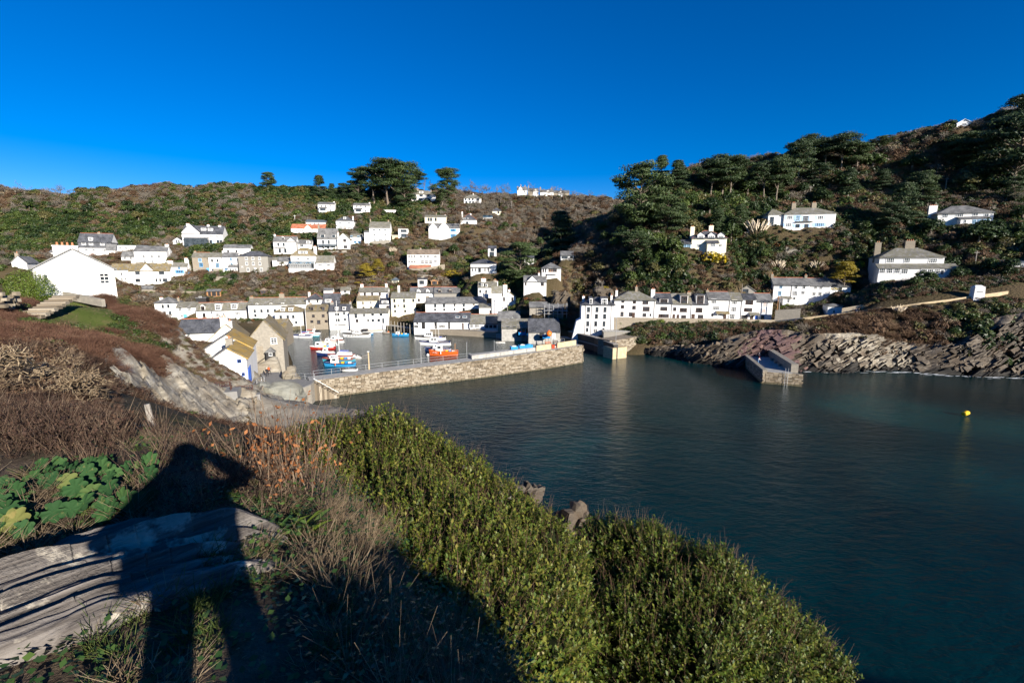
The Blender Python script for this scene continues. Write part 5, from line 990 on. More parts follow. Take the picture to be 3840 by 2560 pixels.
# pampas and palms
def pampas_mesh(n=46):
    a = runit(n); a[:, 2] = np.abs(a[:, 2])*1.5+1.1; a /= np.linalg.norm(a, axis=1)[:, None]; A = np.zeros((n, 3)); B = a*nrg.uniform(.75, 1.05, n)[:, None]
    g = sticks(A, B, .012); pl = sticks(B-a*.28, B+a*.05, .035); d = runit(160); d[:, 2] = np.abs(d[:, 2])*.6; e = sticks(np.zeros((160, 3)), d*.6, .012)
    return jmesh('plumes', [(*g, 0), (*pl, 1), (*e, 2)], [LM['straw'], m_plain('pampas_plume', (.55,.46,.34), .9), LM['olive']])
PAMP = [pampas_mesh(), pampas_mesh(60)]
for nx, yb, yt, lb in ((2832,920,845,'big clump of pale pampas plumes below the blue balconied villa'),(2915,1040,990,'pale pampas plumes behind the upper terrace chimneys'),(3055,1048,1003,'wide pampas clump behind the end of the upper terrace'),(3361,1200,1158,'small pampas clump beside the open cliff shelter'),(1475,962,930,'spiky pale grass clump above the golden cypress')):
    bush_at('pampas_grass', lb, PAMP, nx, yb, yt, 1.0, cat='grass clump', nm='plumes')
def palm_meshes(H=3.4):
    b = MB().tube((0,0,-.4),(.1,0,H),.16,.12,7); n = 60; a = runit(n); a[:, 2] = a[:, 2]*.7+.35; a /= np.linalg.norm(a, axis=1)[:, None]; c = np.array([.1,0,H]); A = np.repeat(c[None], n, 0); M = A+a*.9; B = M+a*.75; B[:, 2] -= .45
    V1, F1 = sticks(A, M, .05); V2, F2 = sticks(M, B, .04); return b.mesh('trunk', LM['bark']), jmesh('crown', [(V1, F1, 0), (V2, F2, 0)], [LM['olive']])
PALM = [palm_meshes(3.4), palm_meshes(2.0)]
for nx, yb, yt, lb in ((3068,1140,1105,'spiky palm in front of the middle upper terrace house'),(3160,1140,1102,'bushy palm beside the sloping annexe'),(672,1062,1022,'tall palm beside the blue trimmed cottage'),(960,1020,988,'palm in front of the grey villa door'),(1058,1000,975,'palm on the terrace between grey villa and sunroom'),(2785,1040,995,'cabbage palm above the right terrace roofs')):
    tree_at('palm_tree', lb, PALM, 3.6, nx, yb, yt, Y=(depR(nx, yb)-4 if nx > 2250 else depC(yb)-3), wid=1.1, cat='palm')
# clipped garden shrubs set about the houses
GB = [(bush_mesh('b', 'dark', 300, .2, .15, 4, 1.0), 'dark green rounded shrub in a hillside garden'), (bush_mesh('b', 'lime', 300, .2, .15, 5, 1.0), 'bright lime green shrub in a hillside garden'),
      (bush_mesh('b', 'green', 300, .2, .15, 6, 1.0), 'mid green leafy shrub in a hillside garden'), (bush_mesh('b', 'rust', 260, .2, .12, 6, .9), 'rust brown shrub in a hillside garden')]
cnt = [0]*4
for g in HS:
    if g['ctr'].y < 120: continue
    for j in range(3):
        c = g['ctr']; u = Vector((math.cos(g['rz']), math.sin(g['rz']), 0)); v = Vector((-u.y, u.x, 0)); p = c+u*rng.uniform(-.7,.7)*g['w']-v*rng.uniform(1.8, 5)
        if sdist([(p.x, p.y)])[0] < 4 or not clear_of_houses(np.array([p.x]), np.array([p.y]), .8)[0]: continue
        k = rng.choice((0,0,1,2,2,3)); 
        e = empty('garden_shrub', (p.x, p.y, gz(p.x, p.y)-.1), rng.uniform(0, 6), GB[k][1], 'shrub', GB[k][1].split(' in ')[0]+'s'); o = obj('foliage', GB[k][0], e); s = rng.uniform(.7, 1.5); o.scale = (s*1.1, s*1.1, s)
# ------------------------------------------------------------------ harbour works
def m_block(name, stops):
    t = NT(name); g = t.new('ShaderNodeNewGeometry'); oi = t.new('ShaderNodeObjectInfo')
    f = t.math('FRACT', t.math('ADD', g.outputs['Random Per Island'], oi.outputs['Random'])); p = t.pos(); n = t.noise(p, 3.5, 5, .7)
    c = t.mix(t.math('MULTIPLY', n, .5), t.ramp(f, stops), stops[0][1]); t.col(c); t.bump(n, .6, .05); return t.set(.88, 0, .2)
MT['block'] = m_block('harbour_stone', [(0,(.11,.09,.065)),(.25,(.22,.175,.12)),(.55,(.31,.26,.19)),(.85,(.42,.37,.29)),(1,(.18,.145,.105))])
MT['mortar'] = m_plain('lime_mortar', (.20,.165,.12), .95, .3, 3)
MT['weed'] = m_plain('weedy_stone', (.10,.085,.05), .8, .5, 2)
_BL = []
def block_mesh(seed):
    r = random.Random(seed); b = MB(); j = lambda s: r.uniform(-s, s); vs = []
    for y, sh in ((.5, 0), (-.28, .0), (-.5, .07)):
        for sx, sz in ((-1,0),(1,0),(1,1),(-1,1)):
            vs.append((sx*(.5-sh*.7)+j(.025), y+j(.06), (sz*(1-2*sh)+sh)+j(.05)))
    b.add(vs, [(3,2,1,0),(8,9,10,11)]+[(a+i, a+(i+1)%4, a+4+(i+1)%4, a+4+i) for a in (0,4) for i in range(4)]); return b
BLK = [block_mesh(i) for i in range(6)]
BLM = [b.mesh('stone', MT['block']) for b in BLK]; BLW = [b.mesh('stone', MT['weed']) for b in BLK]
def resample(pts, st):
    pts = [Vector(p) for p in pts]; L = [0]
    for a, b in zip(pts, pts[1:]): L.append(L[-1]+(b-a).length)
    n = max(2, int(L[-1]/st)+1); out = []
    for i in range(n):
        s = L[-1]*i/(n-1); k = max(j for j in range(len(L)) if L[j] <= s+1e-6); k = min(k, len(pts)-2)
        out.append(pts[k].lerp(pts[k+1], (s-L[k])/(L[k+1]-L[k])))
    return out, L[-1]
def smooth_line(pts, it=2):
    for _ in range(it):
        q = [pts[0]]
        for a, b in zip(pts, pts[1:]): q += [a.lerp(b, .25), a.lerp(b, .75)]
        pts = q+[pts[-1]]
    return pts
def stone_face(parent, line, zb, zt, rowh=(.24,.36), len_=(.5,1.1), depth=.34, cap=300, batter=.05, seed=1, out=1):
    """courses of stones laid along a line (plan), right hand side outwards"""
    rg = random.Random(seed); pts, L = resample(line, .5); cells = []
    def P(s):
        f = max(0, min(len(pts)-1.001, s/L*(len(pts)-1))); i = int(f); t = (pts[i+1]-pts[i]).normalized(); return pts[i].lerp(pts[i+1], f-i), t
    z = zb(0) if callable(zb) else zb; z0 = z
    while True:
        h = rg.uniform(*rowh); s = -rg.uniform(0, .5)
        if z > max(zt(0), zt(1)): break
        while s < L:
            l = rg.uniform(*len_); m = max(0, min(L, s+l/2)); top = zt(m/L)
            if z < top-.05: cells.append((m, l-.035, z, min(h, top-z)-.03, rg.randrange(6), rg.uniform(0,.07)))
            s += l
        z += h
    cells.sort(key=lambda c: c[0]); V = []; Fc = []; Mi = []
    for n, (m, l, zz, h, k, pr) in enumerate(cells):
        p, t = P(m); nrm = Vector((t.y, -t.x, 0))*out; c = p - nrm*(batter*(zz-z0)) + nrm*(pr-depth*.5); a = math.atan2(t.y, t.x)
        if out < 0: a += math.pi
        if n < cap:
            o = obj('stone', (BLW if zz < .25 and z0 < 0 else BLM)[k], parent, (c.x, c.y, zz), a, (l, depth, h))
        else:
            M = Matrix.Translation((c.x, c.y, zz))@Matrix.Rotation(a, 4, 'Z')@Matrix.Diagonal((l, depth, h, 1)); o0 = len(V)
            V += [tuple(M@Vector(v)) for v in BLK[k].v]; Fc += [tuple(i+o0 for i in f) for f in BLK[k].f]; Mi += [1 if zz < .25 and z0 < 0 else 0]*len(BLK[k].f)
    if V:
        me = bpy.data.meshes.new('stone_courses'); me.from_pydata(V, [], Fc); me.materials.append(MT['block']); me.materials.append(MT['weed']); me.polygons.foreach_set('material_index', Mi); o = obj('stone_courses', me, parent); o['kind'] = 'stuff'
def ribbon(name, line, wl, wr, zf0, zf1, mat, parent=None, st=1.0):   # a solid strip along a line
    pts, L = resample(line, st); b = MB(); n = len(pts); vs = []
    for i, p in enumerate(pts):
        t = (pts[min(i+1,n-1)]-pts[max(i-1,0)]).normalized(); l = Vector((-t.y, t.x, 0)); s = i/(n-1)
        a, c = p+l*wl, p-l*wr; z0 = zf0(s) if callable(zf0) else zf0; z1 = zf1(s) if callable(zf1) else zf1
        vs += [(a.x,a.y,z0),(c.x,c.y,z0),(c.x,c.y,z1),(a.x,a.y,z1)]
    fs = [(3,2,1,0)]+[(4*(n-1)+j for j in range(4))]; fs = [tuple(f) for f in fs]
    for i in range(n-1):
        for j in range(4): fs.append((4*i+j, 4*i+(j+1)%4, 4*i+4+(j+1)%4, 4*i+4+j))
    b.add(vs, fs); return b.build(name, mat, parent)
flat = lambda v: Vector((v.x, v.y, 0))
# the outer pier
PL = smooth_line([flat(onz(a, b, 0)) for a, b in ((1165,1498),(1300,1481),(1500,1454),(1700,1431),(1900,1405),(2100,1375),(2182,1360))])
PZ = lambda s: 3.55+1.05*s
pier = empty('harbour_pier', PL[0], 0, 'long curved stone pier closing the harbour from the open cove', 'pier')
def par(o, e):                 # parent, keeping place
    o.parent = e; o.matrix_parent_inverse = Matrix.Translation(e.location).inverted()@Matrix.Identity(4) if e.rotation_euler.z == 0 else e.matrix_world.inverted(); return o
par(ribbon('core', PL, 3.6, -.24, -3, lambda s: PZ(s)-.02, MT['mortar']), pier)
par(ribbon('deck', PL, 3.62, .0, lambda s: PZ(s)-.018, PZ, MT['conc']), pier)
hold = empty('tmp'); stone_face(hold, PL, -.6, lambda s: PZ(s)-.03, cap=290, batter=0, out=1, seed=3)
for o in list(hold.children): par(o, pier)
bpy.data.objects.remove(hold)
def sub(line, s0, s1, off=0.0):
    pts, L = resample(line, .5); n = len(pts); q = pts[int(s0*(n-1)):int(s1*(n-1))+1]; out = []
    for i, p in enumerate(q):
        t = (q[min(i+1,len(q)-1)]-q[max(i-1,0)]).normalized(); out.append(p+Vector((-t.y, t.x, 0))*off)
    return out
par(ribbon('platform', sub(PL,.52,.80,1.6), 1.9, 0, lambda s: PZ(.52+.28*s)-.1, lambda s: PZ(.52+.28*s)+.85, MT['conc']), pier)
for i, (a, b, h) in enumerate(((.785,.855,1.25),(.885,.985,1.25))): par(ribbon('parapet', sub(PL,a,b,1.2), .45, 0, PZ(a)-.1, lambda s, a=a, b=b, h=h: PZ(a+(b-a)*s)+h, MT['sandc']), pier)
par(ribbon('landing', sub(PL,.86,.995,1.75), 1.8, 0, lambda s: PZ(.9)-.2, lambda s: PZ(.9)+.5, MT['conc']), pier)
# pier end cap stones
q0, q1 = PL[-1], PL[-2]; t = (q0-q1).normalized(); ln = [q0+t*.25+Vector((t.y,-t.x,0))*.05, q0+t*.25+Vector((-t.y,t.x,0))*3.6]
par(ribbon('pier_end', ln, .5, 0, -3, PZ(1)-.1, MT['mortar']), pier); hold = empty('tmp'); stone_face(hold, ln, -.6, lambda s: PZ(1)-.05, cap=0, batter=0, seed=9, out=1)
for o in list(hold.children): o.name = 'end_stones'; par(o, pier)
bpy.data.objects.remove(hold)
def rail(name, label, line, z, h=1.05, post=2.2, bars=2, m='steel', cat='railing'):
    pts, L = resample(line, post); e = empty(name, (pts[0].x, pts[0].y, z(0) if callable(z) else z), 0, label, cat); o = Vector(e.location); n = len(pts); zz = lambda i: (z(i/(n-1)) if callable(z) else pts[i].z if z is None else z)
    P = [Vector((p.x, p.y, zz(i)))-o for i, p in enumerate(pts)]
    for p in P: MB().tube(p-Vector((0,0,.1)), p+Vector((0,0,h)), .035, .035, 5).build('post', MT[m], e)
    for k in range(bars):
        b = MB()
        for a, c in zip(P, P[1:]): b.tube(a+Vector((0,0,h*(k+1)/bars)), c+Vector((0,0,h*(k+1)/bars)), .028, .028, 5)
        b.build('rail', MT[m], e)
    return e
rail('pier_railing', 'galvanised two bar railing along the harbour edge of the pier', sub(PL,.02,.53,3.3), lambda s: PZ(.02+.5*s), 1.05, 3.0)
rail('pier_railing', 'galvanised railing behind the benches at the pier head', sub(PL,.80,.955,3.4), lambda s: PZ(.9)+.5, 1.1, 2.2)
rail('pier_railing', 'low pipe railing below the raised pier platform', sub(PL,.52,.80,1.4), lambda s: PZ(.52+.28*s), .75, 3.0, 1)
def post(name, label, base, H, r=.06, m='steel', cat='post', top=None):
    e = empty(name, base, 0, label, cat); MB().tube((0,0,-.3),(0,0,H),r,r*.8,8).build('shaft', MT[m], e)
    if top: top(e, H)
    return e
def lamp_top(e, H): MB().box(-.35,.1,-.06,.06,H-.02,H+.08).build('lamp_head', MT['steel'], e)
def pp(s, off, dz=0): p = sub(PL, s, s+.02, off)[0]; return Vector((p.x, p.y, PZ(s)+dz))
post('lamp_post', 'slim steel lamp post on the middle of the pier', pp(.35, 3.3), 4.6, top=lamp_top)
def gib(e, H):
    MB().tube((0,0,H-.5),(-2.9,.1,H-1.5),.07,.06,5).build('jib', MT['greywood'], e); MB().tube((0,0,H-1.2),(-2.9,.1,H-1.55),.05,.05,5).build('strut', MT['greywood'], e); MB().box(-.17,.17,-.17,.17,H,H+.12).build('cap', MT['wf'], e)
post('hoist_post', 'weathered timber hoist post with slanting jib on the pier edge', pp(.185, 3.4), 3.6, .15, 'sandc', 'hoist', gib)
for s, h in ((.62, 2.6), (.515, 3.6)): post('thin_pole', 'thin steel pole on the raised pier platform' if s > .6 else 'thin steel pole at the foot of the raised pier platform', pp(s, 3.2, .8 if s > .6 else 0), h, .045, cat='pole')
def bench(name, label, loc, rz, m='wood', L=1.5):
    e = empty(name, loc, rz, label, 'bench')
    for i in range(4): MB().box(-L/2,L/2,-.2+i*.115,-.2+i*.115+.09,.42,.46).build('seat_slat', MT[m], e)
    for i in range(9): x = -L/2+.1+i*(L-.2)/8; MB().box(x-.03,x+.03,.27,.31,.5,.86).build('back_slat', MT[m], e)
    MB().box(-L/2,L/2,.25,.32,.86,.94).build('top_rail', MT[m], e)
    for sx in (-1, 1):
        for y in (-.2, .26): MB().box(sx*L/2-.04*(1+sx),sx*L/2+.04*(1-sx),y-.035,y+.035,-.05,.42 if y < 0 else .9).build('leg', MT[m], e)
        MB().box(sx*(L/2-.04)-.045,sx*(L/2-.04)+.045,-.26,.28,.62,.67).build('armrest', MT[m], e)
    return e
MT['dkwood'] = m_plain('dark_stained_wood', (.055,.022,.014), .5, .2, 8); MT['orwood'] = m_plain('orange_varnish', (.45,.12,.03), .45, .15, 8)
for s, m, lb in ((.825,'greywood','silvered wooden bench on the pier head'),(.86,'orwood','orange varnished bench on the pier head'),(.905,'dkwood','dark brown bench on the pier head')):
    p = pp(s, 2.9); t = (pp(min(s+.02,.97), 2.9)-p); bench('pier_bench', lb, (p.x, p.y, PZ(.9)+.5), math.atan2(t.y, t.x), m, 1.7)
def tub(label, loc, c1, c2, s=1.0, rz=0, lump=True):
    e = empty('fish_tub', loc, rz, label, 'tub'); w, d, h = .75*s, .5*s, .65*s; b = MB()
    b.add([(-w,-d,0),(w,-d,0),(w,d,0),(-w,d,0),(-w*1.1,-d*1.1,h),(w*1.1,-d*1.1,h),(w*1.1,d*1.1,h),(-w*1.1,d*1.1,h),(-w,-d,h),(w,-d,h),(w,d,h),(-w,d,h),(-w,-d,h-.25),(w,-d,h-.25),(w,d,h-.25),(-w,d,h-.25)],
        [(3,2,1,0),(0,1,5,4),(1,2,6,5),(2,3,7,6),(3,0,4,7),(4,5,9,8),(5,6,10,9),(6,7,11,10),(7,4,8,11),(8,9,13,12),(9,10,14,13),(10,11,15,14),(11,8,12,15),(12,13,14,15)]); b.build('bin', c1, e)
    if lump:
        me = bpy.data.meshes.new('load'); bm = bmesh.new(); bmesh.ops.create_icosphere(bm, subdivisions=2, radius=.5*s)
        for v in bm.verts: v.co = Vector((v.co.x*1.2, v.co.y*.8, h-.1+v.co.z*.55+rng.uniform(-.05,.05)))
        bm.to_mesh(me); bm.free(); me.materials.append(c2); obj('load', me, e)
    return e
MT['tubblue'] = m_plain('blue_plastic', (.02,.22,.50), .4, .1); MT['tubred'] = m_plain('red_plastic', (.55,.06,.02), .4, .1); MT['tubyel'] = m_plain('yellow_plastic', (.65,.42,.02), .45, .1)
MT['orange'] = m_plain('orange_buoy', (.75,.16,.02), .4, .1); MT['netw'] = m_plain('white_net', (.6,.6,.58), .9, .3, 9)
for s, o_, lb, c in ((.70,2.6,'blue fish tub with pale nets nearest the sand coloured parapet','netw'),(.735,2.8,'blue fish tub heaped with white nets on the pier platform','netw'),(.765,2.3,'blue fish tub set square against the sand coloured parapet','tubblue')):
    p = pp(s, o_, .85); tub(lb, p, MT['tubblue'], MT[c], 1.1, .3)
p = pp(.868, 1.6); MB().box(-.35,.35,-.3,.3,0,.8).box(-.38,.38,-.33,.33,.8,.86).build('life_ring_box', MT['tubred']).location = p
tag(bpy.data.objects['life_ring_box'], 'red rescue box between the two sand coloured parapets', 'box')
# steps at the near end of the pier
st = empty('harbour_steps', onz(1165,1498,0), 0, 'stone steps with a thin handrail running down from the pier into the cove', 'steps')
d0 = (PL[1]-PL[0]).normalized(); nr = Vector((d0.y, -d0.x, 0))
for i in range(10):
    b = MB(); a = PL[0]-st.location+d0*(i*.42+.6)+nr*.05; c = a+d0*.42; o2 = nr*1.3; z = 3.3-i*.33
    b.add([(*(a).xy,-2),(*(c).xy,-2),(*(c+o2).xy,-2),(*(a+o2).xy,-2),(*(a).xy,z),(*(c).xy,z),(*(c+o2).xy,z),(*(a+o2).xy,z)], [(0,3,2,1),(4,5,6,7),(0,1,5,4),(1,2,6,5),(2,3,7,6),(3,0,4,7)][:]); b.build('step', MT['block'], st)
a = PL[0]-st.location+d0*.6+nr*1.25; MB().tube((a.x,a.y,4.2),(a.x+d0.x*4.2,a.y+d0.y*4.2,1.0),.04,.04,5).build('handrail', MT['steel'], st)
# path slab from the pier to the loft
def slab_poly(name, pts, z0, mat, kind='structure'):
    b = MB(); n = len(pts); b.add([(p.x,p.y,p.z) for p in pts]+[(p.x,p.y,z0) for p in pts], [tuple(range(n)), tuple(range(2*n-1,n-1,-1))]+[(i,i+n,(i+1)%n+n,(i+1)%n) for i in range(n)]); o = b.build(name, mat); tag(o, kind=kind)
    bm = bmesh.new(); bm.from_mesh(o.data); bmesh.ops.recalc_face_normals(bm, faces=bm.faces[:]); bmesh.ops.triangulate(bm, faces=[f for f in bm.faces if len(f.verts) > 4]); bm.to_mesh(o.data); bm.free(); return o
QPP = ((1178,1428),(1130,1422),(1085,1415),(1060,1412),(1046,1395),(1010,1372),(965,1372),(975,1400),(1000,1440),(1060,1462),(1110,1462),(1165,1440)); slab_poly('quay_path', [onz(a, b, 3.72) for a, b in QPP], 3.52, MT['asph']); slab_poly('quay_base', [onz(a, b, 3.72)-Vector((0,0,.204)) for a, b in QPP], -2, MT['stone2'])
rail('quay_railing', 'two bar steel railing round the harbour corner below the loft', [onz(1078,1418,3.7), onz(1130,1421,3.7), onz(1180,1424,3.6)], 3.7, 1.05, 1.8)
stone_w = empty('quay_buttress', onz(1120,1500,0), 0, 'sunlit stone landing wall where the pier meets the rocks', 'wall')
ln = [flat(onz(a, b, 0)) for a, b in ((1100,1522),(1130,1515),(1170,1500))]
par(ribbon('core', ln, 3.0, -.24, -2, 3.2, MT['mortar']), stone_w); hold = empty('tmp'); stone_face(hold, ln, -.6, lambda s: 3.2, cap=120, batter=0, seed=5)
for o in list(hold.children): par(o, stone_w)
bpy.data.objects.remove(hold)
# quay walls inside the harbour
QP = [flat(onz(a, b, 0)) for a, b in ((1071,1242),(1147,1233),(1235,1233),(1316,1233),(1460,1234),(1552,1248),(1700,1254),(1857,1263),(1970,1273),(2097,1287),(2230,1306))]
tag(ribbon('quay_wall', QP, 2.6, .1, -3, lambda s: 1.4+.5*min(1,max(0,(s-.4)*3)), MT['weed'], st=2), 'weed stained rubble quay wall round the inner harbour', 'wall')
tag(ribbon('quay_apron', QP, 2.55, .05, lambda s: 1.4+.5*min(1,max(0,(s-.4)*3)), lambda s: 1.45+.6*min(1,max(0,(s-.4)*3)), MT['conc'], st=2), kind='structure')
# museum quay: taller stone wall below the buildings
ln = [flat(onz(a, b, 0)) for a, b in ((1548,1250),(1700,1257),(1862,1266))]
mz = [g for g in HS if g['name'] == 'museum_building'][0]['ctr'].z
mq = tag(ribbon('museum_quay', ln, 4, .25, -2, mz-.05, MT['stone'], st=2), 'rubble stone quay wall under the museum and cafe', 'wall')
# signs on the museum
def text_mesh(txt, size, mat):
    cu = bpy.data.curves.new('lettering', 'FONT'); cu.body = txt; cu.size = size; cu.align_x = 'CENTER'; cu.align_y = 'CENTER'; cu.extrude = .004
    to = bpy.data.objects.new('lettering', cu); COL.objects.link(to); dg = bpy.context.evaluated_depsgraph_get(); me = bpy.data.meshes.new_from_object(to.evaluated_get(dg)); bpy.data.objects.remove(to); me.materials.clear(); me.materials.append(mat); return me
for i, g in enumerate(HS):
    if g['name'] == 'museum_building':
        e = HOUSES[i]; X, Z = g['X'], g['Z']
        for (x0,x1,y0,y1,lines,ls) in ((565,662,1010,1054,('HERITAGE','MUSEUM'),.62),(212,268,1016,1052,('MUSEUM',),.42)):
            sg = MB().box(X(x0),X(x1),-.09,-.004,Z(y1),Z(y0)).build('sign_board', MT['black'], e)
            for j, tx_ in enumerate(lines):
                o = obj('lettering', text_mesh(tx_, (Z(y0)-Z(y1))*ls*.8, MT['wf']), sg, ((X(x0)+X(x1))/2, -.1, Z(y1)+(Z(y0)-Z(y1))*((len(lines)-j-.5)/len(lines)))); o.rotation_euler = (math.pi/2, 0, 0)
        for x0,x1,y0,y1 in ((822,865,910,945),(930,965,915,948)):
            s = (g['hr']-g['he'])/(g['d']/2); zc = g['he']+1.2; y = 1.2/s; o = MB().box(-.8,.8,-.55,.55,.0,.08).build('skylight', MT['wf'], e); o.location = ((X(x0)+X(x1))/2, y, zc+.2); o.rotation_euler = (math.atan(s),0,0); o2 = MB().box(-.68,.68,-.43,.43,.081,.095).build('pane', MT['glassb'], o)
# fish quay clutter, timber posts
for nx, yb, yt, lb in [(1952+10*i, 1235+(i%2)*2, 1199+i*3, 'mossy timber mooring post by the museum corner') for i in range(0)]: pass
for i, (zx, y0, y1) in enumerate(((1775,650,770),(1832,640,765),(1885,645,785),(1930,655,790),(1975,660,790),(2020,668,795),(2065,675,800),(2108,680,812),(2148,690,815))):
    nx, ny = nat('D', zx, y1); _, nt = nat('D', zx, y0); p = onz(nx, ny+3, 0); h = at(nx, nt, p.y).z; post('mooring_post', 'mossy timber mooring post in the row beside the museum', (p.x, p.y, -.5), h+.5, .16, 'greywood')['group'] = 'posts beside the museum'
for i, (zx, y0, y1) in enumerate(((1568,1105,1215),(1615,1118,1225),(1745,1140,1245),(1793,1185,1250),(1945,1190,1275),(1998,1188,1290),(2140,1210,1320),(2180,1205,1310))):
    nx, ny = nat('F', zx, y1); _, nt = nat('F', zx, y0); p = onz(nx, ny, 0); h = at(nx, nt, p.y).z; post('fender_post', 'grey timber fender post along the fish quay', (p.x, p.y, -.5), h+.5, .15, 'greywood')['group'] = 'posts along the fish quay'
for V, zx, zy, lb, c1, c2 in (('F',1680,1140,'blue tub with yellow cover on the fish quay','tubblue','tubyel'),('F',1795,1160,'blue tub piled with red nets on the fish quay','tubblue','tubred'),('F',1920,1178,'blue tub of white nets on the fish quay','tubblue','netw'),('F',2150,1205,'blue crate of white net at the fish market door','tubblue','netw')):
    nx, ny = nat(V, zx, zy); p = onz(nx, ny, 2.3); tub(lb, p, MT[c1], MT[c2], 1.5)
def ball(name, label, loc, r, m, cat='buoy'):
    me = bpy.data.meshes.new('float'); bm = bmesh.new(); bmesh.ops.create_icosphere(bm, subdivisions=3, radius=r); bm.to_mesh(me); bm.free(); me.materials.append(MT[m]); me.polygons.foreach_set('use_smooth', [True]*len(me.polygons))
    e = empty(name, loc, 0, label, cat); obj('float', me, e); MB().tube((0,0,r*.9),(0,0,r*1.25),r*.18,r*.14,8).build('eye', MT[m], e); return e
nx, ny = nat('F', 2190, 1140); ball('net_float', 'large orange net float hung by the fish market', onz(nx, ny, 4.0), .9, 'orange', 'float')
for V, zx, zy, lb in (('D',1788,808,'orange mooring buoy beside the timber posts'),('D',2262,825,'orange mooring buoy off the museum quay'),('F',408,1455,'pale mooring buoy beside the orange fishing boat')):
    nx, ny = nat(V, zx, zy); ball('mooring_buoy', lb, onz(nx, ny, .15), .42, 'orange' if 'orange m' in lb else 'netw')
yb = empty('marker_buoy', onz(3621,1553,.3), .4, 'yellow cylindrical marker buoy tilted in the open cove', 'buoy'); b = MB().tube((-.55,0,.12),(.55,0,.22),.34,.34,14).tube((-.62,0,.11),(-.55,0,.12),.2,.34,14).tube((.55,0,.22),(.62,0,.23),.34,.2,14); b.build('drum', MT['tubyel'], yb); MB().box(-.12,.12,-.12,.12,.5,.62).build('lug', MT['tubyel'], yb)
# sluice gate and the concrete block
gt = empty('harbour_gate', onz(2297,1343,0), 0, 'dark timber and concrete harbour gate with a walkway along its top', 'gate')
ln = [flat(onz(2300,1346,0)), flat(onz(2225,1315,0)), flat(onz(2130,1288,0))]
par(ribbon('gate_leaf', ln, 0, 1.2, -2, 3.9, MT['black'], st=2), gt); par(ribbon('walkway', ln, .2, 1.4, 3.9, 4.08, MT['greywood'], st=2), gt); par(ribbon('waling', ln, .3, -.001, 1.8, 2.1, MT['greywood'], st=2), gt)
bq = [flat(onz(a, b, 0)) for a, b in ((2297,1347),(2349,1341))]
blk = tag(ribbon('gate_pier', bq, 4, 0, -2, 3.0, MT['sandc'], st=2), 'square concrete pier block at the seaward end of the harbour gate', 'pier')
sw = empty('slip_wall', onz(2349,1341,0), 0, 'pale stone retaining wall beside the harbour gate', 'wall'); ln = [flat(onz(a, b, 0))+Vector((0,3.6,0)) for a, b in ((2300,1346),(2350,1338),(2405,1325))]
par(ribbon('core', ln, 5, -.24, -2, 4.4, MT['mortar']), sw); hold = empty('tmp'); stone_face(hold, ln, 0, lambda s: 4.4, cap=130, batter=0, seed=6)
for o in list(hold.children): par(o, sw)
bpy.data.objects.remove(hold)
nx, ny = nat('G', 1330, 1255); hp = at(nx, ny, 134); hu = empty('pump_house', (hp.x, hp.y, hp.z), R(-3), 'low flat roofed concrete pump house below the brown windowed house', 'hut')
MB().box(-6,6,0,5,-3,2.9).build('wall', MT['grey'], hu); MB().box(-6.3,6.3,-.3,5.3,2.9,3.1).build('roof', MT['conc'], hu)
nx, ny = nat('G', 1212, 1260); p = onz(nx, ny, 4); post('lamp_post', 'tall slim lamp post with orange lamp beside the pump house', p, 6.6, .07, top=lamp_top)
# right hand jetty
J0, J1 = flat(onz(2856,1437,0)), flat(onz(2999,1449,0)); JL = flat(onz(2766,1353,0)); bk = (JL-J0)*1.02; 
jt = empty('bathing_jetty', J0, 0, 'short stone jetty with high parapet running out from the purple rocks', 'jetty')
def quad_prism(name, a, b, c, d, z0, z1, mat): 
    bb = MB(); bb.add([(*v.xy,z0) for v in (a,b,c,d)]+[(*v.xy,z1) for v in (a,b,c,d)], [(3,2,1,0),(4,5,6,7),(0,1,5,4),(1,2,6,5),(2,3,7,6),(3,0,4,7)]); return bb.build(name, mat)
jx = (J1-J0).normalized(); W_ = (J1-J0).length
par(quad_prism('core', J0+jx*.25+bk.normalized()*.25, J1-jx*.25+bk.normalized()*.25, J1+bk*1.1, J0+bk*1.05, -2, 2.55, MT['stone2']), jt)
par(quad_prism('deck', J0+jx*.9, J1-jx*1.4, J1+bk*1.1-jx*1.4, J0+bk*1.05+jx*.9, 2.55, 2.6, MT['conc']), jt)
par(quad_prism('coping', J0+jx*.0, J0+jx*.9, J0+bk*1.02+jx*.9, J0+bk*1.02, 2.552, 2.95, MT['stone2']), jt)
par(quad_prism('parapet', J1-jx*1.4+bk*.06, J1-jx*.1+bk*.06, J1+bk*1.12-jx*.1, J1+bk*1.12-jx*1.4, 2.552, 4.3, MT['stone2']), jt)
hold = empty('tmp'); stone_face(hold, [J0, J1], -.5, lambda s: 2.6, cap=90, batter=0, seed=7); stone_face(hold, [JL, J0], -.5, lambda s: 2.6, cap=60, batter=0, seed=8)
for o in list(hold.children): par(o, jt)
bpy.data.objects.remove(hold)
for s in (.3, .42, .55): 
    p = J1-jx*1.9+bk*s; MB().box(-.35,.35,-.25,.25,.35,.5).box(-.25,.25,-.15,.15,0,.35).build('stone_seat', MT['stone2']).location = (p.x, p.y, 2.6); par(bpy.context.scene.objects[-1] if False else [o for o in bpy.data.objects if o.name.startswith('stone_seat') and o.parent is None][0], jt)
q = J0.lerp(J1, .62); ld = MB().tube((-.25,-.12,-1),(-.25,-.12,3.7),.035,.035,5).tube((.25,-.12,-1),(.25,-.12,3.7),.035,.035,5)
for i in range(10): ld.tube((-.25,-.12,-.6+i*.35),(.25,-.12,-.6+i*.35),.025,.025,5)
o = ld.build('ladder', MT['steel']); o.location = (q.x, q.y-.15, 0); o.rotation_euler.z = math.atan2(jx.y, jx.x); bpy.context.view_layer.update(); par(o, jt)
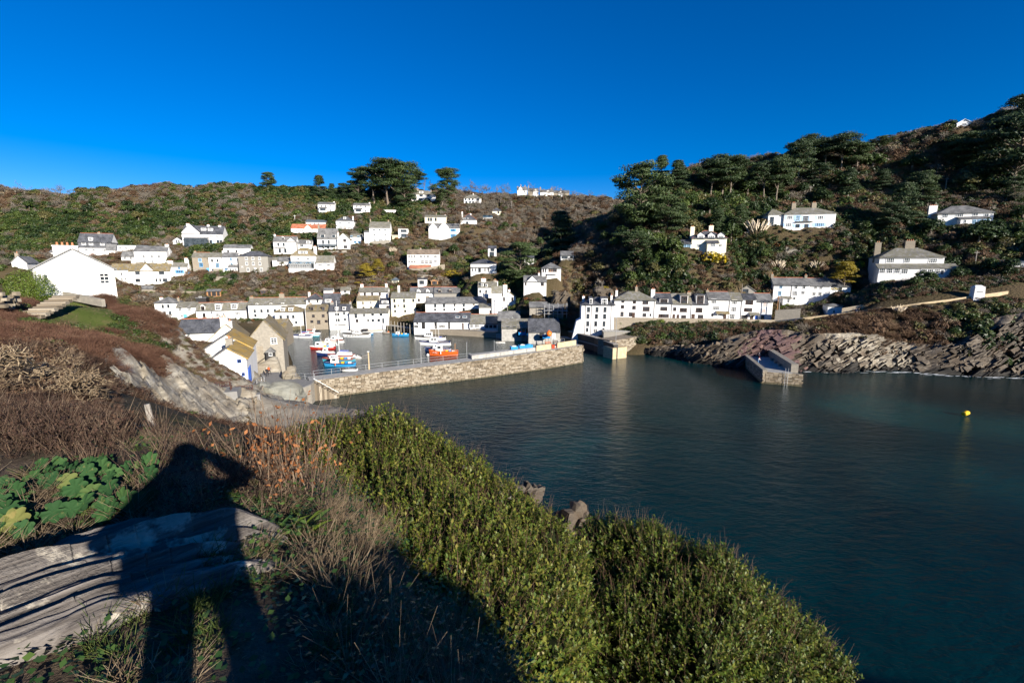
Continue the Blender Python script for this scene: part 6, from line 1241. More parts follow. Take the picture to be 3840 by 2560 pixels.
# lane walls on the right bank
def hillwall(name, label, px, h0, h1, thick, mat, cat='wall'):
    pts = [at(a, b, Y) for a, b, Y in px]; b = MB(); n = len(pts); vs = []
    for i, p in enumerate(pts):
        t = flat(pts[min(i+1,n-1)]-pts[max(i-1,0)]).normalized(); l = Vector((-t.y, t.x, 0))*thick
        vs += [(p.x+l.x,p.y+l.y,p.z-h0),(p.x,p.y,p.z-h0),(p.x,p.y,p.z+h1),(p.x+l.x,p.y+l.y,p.z+h1)]
    fs = [(3,2,1,0), tuple(4*(n-1)+j for j in range(4))]
    for i in range(n-1):
        for j in range(4): fs.append((4*i+j,4*i+(j+1)%4,4*i+4+(j+1)%4,4*i+4+j))
    b.add(vs, fs); o = b.build(name, mat); 
    return tag(o, label, cat) if cat else tag(o, kind='structure')
hillwall('lane_wall', 'long rubble wall holding up the lane before the white terrace', ((2303,1196,137.5),(2450,1199,137),(2600,1201,136.5),(2750,1203,136.5),(2905,1206,136.5)), 3.4, .55, .5, MT['stone'])
hillwall('lane', '', ((2303,1199,138),(2600,1203,137.2),(2905,1210,136.5),(3010,1200,131),(3150,1185,127.5),(3250,1172,125),(3350,1160,122),(3450,1146,119.7),(3560,1133,118.5),(3700,1114,117.5),(3840,1096,117)), .6, .5, 2.6, MT['asph'], None)
hillwall('lane_wall', 'pale low coping edging the cliff lane', ((3010,1203,130.4),(3150,1188,127),(3250,1175,124.4),(3350,1163,121.4),(3450,1149,119.1),(3560,1136,117.9),(3640,1124,117.3),(3780,1105,116.8)), 1.0, .95, .35, MT['sandc'])
hillwall('garden_wall', 'pale rendered garden wall behind the cliff lane', ((3155,1180,130.5),(3230,1168,128),(3310,1158,126)), 1.2, 1.9, .4, MT['tan'])
hillwall('garden_wall', 'rubble garden wall with a slated store against the cliff lane', ((2905,1195,137),(3000,1190,134)), 1.5, 2.6, .4, MT['stone2'])
hillwall('terrace_wall', 'stone terrace wall under the glazed verandah hotel', ((650,916,247.5),(760,918,247.5),(840,920,247.5)), 3.2, -.1, .5, MT['stone'])
hillwall('garden_wall', 'long grey garden wall below the twin fronted house', ((520,1089,206),(640,1092,206),(760,1096,205)), 2.0, .3, .5, MT['stone'])
hillwall('rock_terrace', 'pale stone terrace wall below the modern villa', ((1535,1012,219),(1610,1003,219),(1668,992,221)), 2.5, .2, .6, MT['stone'])
hillwall('fish_quay', 'dark concrete fish quay edge', ((1860,1252,156),(1990,1262,148),(2110,1272,143)), 4, .1, 9, MT['conc'])
hillwall('footbridge', 'railed concrete footway on the rocks beside the jetty', ((2670,1300,124),(2720,1302,120),(2775,1310,117)), .8, .1, 1.6, MT['conc'])
for a, b, h, lb in (((725,1018),(890,1020),1.4,'stone garden wall below the blue trimmed terrace'),((805,1058),(870,1050),1.6,'pale stone garden wall beside the open hut'),((1360,922),(1462,918),1.8,'rubble terrace wall under the white guest house'),((1228,955),(1300,952),1.5,'pale garden wall above the shuttered wing'),((1090,1014),(1175,1016),1.2,'low wall along the sunroom terrace'),((560,1048),(640,1052),1.5,'garden wall behind the twin fronted house'),
    ((1565,1050),(1690,1052),1.6,'grey retaining wall above the harbour roofs'),((2790,905),(2850,902),2.0,'stone terrace wall beside the pampas clump'),((3290,905),(3420,885),1.6,'silvered timber terrace below the high villa'),((2945,955),(3000,975),2.2,'stone buttress wall in the garden below the blue balconied villa')):
    p0, p1 = hit(*a, 100), hit(*b, 100)
    if p0 is None or p1 is None: continue
    bb = MB(); t_ = (p1-p0); n_ = Vector((-t_.y, t_.x, 0)).normalized()*.45; bb.add([p0-Vector((0,0,2)), p1-Vector((0,0,2)), p1+n_-Vector((0,0,2)), p0+n_-Vector((0,0,2)), p0+Vector((0,0,h)), p1+Vector((0,0,h)), p1+n_+Vector((0,0,h)), p0+n_+Vector((0,0,h))], [(3,2,1,0),(4,5,6,7),(0,1,5,4),(1,2,6,5),(2,3,7,6),(3,0,4,7)]); tag(bb.build('garden_wall', MT['greywood' if 'timber' in lb else 'stone2']), lb, 'wall')
# gate tower, shelter, telegraph poles, scaffolding
nx, ny = nat('L', 1758, 1205); p = at(nx, ny, 117); pl = empty('gate_pillar', p, R(-20), 'tall white rendered gate pillar with dark slot beside the cliff lane', 'pillar')
b = MB(); b.add([(-1.15,-1.15,-1),(1.15,-1.15,-1),(1.15,1.15,-1),(-1.15,1.15,-1),(-1.0,-1.0,3.2),(1.0,-1.0,3.2),(1.0,1.0,3.2),(-1.0,1.0,3.2)], [(3,2,1,0),(4,5,6,7),(0,1,5,4),(1,2,6,5),(2,3,7,6),(3,0,4,7)]); b.build('shaft', MT['white'], pl)
MB().add([(-1.1,-1.1,3.2),(1.1,-1.1,3.2),(1.1,1.1,3.2),(-1.1,1.1,3.2),(-.6,0,3.75),(.6,0,3.75)], [(3,2,1,0),(0,1,5,4),(1,2,5),(2,3,4,5),(3,0,4)]).build('cap', MT['white2'], pl); MB().box(-.6,.6,-1.1,-1.02,2.0,2.15).build('slot', MT['black'], pl)
nx, ny = nat('L', 850, 1270); p = at(nx, ny, 126); sh = empty('cliff_shelter', p, R(-15), 'open fronted stone shelter with flat slate roof on the cliff lane', 'shelter')
MB().box(-2.6,-2.2,-.2,3,-1,2.6).box(2.0,2.5,-.2,3,-1,2.6).box(-2.2,2.0,2.6,3,-1,2.6).build('wall', MT['stone2'], sh); r = MB(); slab(r, [(-3,-.7,2.5),(3,-.7,2.5),(3,3.4,3.3),(-3,3.4,3.3)], 0, .15); r.build('roof', MT['old'], sh)
def tele(label, V, x, y0, y1, Y=None, name='telegraph_pole', m='greywood', arm=True, r=.13):
    nx, ny = nat(V, x, y1); _, nt = nat(V, x, y0); p = hit(nx, ny, 60) if Y is None else at(nx, ny, Y)
    if p is None: p = at(nx, ny, depC(ny))
    h = at(nx, nt, p.y).z-at(nx, ny, p.y).z
    def tp(e, H):
        if arm: MB().box(-.75,.75,-.05,.05,H-.5,H-.38).build('crossarm', MT[m], e)
    return post(name, label, p, h, r, m, 'pole', tp)
tele('dark telegraph pole before the valley gable house','F',1580,560,790,164); tele('telegraph pole on the scrub slope below the skyline houses','E',1640,605,722); tele('telegraph pole above the broad slate roofed house','E',1020,695,790); tele('telegraph pole beside the small pavilion','E',1265,860,940)
tele('brown telegraph pole at the end of the white terrace','H',1610,585,950,137.5,m='wood'); tele('pale telegraph pole at the end of the white terrace','H',1638,590,925,138); tele('leaning telegraph pole in the dark upper slope','M',1515,825,1005); tele('telegraph pole behind the verandah villa','L',1728,670,890)
tele('white flagpole in the scrub above the balcony house','B',420,190,318,name='flagpole',m='wf',arm=True,r=.09); tele('slender pole among the pines','N',2165,410,545)
sc_ = [g for g in HS if g['name'] == 'scaffolded_cottage'][0]; e = empty('scaffolding', sc_['ctr'], sc_['rz'], 'steel scaffolding with boarded lifts round the stone cottage', 'scaffolding')
w = sc_['w']*1.35; H_ = sc_['hr']*1.02
for i in range(6):
    for y in (-1.6, -.5): MB().tube((-w/2+w*i/5, y, -2), (-w/2+w*i/5, y, H_+(i%2)*.8), .07, .07, 5).build('standard', MT['steel'], e)
for z in (H_*.35, H_*.62, H_*.85):
    MB().tube((-w/2-.3,-1.6,z),(w/2+.3,-1.6,z),.06,.06,5).build('ledger', MT['steel'], e); MB().tube((-w/2-.3,-1.6,z+1),(w/2+.3,-1.6,z+1),.06,.06,5).build('guard_rail', MT['steel'], e); MB().box(-w/2,w/2,-1.55,-.55,z-.12,z-.06).build('board', MT['greywood'], e)
# ------------------------------------------------------------------ rocks
def rock_mesh(seed, rad, mat, sub=4, tilt=.6, bed=.35, amp=.35):
    rg = random.Random(seed); bm = bmesh.new(); bmesh.ops.create_icosphere(bm, subdivisions=sub, radius=1.0); s = Vector((seed*3.7, seed*1.3, seed*7.1)); ax = Vector((-math.sin(tilt), .25, math.cos(tilt))).normalized(); ay = Vector((math.cos(tilt), .1, math.sin(tilt)))
    cuts = [(Vector((rg.gauss(0,1), rg.gauss(0,1), rg.gauss(0,.8))).normalized(), rg.uniform(.62,.9)) for _ in range(9)]
    for v in bm.verts:
        n = v.co.normalized(); k0 = 1.0
        for c, h in cuts:
            dd = n.dot(c)
            if dd > h*.9: k0 = min(k0, h/dd)
        p = Vector((n.x*rad[0], n.y*rad[1], n.z*rad[2]))*k0; q = p.dot(ax)/bed+mnoise.noise(p*.3+s)*.8; k = math.floor(q); g = math.floor(p.dot(ay)/(bed*3.5)+mnoise.cell(Vector((k*1.3, seed, .7)))*5)
        h = mnoise.cell(Vector((k*1.7+.1, seed+.3, g*1.1+.5)))*amp*1.1+(q-k)*amp*.5+mnoise.fractal(p*1.2+s, 1.0, 2.0, 3)*amp*.3; v.co = p+n*h
    me = bpy.data.meshes.new('rock'); bm.to_mesh(me); bm.free(); me.materials.append(MT[mat]); return me
def rock(name, label, nx, ny, Y, rad, mat, seed, rz=0, **k):
    p = at(nx, ny, Y); o = obj(name, rock_mesh(seed, rad, mat, **k), None, p, rz); return tag(o, label, 'rock')
MT['greenrock'] = m_rock('grey_green_rock', ((.12,.12,.10),(.27,.27,.235),(.36,.36,.31),(.44,.43,.38),(.25,.24,.19)), (R(30),R(40),0))
rock('sea_rock', 'rounded grey green rock bulging into the cove below the bench wall', 1040, 1522, 63, (4.3,3.6,3.8), 'greenrock', 3, tilt=-.5, bed=.7, amp=.35)
rock('sea_rock', 'brown rock shelf between the green rock and the landing', 990, 1478, 65, (2.4,1.8,1.3), 'palerock', 5)
rock('sea_rock', 'pale slabbed rock under the corner of the net loft', 1092, 1412, 83, (1.5,1.8,1.7), 'palerock', 6, tilt=.9)
rock('sea_rock', 'lower rock slope under the bench wall', 925, 1600, 50, (6,4,3.0), 'palerock', 8, tilt=-.4, bed=.5)
rock('sea_rock', 'sharp slanting slab at the foot of the hedge cliff', 2165, 1975, 36, (2.3,1.4,1.6), 'cliff', 12, rz=.6, tilt=.9, bed=.4, amp=.45); rock('sea_rock', 'jagged low ledge beside the slanting slab', 2105, 1990, 36.5, (1.8,1.2,1.2), 'cliff', 13, rz=.4, tilt=.9, bed=.3, amp=.4)
rock('sea_rock', 'small dark fin of rock pointing out to sea', 1975, 1848, 43, (2.0,.9,.8), 'cliff', 14, rz=.5, tilt=1.0, bed=.25, amp=.35)
rock('crag', 'tan crag under the grassy bank by the scaffolding', 2105, 1130, 160, (3.6,2,3.4), 'cliff', 17, tilt=1.1, bed=.7, amp=.5); rock('crag', 'bare tan crag behind the four storey house', 2258, 1100, 149, (3.2,2,2.2), 'cliff', 18, bed=.6, amp=.5)
rock('boulder', 'pale boulder high on the wooded slope', 2525, 818, 176, (1.8,1.4,1.5), 'palerock', 19); rock('crag', 'pale streaked crag near the top of the right slope', 3745, 500, 190, (5,2,4), 'palerock', 20, tilt=.9, bed=1, amp=.7)
rock('crag', 'pale rock scar on the slope above the verandah hotel', 905, 800, 283, (3.4,2,2), 'cliff', 21, bed=.7, amp=.5)
# sea cliff of tilted beds along the right bank
CL = [(2405,1322,1310),(2440,1328,1303),(2520,1337,1298),(2600,1352,1296),(2680,1366,1285),(2760,1370,1262),(2830,1376,1245),(2950,1383,1240),(3050,1388,1262),(3150,1388,1258),(3250,1384,1255),(3330,1386,1262),(3420,1387,1292),(3500,1394,1300),(3570,1399,1285),(3640,1402,1262),(3720,1404,1232),(3840,1408,1192),(4000,1414,1170),(4300,1425,1150)]
def sea_cliff():
    base = [onz(a, b, 0) for a, b, c in CL]; tops = [(b-c)/F*p.y*.9 for (a, b, c), p in zip(CL, base)]; nat_x = [a for a, b, c in CL]
    L = np.concatenate([[0], np.cumsum([(q-p).length for p, q in zip(base, base[1:])])]); nu, nv = 760, 70; u = np.linspace(0, L[-1], nu)
    bx = np.interp(u, L, [p.x for p in base]); by = np.interp(u, L, [p.y for p in base]); tz = np.interp(u, L, tops); nxp = np.interp(u, L, nat_x)
    tx_ = np.gradient(bx); ty_ = np.gradient(by); ln = np.hypot(tx_, ty_); nx_, ny_ = -ty_/ln, tx_/ln
    k = np.ones(41)/41; nx_ = np.convolve(np.pad(nx_, 20, 'edge'), k, 'valid'); ny_ = np.convolve(np.pad(ny_, 20, 'edge'), k, 'valid')
    v = np.linspace(-.12, 1.12, nv); U, Vv = np.meshgrid(u, v); T = np.broadcast_to(tz, U.shape); Z = Vv*T
    a = R(36)+(vnoise(U, Z*0, .03, 4)-.5)*.25; q = (Z*np.cos(a)-U*np.sin(a))/.8+(fbm(U, Z, .12, 3, 8)-.45)*1.8; q = q+.55*np.sin(q*1.7); kk = np.floor(q); fr = q-kk
    hsh = lambda n: np.modf(np.abs(np.sin(n*12.9898)*43758.5453))[0]
    along = Z*np.sin(a)+U*np.cos(a); seg = np.floor(along/(4.0+8.0*hsh(kk*1.9))+hsh(kk)*7); h = hsh(kk+seg*3.1)
    out = -.9+h*1.4+(1-fr)*.6+(fbm(U, Z, .22, 3, 2)-.45)*1.6+(fbm(U, Z, 1.6, 3, 6)-.45)*.7+(fbm(U, Z*0, .07, 2, 12)-.45)*5
    inw = np.clip(Vv, 0, 2)**1.1*T*.62-1.0; off = inw-out+1.2; X = bx+nx_*off; Y = by+ny_*off; Zz = Z+(h-.5)*.35
    i = np.arange(nu*nv).reshape(nv, nu); qd = np.stack([i[:-1,:-1], i[:-1,1:], i[1:,1:], i[1:,:-1]], -1).reshape(-1, 4)
    me = npmesh('sea_cliff', np.stack([X, Y, Zz], -1).reshape(-1, 3), qd, [MT['cliff'], MT['purple'], MT['darkrock'], MT['palerock']])
    zc = Zz.reshape(-1)[qd].mean(1); xc = np.broadcast_to(nxp, U.shape).reshape(-1)[qd].mean(1)+(fbm(U, Z, .2, 3, 9).reshape(-1)[qd].mean(1)-.45)*180
    m = np.zeros(len(qd), np.int32); m[(xc > 2790) & (xc < 2985)] = 1; m[(xc > 3120) & (xc < 3420)] = 3; m[zc < .55] = 2; m[(xc < 2720) & (zc < 2.5)] = 2
    me.polygons.foreach_set('material_index', m); return tag(obj('sea_cliff', me), kind='structure')
cliff_o = sea_cliff()
def slabs():
    base = [onz(a, b, 0) for a, b, c in CL]; tops = [(b-c)/F*p.y*.86 for (a, b, c), p in zip(CL, base)]; natx = [a for a, b, c in CL]; L = np.concatenate([[0], np.cumsum([(q-p).length for p, q in zip(base, base[1:])])])
    sets = {}; rg = random.Random(77)
    for i in range(2500):
        u = rg.uniform(3, L[-1]-2); bx, by, tz, nx = (float(np.interp(u, L, a)) for a in ([p.x for p in base], [p.y for p in base], tops, natx)); x2, y2 = (float(np.interp(u+2, L, a)) for a in ([p.x for p in base], [p.y for p in base])); x1, y1 = (float(np.interp(u-2, L, a)) for a in ([p.x for p in base], [p.y for p in base]))
        t = Vector((x2-x1, y2-y1, 0)).normalized(); n = Vector((-t.y, t.x, 0)); z = rg.uniform(-.3, 1)**1 * tz if tz > 2 else rg.uniform(-.2, tz); dip = R(36+rg.gauss(0,5)+8*math.sin(u*.08)); 
        l = rg.uniform(.8, 2.3)*rg.choice((.6,1,1,1.9)); th = rg.uniform(.22, .6)*rg.choice((.7,1,1,2.4)); dp = rg.uniform(1.2, 2.6); lx = t*math.cos(dip)+Vector((0,0,1))*math.sin(dip); lz = -t*math.sin(dip)+Vector((0,0,1))*math.cos(dip); tw = rg.gauss(0,.14); lz = (lz+n*(.35+tw)).normalized(); ly = lz.cross(lx).normalized()
        buttress = (math.sin(u*.23)+math.sin(u*.61+1))*1.1; c = Vector((bx, by, 0))+n*(max(0, z/max(tz,.1))**1.1*tz*.62-1.1+rg.uniform(-.3,.55)+buttress*.6)+Vector((0,0,z)); b = sets.setdefault(1 if 2790 < nx+rg.gauss(0,25) < 2985 else 2 if z < .8 else 3 if (3120 < nx < 3420 and rg.random() < .7) else 0, MB()); j = lambda s: rg.uniform(1-s, 1+s); taper = rg.uniform(.35, .95)
        vs = [c+lx*(sx*l/2*j(.18))+ly*(sy*dp/2*j(.15))*(taper if sx > 0 else 1)+lz*(sz*th/2*j(.3))*(taper if sx > 0 else 1)+lx*(sy*rg.uniform(-.3,.3)) for sz in (-1,1) for sx, sy in ((-1,-1),(1,-1),(1,1),(-1,1))]
        b.add(vs, [(3,2,1,0),(4,5,6,7),(0,1,5,4),(1,2,6,5),(2,3,7,6),(3,0,4,7)])
    for k, b in sets.items():
        o = b.build('rock_beds', MT[('cliff','purple','darkrock','palerock')[k]], cliff_o); o['kind'] = 'stuff'
slabs()
# foam along the foot of the cliff
FM = MB(); MT['foam'] = m_plain('sea_foam', (.75,.78,.78), .9, .1, 3)
for nx in range(3020, 3840, 9):
    for _ in range(2):
        if rng.random() < .55: continue
        ny = interp(-nx, [(-3020,1392),(-3250,1391),(-3400,1394),(-3600,1408),(-3840,1416)])+abs(rng.gauss(0,3)); p = onz(nx+rng.uniform(-5,5), ny, .03); l = rng.uniform(.3,1.6); a = rng.uniform(-.4,.4)
        n = 7; FM.add([(p.x+l*math.cos(6.28*i/n)*rng.uniform(.6,1.1), p.y+.16*math.sin(6.28*i/n)*rng.uniform(.5,1.2)+a*l*math.cos(6.28*i/n)*.3, .025+.004*rng.random()) for i in range(n)], [tuple(range(n))])
tag(FM.build('foam', MT['foam']), 'broken white foam along the foot of the right hand cliff', 'foam', kind='stuff')
# ------------------------------------------------------------------ the cliff top at the photographer's feet
def m_soil():
    t = NT('trodden_soil'); p = t.pos(); n = t.noise(p, 1.6, 6, .65); n2 = t.noise(p, 22, 5, .7); n3 = t.noise(p, 70, 3)
    c = t.ramp(n, [(.3,(.035,.026,.018)),(.5,(.085,.06,.042)),(.65,(.14,.10,.075)),(.75,(.06,.055,.025))]); c = t.mix(t.ramp(n2,[(.5,(0,0,0)),(.68,(1,1,1))]), c, (.17,.13,.085)); c = t.mix(t.math('MULTIPLY', n3, .5), c, (.03,.03,.012))
    t.col(c); t.bump(t.mix(.5, n2, n3), .9, .03); return t.set(.95, 0, .1)
MT['soil'] = m_soil()
grid_land('cliff_top', *FB, .07, dz=.035, extra=lambda xy, z: z+(fbm(xy[:,0], xy[:,1], 1.2, 5, 31)-.47)*.16, mats=[MT['soil']])
# bedded slate ledge
def ledge():
    d = Vector((.655,.756,0)); l = Vector((-d.y, d.x, 0)); ns, nw = 300, 130; s = np.linspace(-1.25, 1.1, ns); w = np.linspace(-.36, .5, nw); S, W = np.meshgrid(s, w)
    Wq = (W+.62)*11+(fbm(S, W, .8, 3, 41)-.45)*1.6; k = np.floor(Wq); fr = Wq-k; hs = lambda n: np.modf(np.abs(np.sin(n*78.233+1.7)*43758.5453))[0]
    end = hs(k+5)*.8; sx = S-.5*end+(fbm(S, W, 2.5, 3, 44)-.45)*.25; h = .02+hs(k)*.15+(1-fr)*.07+(fbm(S, W*6, 3, 4, 42)-.45)*.09+(fbm(S, W, 1.1, 3, 50)-.45)*.12
    edge = np.minimum(np.minimum((.5+.5*(W+.3)/.8-sx)*3, (S+1.45)*6), np.minimum((.41-np.abs(W-.07))*8+(fbm(S, W, 2.2, 3, 77)-.45)*3, 1)); h = np.where(edge > 0, h*np.clip(edge, 0, 1)**.5, -.05)-np.where(hs(k*2.3) < .42, .16, 0)*(fbm(S, W, 1.5, 2, 60) > .40)
    c = Vector((-2.1, 1.85)); X = c.x+d.x*S+l.x*W; Y = c.y+d.y*S+l.y*W; g = ground(np.stack([X.ravel(), Y.ravel()], 1)).reshape(X.shape)+.02
    i = np.arange(ns*nw).reshape(nw, ns); q = np.stack([i[:-1,:-1], i[:-1,1:], i[1:,1:], i[1:,:-1]], -1).reshape(-1, 4)
    t = NT('lichened_slate'); v = t.pos((1,1,1), (0,0,-math.atan2(d.y,d.x))); sp = t.new('ShaderNodeMapping'); sp.inputs['Scale'].default_value = (1.2,26,26); t.l.new(v, sp.inputs[0]); n = t.noise(sp.outputs[0], 1, 6, .65, .3); p = t.pos(); n2 = t.noise(p, 3.2, 5, .65); n3 = t.noise(p, 40, 4, .7)
    cc = t.ramp(n, [(.3,(.035,.03,.027)),(.46,(.12,.105,.092)),(.6,(.20,.18,.16)),(.75,(.27,.245,.215))]); cc = t.mix(t.ramp(n2,[(.56,(0,0,0)),(.62,(1,1,1))]), cc, (.50,.45,.36)); cc = t.mix(t.math('MULTIPLY', n3, .4), cc, (.07,.06,.05)); t.col(cc); t.bump(t.mix(.4, n, n3), .9, .02); t.set(.85, 0, .25)
    o = obj('rock_ledge', npmesh('rock_ledge', np.stack([X, Y, g+h], -1).reshape(-1, 3), q, [t.m])); return tag(o, 'bedded grey slate ledge with pale lichen crossing the foreground path', 'rock')
ledge()
# --- hedge bushes on the cliff edge
LM['hedge'] = m_leaf('hedge_leaf', [(.08,(.032,.062,.010)),(.35,(.09,.14,.018)),(.6,(.19,.20,.03)),(.95,(.40,.30,.08))], .48, .38, .3)
LM['hstem'] = m_leaf('hedge_stem', [(.2,(.10,.055,.035)),(.6,(.19,.115,.07)),(.9,(.28,.18,.11))], .8, 0)
LM['core'] = m_plain('hedge_shade', (.012,.016,.006), .95, .4, 12, spec=.05)  # near-black colour standing in for the shade deep inside the hedge
def hedge(name, label, blobs, dens=230, seed=1, L=.047, W=.023, bare=.2):
    C = np.array([at(a, b, Y) for a, b, Y, r in blobs]); Rr = np.array([b[3] for b in blobs]); m_ = len(C)*3; ii = nrg.integers(0, len(C), m_); dd = runit(m_); dd[:, 2] = np.abs(dd[:, 2]); C = np.concatenate([C, C[ii]+dd*(Rr[ii]*.82)[:, None]]); Rr = np.concatenate([Rr, nrg.uniform(.16,.32,m_)]); e = empty(name, (C[:,0].mean(), C[:,1].mean(), C[:,2].min()-.6), 0, label, 'bush'); o0 = np.array(e.location)
    P = []; N = []
    for c, r in zip(C, Rr):
        n = int(dens*4*math.pi*r*r); d = runit(n); d = d[d[:,2] > -.55]; q = c+d*r*(.93+.17*fbm(d[:,0]*3+c[0], d[:,1]*3+d[:,2]*2+c[1], 1.0, 3, 5)*2-.12)[:, None]; P.append(q); N.append(d)
    P = np.concatenate(P); N = np.concatenate(N); keep = np.ones(len(P), bool)
    for c, r in zip(C, Rr): keep &= np.linalg.norm(P-c, axis=1) > r*.86
    keep &= N[:,1] < .85
    P, N = P[keep], N[keep]; n = len(P); up = N*.55+np.array([.0,0,.75])+runit(n)*.4; up /= np.linalg.norm(up, axis=1)[:, None]; tl = nrg.uniform(.09,.22, n)
    A = P-up*.06; B = P+up*tl[:, None]; parts = []; k = 14
    f = nrg.uniform(.05, 1.05, (n, k)); base = A[:, None]+(B-A)[:, None]*f[..., None]; side = runit(n*k).reshape(n, k, 3); side -= (side*up[:, None]).sum(-1, keepdims=True)*up[:, None]; side /= np.linalg.norm(side, axis=-1, keepdims=True)+1e-9
    T = side*.8+up[:, None]*.65; T /= np.linalg.norm(T, axis=-1, keepdims=True); Bn = np.cross(T, up[:, None]); Bn /= np.linalg.norm(Bn, axis=-1, keepdims=True)+1e-9; Nn = np.cross(Bn, T); ll = (L*nrg.uniform(.6,1.3,(n,k)))[..., None]; ww = ll*(W/L)
    sel = nrg.random((n, k)) < 1-bare*np.clip(f-.5, 0, 1)*1.2
    V = np.stack([base, base+T*ll*.5+Bn*ww*.5+Nn*ww*.2, base+T*ll, base+T*ll*.5-Bn*ww*.5+Nn*ww*.2], -2)[sel].reshape(-1, 3); Fq = np.arange(len(V)).reshape(-1, 4)
    obj('foliage', npmesh('foliage', V-o0, Fq, [LM['hedge']]), e)
    tall = nrg.random(n) < np.where(N[:,2] > .4, .26, .07); B2 = B+up*np.where(tall, nrg.uniform(.05,.28,n), 0)[:, None]; V, Fq = sticks(A-up*.1, B2, .0022); obj('stems', npmesh('stems', V-o0, Fq, [LM['hstem']]), e)
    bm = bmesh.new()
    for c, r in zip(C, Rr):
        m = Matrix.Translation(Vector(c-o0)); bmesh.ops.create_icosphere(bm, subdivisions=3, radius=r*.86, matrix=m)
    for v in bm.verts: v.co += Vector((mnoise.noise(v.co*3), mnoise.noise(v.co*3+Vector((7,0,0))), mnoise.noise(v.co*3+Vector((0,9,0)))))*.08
    me = bpy.data.meshes.new('inner_shade'); bm.to_mesh(me); bm.free(); me.materials.append(LM['core']); obj('shade_blobs', me, e); return e  # solid dark blobs added under the leaves to block light, in place of branches
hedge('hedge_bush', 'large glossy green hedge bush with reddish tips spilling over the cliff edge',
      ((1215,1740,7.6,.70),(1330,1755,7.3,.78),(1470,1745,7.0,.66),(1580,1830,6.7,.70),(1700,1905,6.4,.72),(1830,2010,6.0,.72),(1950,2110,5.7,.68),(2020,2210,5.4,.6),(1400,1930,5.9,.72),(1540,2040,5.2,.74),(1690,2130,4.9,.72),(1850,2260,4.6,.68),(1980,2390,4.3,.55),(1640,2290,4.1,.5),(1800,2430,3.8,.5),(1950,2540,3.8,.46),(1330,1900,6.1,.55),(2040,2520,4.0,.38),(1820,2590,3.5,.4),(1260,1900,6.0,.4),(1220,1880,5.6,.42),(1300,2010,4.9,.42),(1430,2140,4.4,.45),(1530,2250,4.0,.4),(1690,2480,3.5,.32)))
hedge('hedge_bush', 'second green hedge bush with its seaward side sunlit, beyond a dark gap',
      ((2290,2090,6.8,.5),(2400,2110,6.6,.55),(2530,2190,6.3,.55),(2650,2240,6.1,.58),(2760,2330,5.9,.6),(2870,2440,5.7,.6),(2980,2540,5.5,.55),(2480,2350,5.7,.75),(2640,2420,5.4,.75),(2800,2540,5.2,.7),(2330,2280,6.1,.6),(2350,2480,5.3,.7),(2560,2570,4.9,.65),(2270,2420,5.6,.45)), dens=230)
hedge('hedge_bush', 'thick tall bush standing behind the path', (), 0) if False else None
def bush_w(name, label, cs, dens, mat='dark'):
    e = empty(name, (cs[0][0], cs[0][1], gz(cs[0][0], cs[0][1])), 0, label, 'bush'); P = []; N = []
    for x, y, z, r in cs: d = runit(int(dens*12.5*r*r)); P.append(np.array([x, y, z])+d*r*nrg.uniform(.7,1.02,len(d))[:, None]); N.append(d)
    V, Fq = leaves(np.concatenate(P), np.concatenate(N), .14, .09, .8); obj('foliage', npmesh('foliage', V-np.array(e.location), Fq, [LM[mat]]), e); return e
def behind(perp, back): return (.798*perp+.603*back, .603*perp-.798*back)
bush_w('evergreen_bush', 'tall evergreen bush behind the viewpoint whose shadow falls over the path', [(*behind(p_, b_), z_, r_) for p_, b_, z_, r_ in ((.05,6.4,24.6,.42),(.42,6.4,24.6,.5),(.8,6.5,24.5,.5),(1.15,6.5,24.3,.5),(1.5,6.6,23.9,.5),(.3,6.4,24.1,.5),(.95,6.5,23.8,.5),(1.4,6.5,23.2,.5),(.1,6.3,23.6,.45),(.55,6.4,23.5,.6),(.2,6.3,22.8,.5),(.75,6.4,22.7,.6),(1.0,6.5,23.1,.5))], 800)
# --- grasses and stems
def tuft(n, h, spread, r, droop=.25, mat='straw'):
    a = runit(n); a[:, 2] = np.abs(a[:, 2])+1.0/spread; a /= np.linalg.norm(a, axis=1)[:, None]; A = nrg.normal(size=(n, 3))*.025; A[:, 2] = -.02; l = (h*nrg.uniform(.5, 1.1, n))[:, None]; M = A+a*l*.55; b = a.copy(); b[:, :2] *= 1.5; b[:, 2] -= droop; B = M+b/np.linalg.norm(b, axis=1)[:, None]*l*.5
    return jmesh('t', [(*sticks(A, M, r), 0), (*sticks(M, B, r*.7), 0)], [LM[mat]])
LM['grassg'] = m_leaf('green_grass', [(.15,(.035,.06,.012)),(.5,(.07,.11,.02)),(.85,(.14,.17,.04))], .6, .3); LM['deadstem'] = m_leaf('dead_stems', [(.15,(.035,.02,.013)),(.5,(.095,.056,.036)),(.85,(.26,.19,.125))], .8, .1)
LM['ivy'] = m_leaf('ivy_leaf', [(.15,(.02,.05,.012)),(.5,(.04,.085,.02)),(.85,(.09,.14,.03))], .4, .2); LM['thorn'] = m_leaf('dark_bramble', [(.15,(.02,.010,.006)),(.5,(.045,.022,.013)),(.85,(.085,.046,.028))], .8, .1)
def ivy(n=26):
    P = nrg.normal(size=(n, 3))*np.array([.12,.12,.02]); P[:, 2] = np.abs(P[:, 2])+.03; N = np.tile([0,0,1.0], (n, 1)); return npmesh('i', *leaves(P, N, .034, .028, .5), [LM['ivy']])
